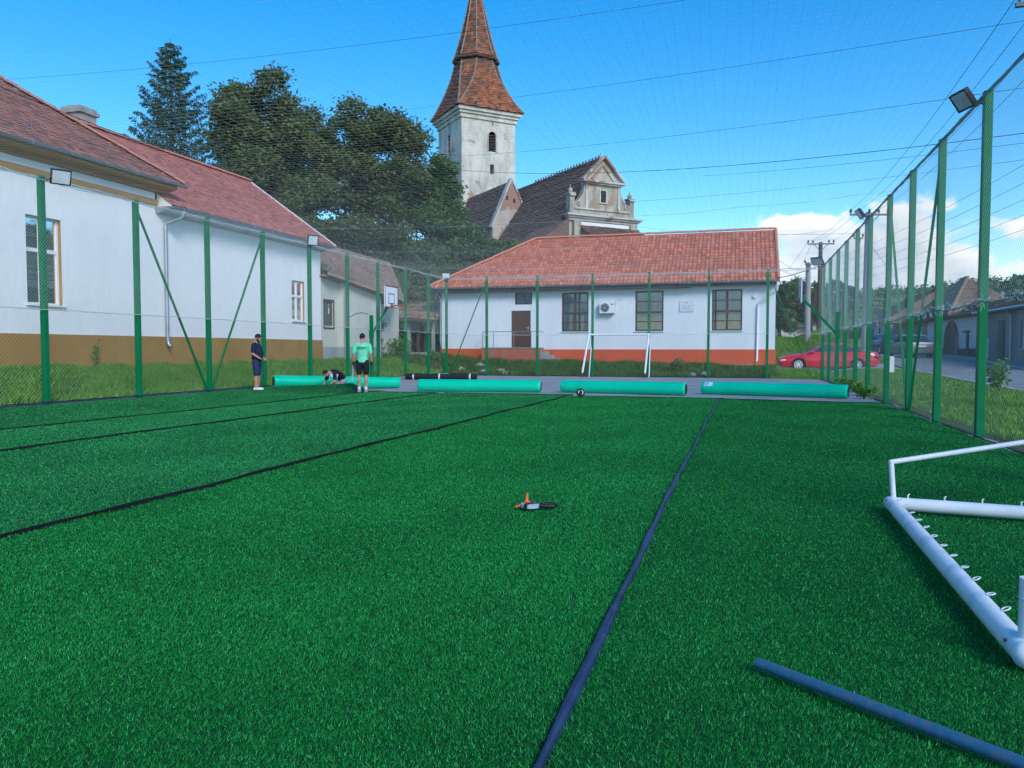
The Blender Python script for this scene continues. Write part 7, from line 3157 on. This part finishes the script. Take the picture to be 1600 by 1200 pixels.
def street_houses():
    X = 14.2
    # dark grey house, nearest
    zb = gz1(14, 46)
    root = empty('street_house', (18, 46, zb), 'dark grey weathered house with arched niche at the right edge', 'house')
    b = MB()
    holes = [(11.2, 12.5, 0, 2.5), (6.2, 7.4, 0.9, 2.6), (2.0, 3.2, 0.9, 2.6)]
    wall_holes(b, (X, 40.0, zb - .6), (0, 1, 0), 12.0 + 1.6, 3.5 - zb + 0.6, [(a, c, d + .6, e + .6) for a, c, d, e in [(9.3, 10.6, 0, 2.5), (5.6, 6.8, .9, 2.4), (2.0, 3.2, .9, 2.4)]], 0.35, (-1, 0, 0))
    b.quad((X, 40, zb - .6), (24, 40, zb - .6), (24, 40, 3.5), (X, 40, 3.5), .5)
    b.quad((X, 53.6, zb - .6), (24, 53.6, zb - .6), (24, 53.6, 3.5), (X, 53.6, 3.5), .5)
    b.build('wall', 'street_grey', root)
    d = MB()
    d.poly(arch_pts((X + 0.3, 49.3, zb), (0, 1, 0), 1.3, 2.5), .5)
    d.build('door', 'dark_wood', root)
    sp = MB()
    for s in (0, 1):
        pass
    sp.build('niche', 'street_grey', root) if sp.v else None
    for y in (45.6, 42.0):
        window(root, (X, y + 1.2, zb + .9), (0, -1, 0), (-1, 0, 0), 1.2, 1.5, 'white_paint', [0.5], [0.6], depth=0.15, curtain='full')
        f = MB()
        for (a0, a1, c0, c1) in ((y - .16, y, .75, 2.55), (y + 1.2, y + 1.36, .75, 2.55), (y, y + 1.2, 2.4, 2.55), (y, y + 1.2, .75, .9)):
            f.lohi((X - 0.05, a0, zb + c0), (X - 0.004, a1, zb + c1))
        f.build('window_surround', 'annex_grey', root)
    b = MB()
    b.tube([(X - .5, 39.6, 3.52), (X - .5, 53.8, 3.5)], 0.07, 8)
    b.build('gutter', 'zinc', root, smooth=True)
    b = MB()
    b.tube([(X - .5, 48.1, 3.5), (X - .1, 48.1, 3.2), (X - 0.08, 48.1, 1.9), (X - .09, 48.1, zb)], 0.05, 8)
    b.build('downpipe', 'zinc', root, smooth=True)
    b = MB()
    b.lohi((X - .45, 39.8, 3.38), (X, 53.7, 3.46))
    b.build('eaves_soffit', 'dark_wood', root)
    gable_roof(root, X - .5, X + 8.5, X + 3.6, 39.6, 53.8, 3.52, 4.95, 'street_roof', 0, 0)
    # white block wall with green arched gate
    zb = gz1(14, 60)
    root = empty('street_house', (18, 61, zb), 'white block-walled house with green arched gate and large brown hipped roof', 'house')
    b = MB()
    b.lohi((X + 0.05, 53.65, zb - .5), (X + 6, 68.2, 3.42))
    wl = b.build('wall', 'street_block', root)
    bm0 = None
    n = 0
    y = 53.7
    rows = np.arange(1.38, 3.3, 0.34)
    for ri, z in enumerate(rows):
        y = 53.7 + (0.3 if ri % 2 else 0)
        while y + 0.58 < 68.1:
            ins = (59.1 - 0.1 < y + .58 and y < 62.3) and z < 3.05
            if not ins and n < 290:
                if bm0 is None:
                    q = MB().box((0, 0, 0), (0.06, 0.575, 0.315), None, 0.4)
                    o = q.build('block', 'street_block', wl, org=Vector((0, 0, 0)))
                    bm0 = o
                else:
                    o = bm0.copy()
                    COL.objects.link(o)
                o.location = Vector((X + 0.035 + random.uniform(-.006, .006), y + 0.29, z + 0.16)) - wloc(wl)
                n += 1
            y += 0.6
    b = MB()
    b.lohi((X - 0.02, 53.65, zb - .5), (X + .03, 59.15, 1.36))
    b.lohi((X - 0.02, 62.25, zb - .5), (X + .03, 68.2, 1.40))
    b.build('plinth', 'plinth_dark', root)
    b = MB()
    b.prism(arch_pts((X + 0.02, 59.3, zb), (0, 1, 0), 2.8, 2.25), (0.05, 0, 0), .5)
    b.v = [(p[0] - 0.06, p[1], p[2]) for p in b.v]
    g = b.build('gate', 'gate_green', root)
    for i in range(9):
        q = MB()
        y = 59.42 + i * 0.29
        hh = 2.2 - max(0, abs(y + .13 - 60.7) - 0.7) ** 2 * 0.9
        q.lohi((X - 0.07, y, zb + .05), (X - 0.045, y + 0.25, zb + min(hh, 2.1)))
        q.build('board', 'gate_green', g)
    b = MB()
    ap = arch_pts((X - 0.03, 59.15, zb), (0, 1, 0), 3.1, 2.5)
    ap = ap[1:] + ap[:1]
    for i in range(len(ap) - 1):
        b.beam(ap[i], ap[i + 1], 0.2, 0.22)
    b.build('gate_surround', 'street_pink', root)
    b = MB()
    b.lohi((X - 0.04, 56.4, zb), (X + .02, 56.9, zb + 1.55))
    b.build('meter_box', 'plinth_dark', root)
    b = MB()
    b.lohi((X - 0.2, 56.2, zb + 1.55), (X + .02, 57.1, zb + 1.68))
    b.build('hood', 'street_pink', root)
    b = MB()
    b.lohi((X - .35, 53.8, 3.42), (X + 0.1, 68.3, 3.52))
    b.build('eaves_soffit', 'dark_wood', root)
    gable_roof(root, X - .4, X + 3.0, X + 1.3, 53.8, 68.3, 3.54, 4.25, 'street_roof', 0, 0)
    gable_roof(root, X - 0.3, X + 5.4, X + 2.4, 60.5, 75.5, 3.62, 6.75, 'street_roof', 6.2, 6.2)
    # pink house
    zb = gz1(14, 74)
    root = empty('street_house', (18, 74, zb), 'pinkish brick house with dark doorway and red roof beyond the white wall', 'house')
    b = MB()
    wall_holes(b, (X, 68.25, zb - .5), (0, 1, 0), 12, 3.5 - zb + .5, [(1.6, 2.6, 1.4, 2.6), (5.2, 6.6, .5, 2.7), (9, 10, 1.4, 2.6)], 0.25, (-1, 0, 0))
    b.quad((X, 68.25, zb - .5), (22, 68.25, zb - .5), (22, 68.25, 3.5), (X, 68.25, 3.5), .5)
    b.build('wall', 'street_pink', root)
    b = MB()
    b.lohi((X + .2, 73.4, zb), (X + .26, 74.9, zb + 2.3))
    b.build('door', 'dark_wood', root)
    for y in (69.85, 77.25):
        window(root, (X, y + 1.0, zb + .9), (0, -1, 0), (-1, 0, 0), 1.0, 1.2, 'white_paint', [0.5], [], depth=0.1, curtain='full')
    gable_roof(root, X - .5, X + 9, X + 4.2, 70.0, 80.6, 3.45, 5.9, 'street_roof_red', 0, 0)
    # pale blue house at the end
    zb = gz1(14, 88)
    root = empty('street_house', (17, 87, zb), 'pale blue-grey house with brown roof at the end of the street', 'house')
    b = MB()
    wall_holes(b, (X - 1.0, 81, zb - .5), (0, 1, 0), 13, 3.8 - zb + .5, [(2, 3.1, 1.3, 2.7), (6, 7.1, 1.3, 2.7)], 0.2, (-1, 0, 0))
    b.quad((X - 1, 81, zb - .5), (22, 81, zb - .5), (22, 81, 3.8), (X - 1, 81, 3.8), .5)
    b.build('wall', 'street_blue', root)
    for y in (83, 87):
        window(root, (X - 1, y + 1.1, zb + .8), (0, -1, 0), (-1, 0, 0), 1.1, 1.4, 'dark_wood', [0.5], [], depth=0.1, curtain='full')
    gable_roof(root, X - 1.4, X + 8, X + 3.3, 80.8, 94.2, 3.8, 6.8, 'street_roof', 0, 0)
    # pale house beyond the bank, gable towards the camera
    x0, x1, y = 4.9, 8.2, 78.5
    zb = gz1(6, 78)
    root = empty('far_house', (6.6, 82, zb), 'small pale house with grey-brown roof beyond the grass bank', 'house')
    b = MB()
    b.lohi((x0 - 1.2, y, zb - 1), (x1 + 0.9, y + 7, 3.95))
    b.build('wall', 'annex_plaster', root)
    O = Vector((x0 - 1.8, y - .5, 3.9))
    Vv = Vector((0, 3.6, 1.75))
    r = MB()
    r.poly([O, O + Vector((5.6, 0, 0)), O + Vector((4.4, 0, 0)) + Vv, O + Vector((1.5, 0, 0)) + Vv], .5)
    r.poly([O, O + Vector((1.5, 0, 0)) + Vv, O + Vector((0, 7.5, 0))], .5)
    r.poly([O + Vector((5.6, 0, 0)), O + Vector((5.6, 7.5, 0)), O + Vector((4.4, 0, 0)) + Vv], .5)
    ro = r.build('roof', 'street_roof', root)
    t = MB()
    tiles(t, O, (1, 0, 0), Vv, [(0, 0), (5.6, 0), (4.4, Vv.length), (1.5, Vv.length)], 0.3, 0.33, 'flat', 0.05, 0.02)
    tag(t.build('roof_tiles', 'street_roof', ro), kind='stuff')
    w = MB()
    w.lohi((5.2, y - .03, 2.75), (6.0, y + .02, 3.45))
    w.build('window', 'car_glass', root)


street_houses()


def markers():
    for x, y, h, lab in ((6.45, 37.8, 0.72, 'white marker post at the kerb right of the red car'), (13.7, 51.0, 1.3, 'white painted post in front of the dark grey house')):
        z = gz1(x, y)
        r = empty('marker_post', (x, y, z), lab, 'post')
        b = MB()
        b.lohi((x - 0.13, y - 0.1, z - 0.1), (x + 0.13, y + 0.1, z + h))
        b.build('shaft', 'white_paint', r)
        c = MB()
        c.rings([[(x - .14, y - .11, z + h + .002), (x + .14, y - .11, z + h + .002), (x + .14, y + .11, z + h + .002), (x - .14, y + .11, z + h + .002)],
                 [(x - .09, y - .07, z + h + .05), (x + .09, y - .07, z + h + .05), (x + .09, y + .07, z + h + .05), (x - .09, y + .07, z + h + .05)]], True, .5)
        c.build('cap', 'white_paint', r)


markers()


# ------------------------------------------------------------------ poles and cables
def utility_pole(x, y, h, r, mat, label, arm=1.0, ang=0.0, ins=4, arms=(0.0,), lamp=False):
    z = gz1(x, y)
    root = empty('power_pole', (x, y, z), label, 'power pole', 'power poles along the street')
    b = MB()
    b.tube([(x, y, z - .3), (x, y, z + h * .5), (x, y, z + h)], [r * 1.25, r * 1.1, r * .85], 10)
    b.build('pole', mat, root, smooth=True)
    u = Vector((math.cos(ang), math.sin(ang), 0))
    ends = []
    for dz in arms:
        c = Vector((x, y - r - 0.03, z + h - 0.15 - dz))
        b = MB()
        b.beam(c - u * arm, c + u * arm, 0.09, 0.09)
        b.build('crossarm', 'steel_rail', root)
        b = MB()
        for s in (-1, 1):
            b.beam(c + u * s * arm * .55, c + Vector((0, 0, -.55)), 0.04, 0.04)
        b.build('arm_brace', 'steel_rail', root)
        for q in range(ins):
            t = -0.95 + 1.9 * q / max(1, ins - 1)
            if ins == 4:
                t = (-0.95, -0.6, 0.6, 0.95)[q]
            p = c + u * arm * t
            i = MB()
            i.tube([p + Vector((0, 0, .04)), p + Vector((0, 0, .10)), p + Vector((0, 0, .12)), p + Vector((0, 0, .17)), p + Vector((0, 0, .19)), p + Vector((0, 0, .26)), p + Vector((0, 0, .30))],
                   [.02, .02, .075, .05, .075, .055, .03], 8)
            i.build('insulator', 'insulator', root, smooth=True)
            ends.append(p + Vector((0, 0, .25)))
    if lamp:
        b = MB()
        p = Vector((x, y, z + h - 1.2))
        b.tube([p, p + Vector((1.0, -.2, 0.05)), p + Vector((1.35, -.25, 0.0))], 0.03, 6)
        b.ball(p + Vector((1.6, -.3, 0.0)), (0.3, .12, .09), 10, 6)
        b.build('street_lamp', 'tape_grey', root, smooth=True)
    return ends


mk('insulator', (0.10, 0.05, 0.04), (0.06, 0.03, 0.03), scale=6, rough=0.25)
P4 = utility_pole(6.62, 46.1, 8.25, 0.20, 'pole_concrete', 'tall pale concrete power pole with crossarm behind the right fence', 1.05, 0.28, 5)
P3 = utility_pole(5.9, 64.5, 6.9, 0.17, 'pole_wood', 'brown wooden power pole with crossarm beside the far fence corner', 1.0, 0.2, 4)
P2 = utility_pole(4.6, 59.0, 5.6, 0.19, 'pole_concrete', 'grey concrete pole left of the brown pole, with lamp bracket', 0.25, 0.2, 2)
P1 = utility_pole(4.3, 85.0, 6.4, 0.16, 'pole_wood', 'distant power pole with lamp just right of the hall roof', 0.75, 0.1, 2, lamp=True)
P0 = utility_pole(6.75, 18.6, 8.45, 0.20, 'pole_concrete', 'near power pole whose dark insulators show at the top right corner', 1.45, 0.02, 6)
P5 = utility_pole(7.3, 55.0, 7.3, 0.06, 'pole_wood', 'thin brown mast beside the tall concrete pole', 0.3, 0.2, 2)


def cable(p0, p1, sag, r, label, group=None, mat='cable_dark'):
    p0, p1 = Vector(p0), Vector(p1)
    n = 28
    pts = []
    for i in range(n + 1):
        t = i / n
        p = p0.lerp(p1, t)
        p.z -= sag * 4 * t * (1 - t)
        pts.append(p)
    b = MB()
    b.tube(pts, r, 5)
    o = b.build('overhead_cable', mat)
    tag(o, label, 'cable', group)
    return o


def ray(px, py, D):
    """helper for the wires only: a point at forward distance D on the camera axis frame"""
    u, v = (px - 800) / 1211, (600 - py) / 1211
    cp, sp_ = math.cos(PITCH), math.sin(PITCH)
    cy, sy = math.cos(YAW), math.sin(YAW)
    d = Vector((-sy * cp + u * cy - v * sy * sp_, cy * cp + u * sy + v * cy * sp_, -sp_ + v * cp))
    return Vector((0, 0, 1.3)) + d * D


S = Vector
# service lines that cross the pitch from the street poles towards the house and the church
cable((-42.83, 35.1, 16.85), (0.88, 32.2, 15.31), 0.45, 0.0075, 'thin cable crossing in front of the upper spire')
cable((-24.75, 56.2, 19.91), (9.84, 30.53, 12.45), 0.25, 0.008, 'thin cable rising from behind the trees to the right, above the tower eaves')
cable((-21.84, 58.99, 16.74), (9.49, 28.2, 9.57), 0.32, 0.008, 'thin cable leaving the tower wall towards the nearest right floodlight')
cable((-23.06, 58.59, 15.77), (9.89, 30.37, 8.66), 0.85, 0.013, 'thick twisted cable passing over the nave roof ridge')
cable((-1.88, 41.62, 10.25), (9.89, 30.35, 8.33), 0.12, 0.007, 'thinner cable splitting below the thick twisted cable')
cable((-7.71, 56.65, 11.97), (11.66, 35.06, 8.8), 0.22, 0.007, 'thin cable from behind the baroque gable to the right')
cable((-8.0, 62.0, 11.0), (6.6, 46.0, 7.6), 0.3, 0.007, 'lowest thin cable above the hall roof ending at the tall concrete pole')
cable((-17.3, 12.0, 7.9), (-17.35, 20.5, 7.55), 0.12, 0.012, 'black cable lying across the lower roof of the white house')
for i in range(4):
    cable(P0[i], P4[i], 0.45, 0.0075, 'bare wire running down the street between the two nearest power poles', 'street wires, near span')
    cable(P4[i], P3[min(i, 3)], 0.3, 0.008, 'bare wire between the tall concrete pole and the brown pole', 'street wires, far span')
for i in range(2):
    cable(P3[i], P1[i], 0.35, 0.010, 'far wire between the brown pole and the distant pole', 'street wires, last span')
for i, (dz, yy) in enumerate(((0.0, 38), (0.25, 40), (0.6, 43), (0.9, 46), (1.3, 40))):
    cable((5.45 + .12 * i, 48 + i, 6.6 - 0.3 * i), (11.5 + 0.6 * i, 22.0, 9.0 - 0.45 * i), 0.5, 0.0075, 'wire fanning up to the right behind the right fence', 'fanning wires')
cable((1.9, 46.0, 5.9), (5.9, 64.4, 6.9), 0.3, 0.010, 'thin cable from the hall gable to the brown pole')
cable((1.85, 44.0, 5.1), (3.4, 37.3, 5.05), 0.06, 0.022, 'pale steel cable from the hall eave to the far corner floodlight', None, 'zinc')
cable((4.6, 58.8, 6.9), (1.9, 47.2, 6.6), 0.3, 0.009, 'thin cable from the grey pole to the hall ridge')
cable((14.4, 66, 3.7), (6.7, 46.2, 7.1), 0.4, 0.010, 'service cable from the tall concrete pole to the pink house')


# ------------------------------------------------------------------ hills
def hill(name, pts, base, depth, mat, amp, seed, nx=220, ny=16):
    """ridge: list of (x, y, crest height)"""
    r = np.random.default_rng(seed)
    P = np.array(pts, float)
    s = np.linspace(0, 1, len(P))
    t = np.linspace(0, 1, nx)
    cx, cy, cz = (np.interp(t, s, P[:, i]) for i in range(3))
    vs = []
    for i in range(nx):
        nrm = np.array([cx[i], cy[i]])
        nrm = -nrm / np.linalg.norm(nrm)
        for j in range(ny):
            f = j / (ny - 1)
            d = f * depth
            z = base + (cz[i] - base) * (math.cos(f * PI) * 0.5 + 0.5)
            bump = amp * (r.random() - 0.3) * (1 if j < ny - 2 else 0.2)
            vs.append((cx[i] + nrm[0] * d + r.normal() * depth / ny * 0.2, cy[i] + nrm[1] * d, z + bump))
        vs.append((cx[i] - nrm[0] * depth * .5, cy[i] - nrm[1] * depth * .5, base))
    m_ = ny + 1
    mb = MB()
    mb.add(vs, [(i * m_ + j, (i + 1) * m_ + j, (i + 1) * m_ + j + 1, i * m_ + j + 1) for i in range(nx - 1) for j in range(ny - 1)], 0.5)
    mb.add(vs, [(i * m_, i * m_ + ny, (i + 1) * m_ + ny, (i + 1) * m_) for i in range(nx - 1)], 0.5)
    o = mb.build(name, mat, smooth=True)
    tag(o, kind='structure')
    return np.array(vs), m_


hill('far_hill', [(-260, 420, 12), (-60, 430, 19), (10, 430, 24), (60, 420, 25), (130, 400, 29), (260, 330, 43)], 0, 260, 'hill_field', 1.0, 3)
hill('wooded_hill', [(39, 169, 1), (44, 165, 7), (50, 162, 12), (75, 150, 21), (140, 120, 30)], 0, 90, 'hill_wood', 1.6, 4, 160, 14)


def far_wood():
    r = np.random.default_rng(9)
    cs, rs = [], []
    for i in range(190):      # woods along the crest and hedges across the field of the far hill
        x = r.uniform(-40, 170)
        zc = np.interp(x, [-60, 10, 60, 130, 260], [19, 24, 25, 29, 43])
        yc = np.interp(x, [-60, 10, 60, 130, 260], [430, 430, 420, 400, 330])
        if r.random() < 0.6:
            f = r.uniform(0.0, 0.13)
        else:
            f = r.choice([0.30, 0.42, 0.55, 0.68]) + r.normal() * 0.012 + 0.04 * math.sin(x * .06)
        rad = r.uniform(2.5, 5.0)
        n = np.array([x, yc])
        n = -n / np.linalg.norm(n)
        z = zc * (math.cos(min(1, f) * PI) * 0.5 + 0.5)
        cs.append((x + n[0] * f * 260, yc + n[1] * f * 260, z + rad * .4))
        rs.append(rad)
    o = leaf_cloud('far_wood', cs, rs, 34000, 1.3, 'far_leaf', None, shell=0.4)
    tag(o, 'woods and hedges on the far green hill beyond the street', 'woods', kind='stuff')
    cs, rs = [], []
    for i in range(260):
        t = r.random()
        x = np.interp(t, [0, .25, .5, .75, 1], [39, 44, 50, 75, 140])
        y = np.interp(t, [0, .25, .5, .75, 1], [169, 165, 162, 150, 120])
        zc = np.interp(t, [0, .25, .5, .75, 1], [1, 7, 12, 21, 30])
        f = r.random() ** 1.5 * 0.6
        n = np.array([x, y])
        n = -n / np.linalg.norm(n)
        rad = r.uniform(1.4, 2.6)
        z = zc * (math.cos(f * PI) * .5 + .5)
        cs.append((x + n[0] * f * 90, y + n[1] * f * 90, z + rad * .4))
        rs.append(rad)
    o = leaf_cloud('far_wood', cs, rs, 30000, 0.95, 'far_leaf_dark', None, shell=0.4)
    tag(o, 'dark woods on the hill above the grey house at the right', 'woods', kind='stuff')


far_wood()
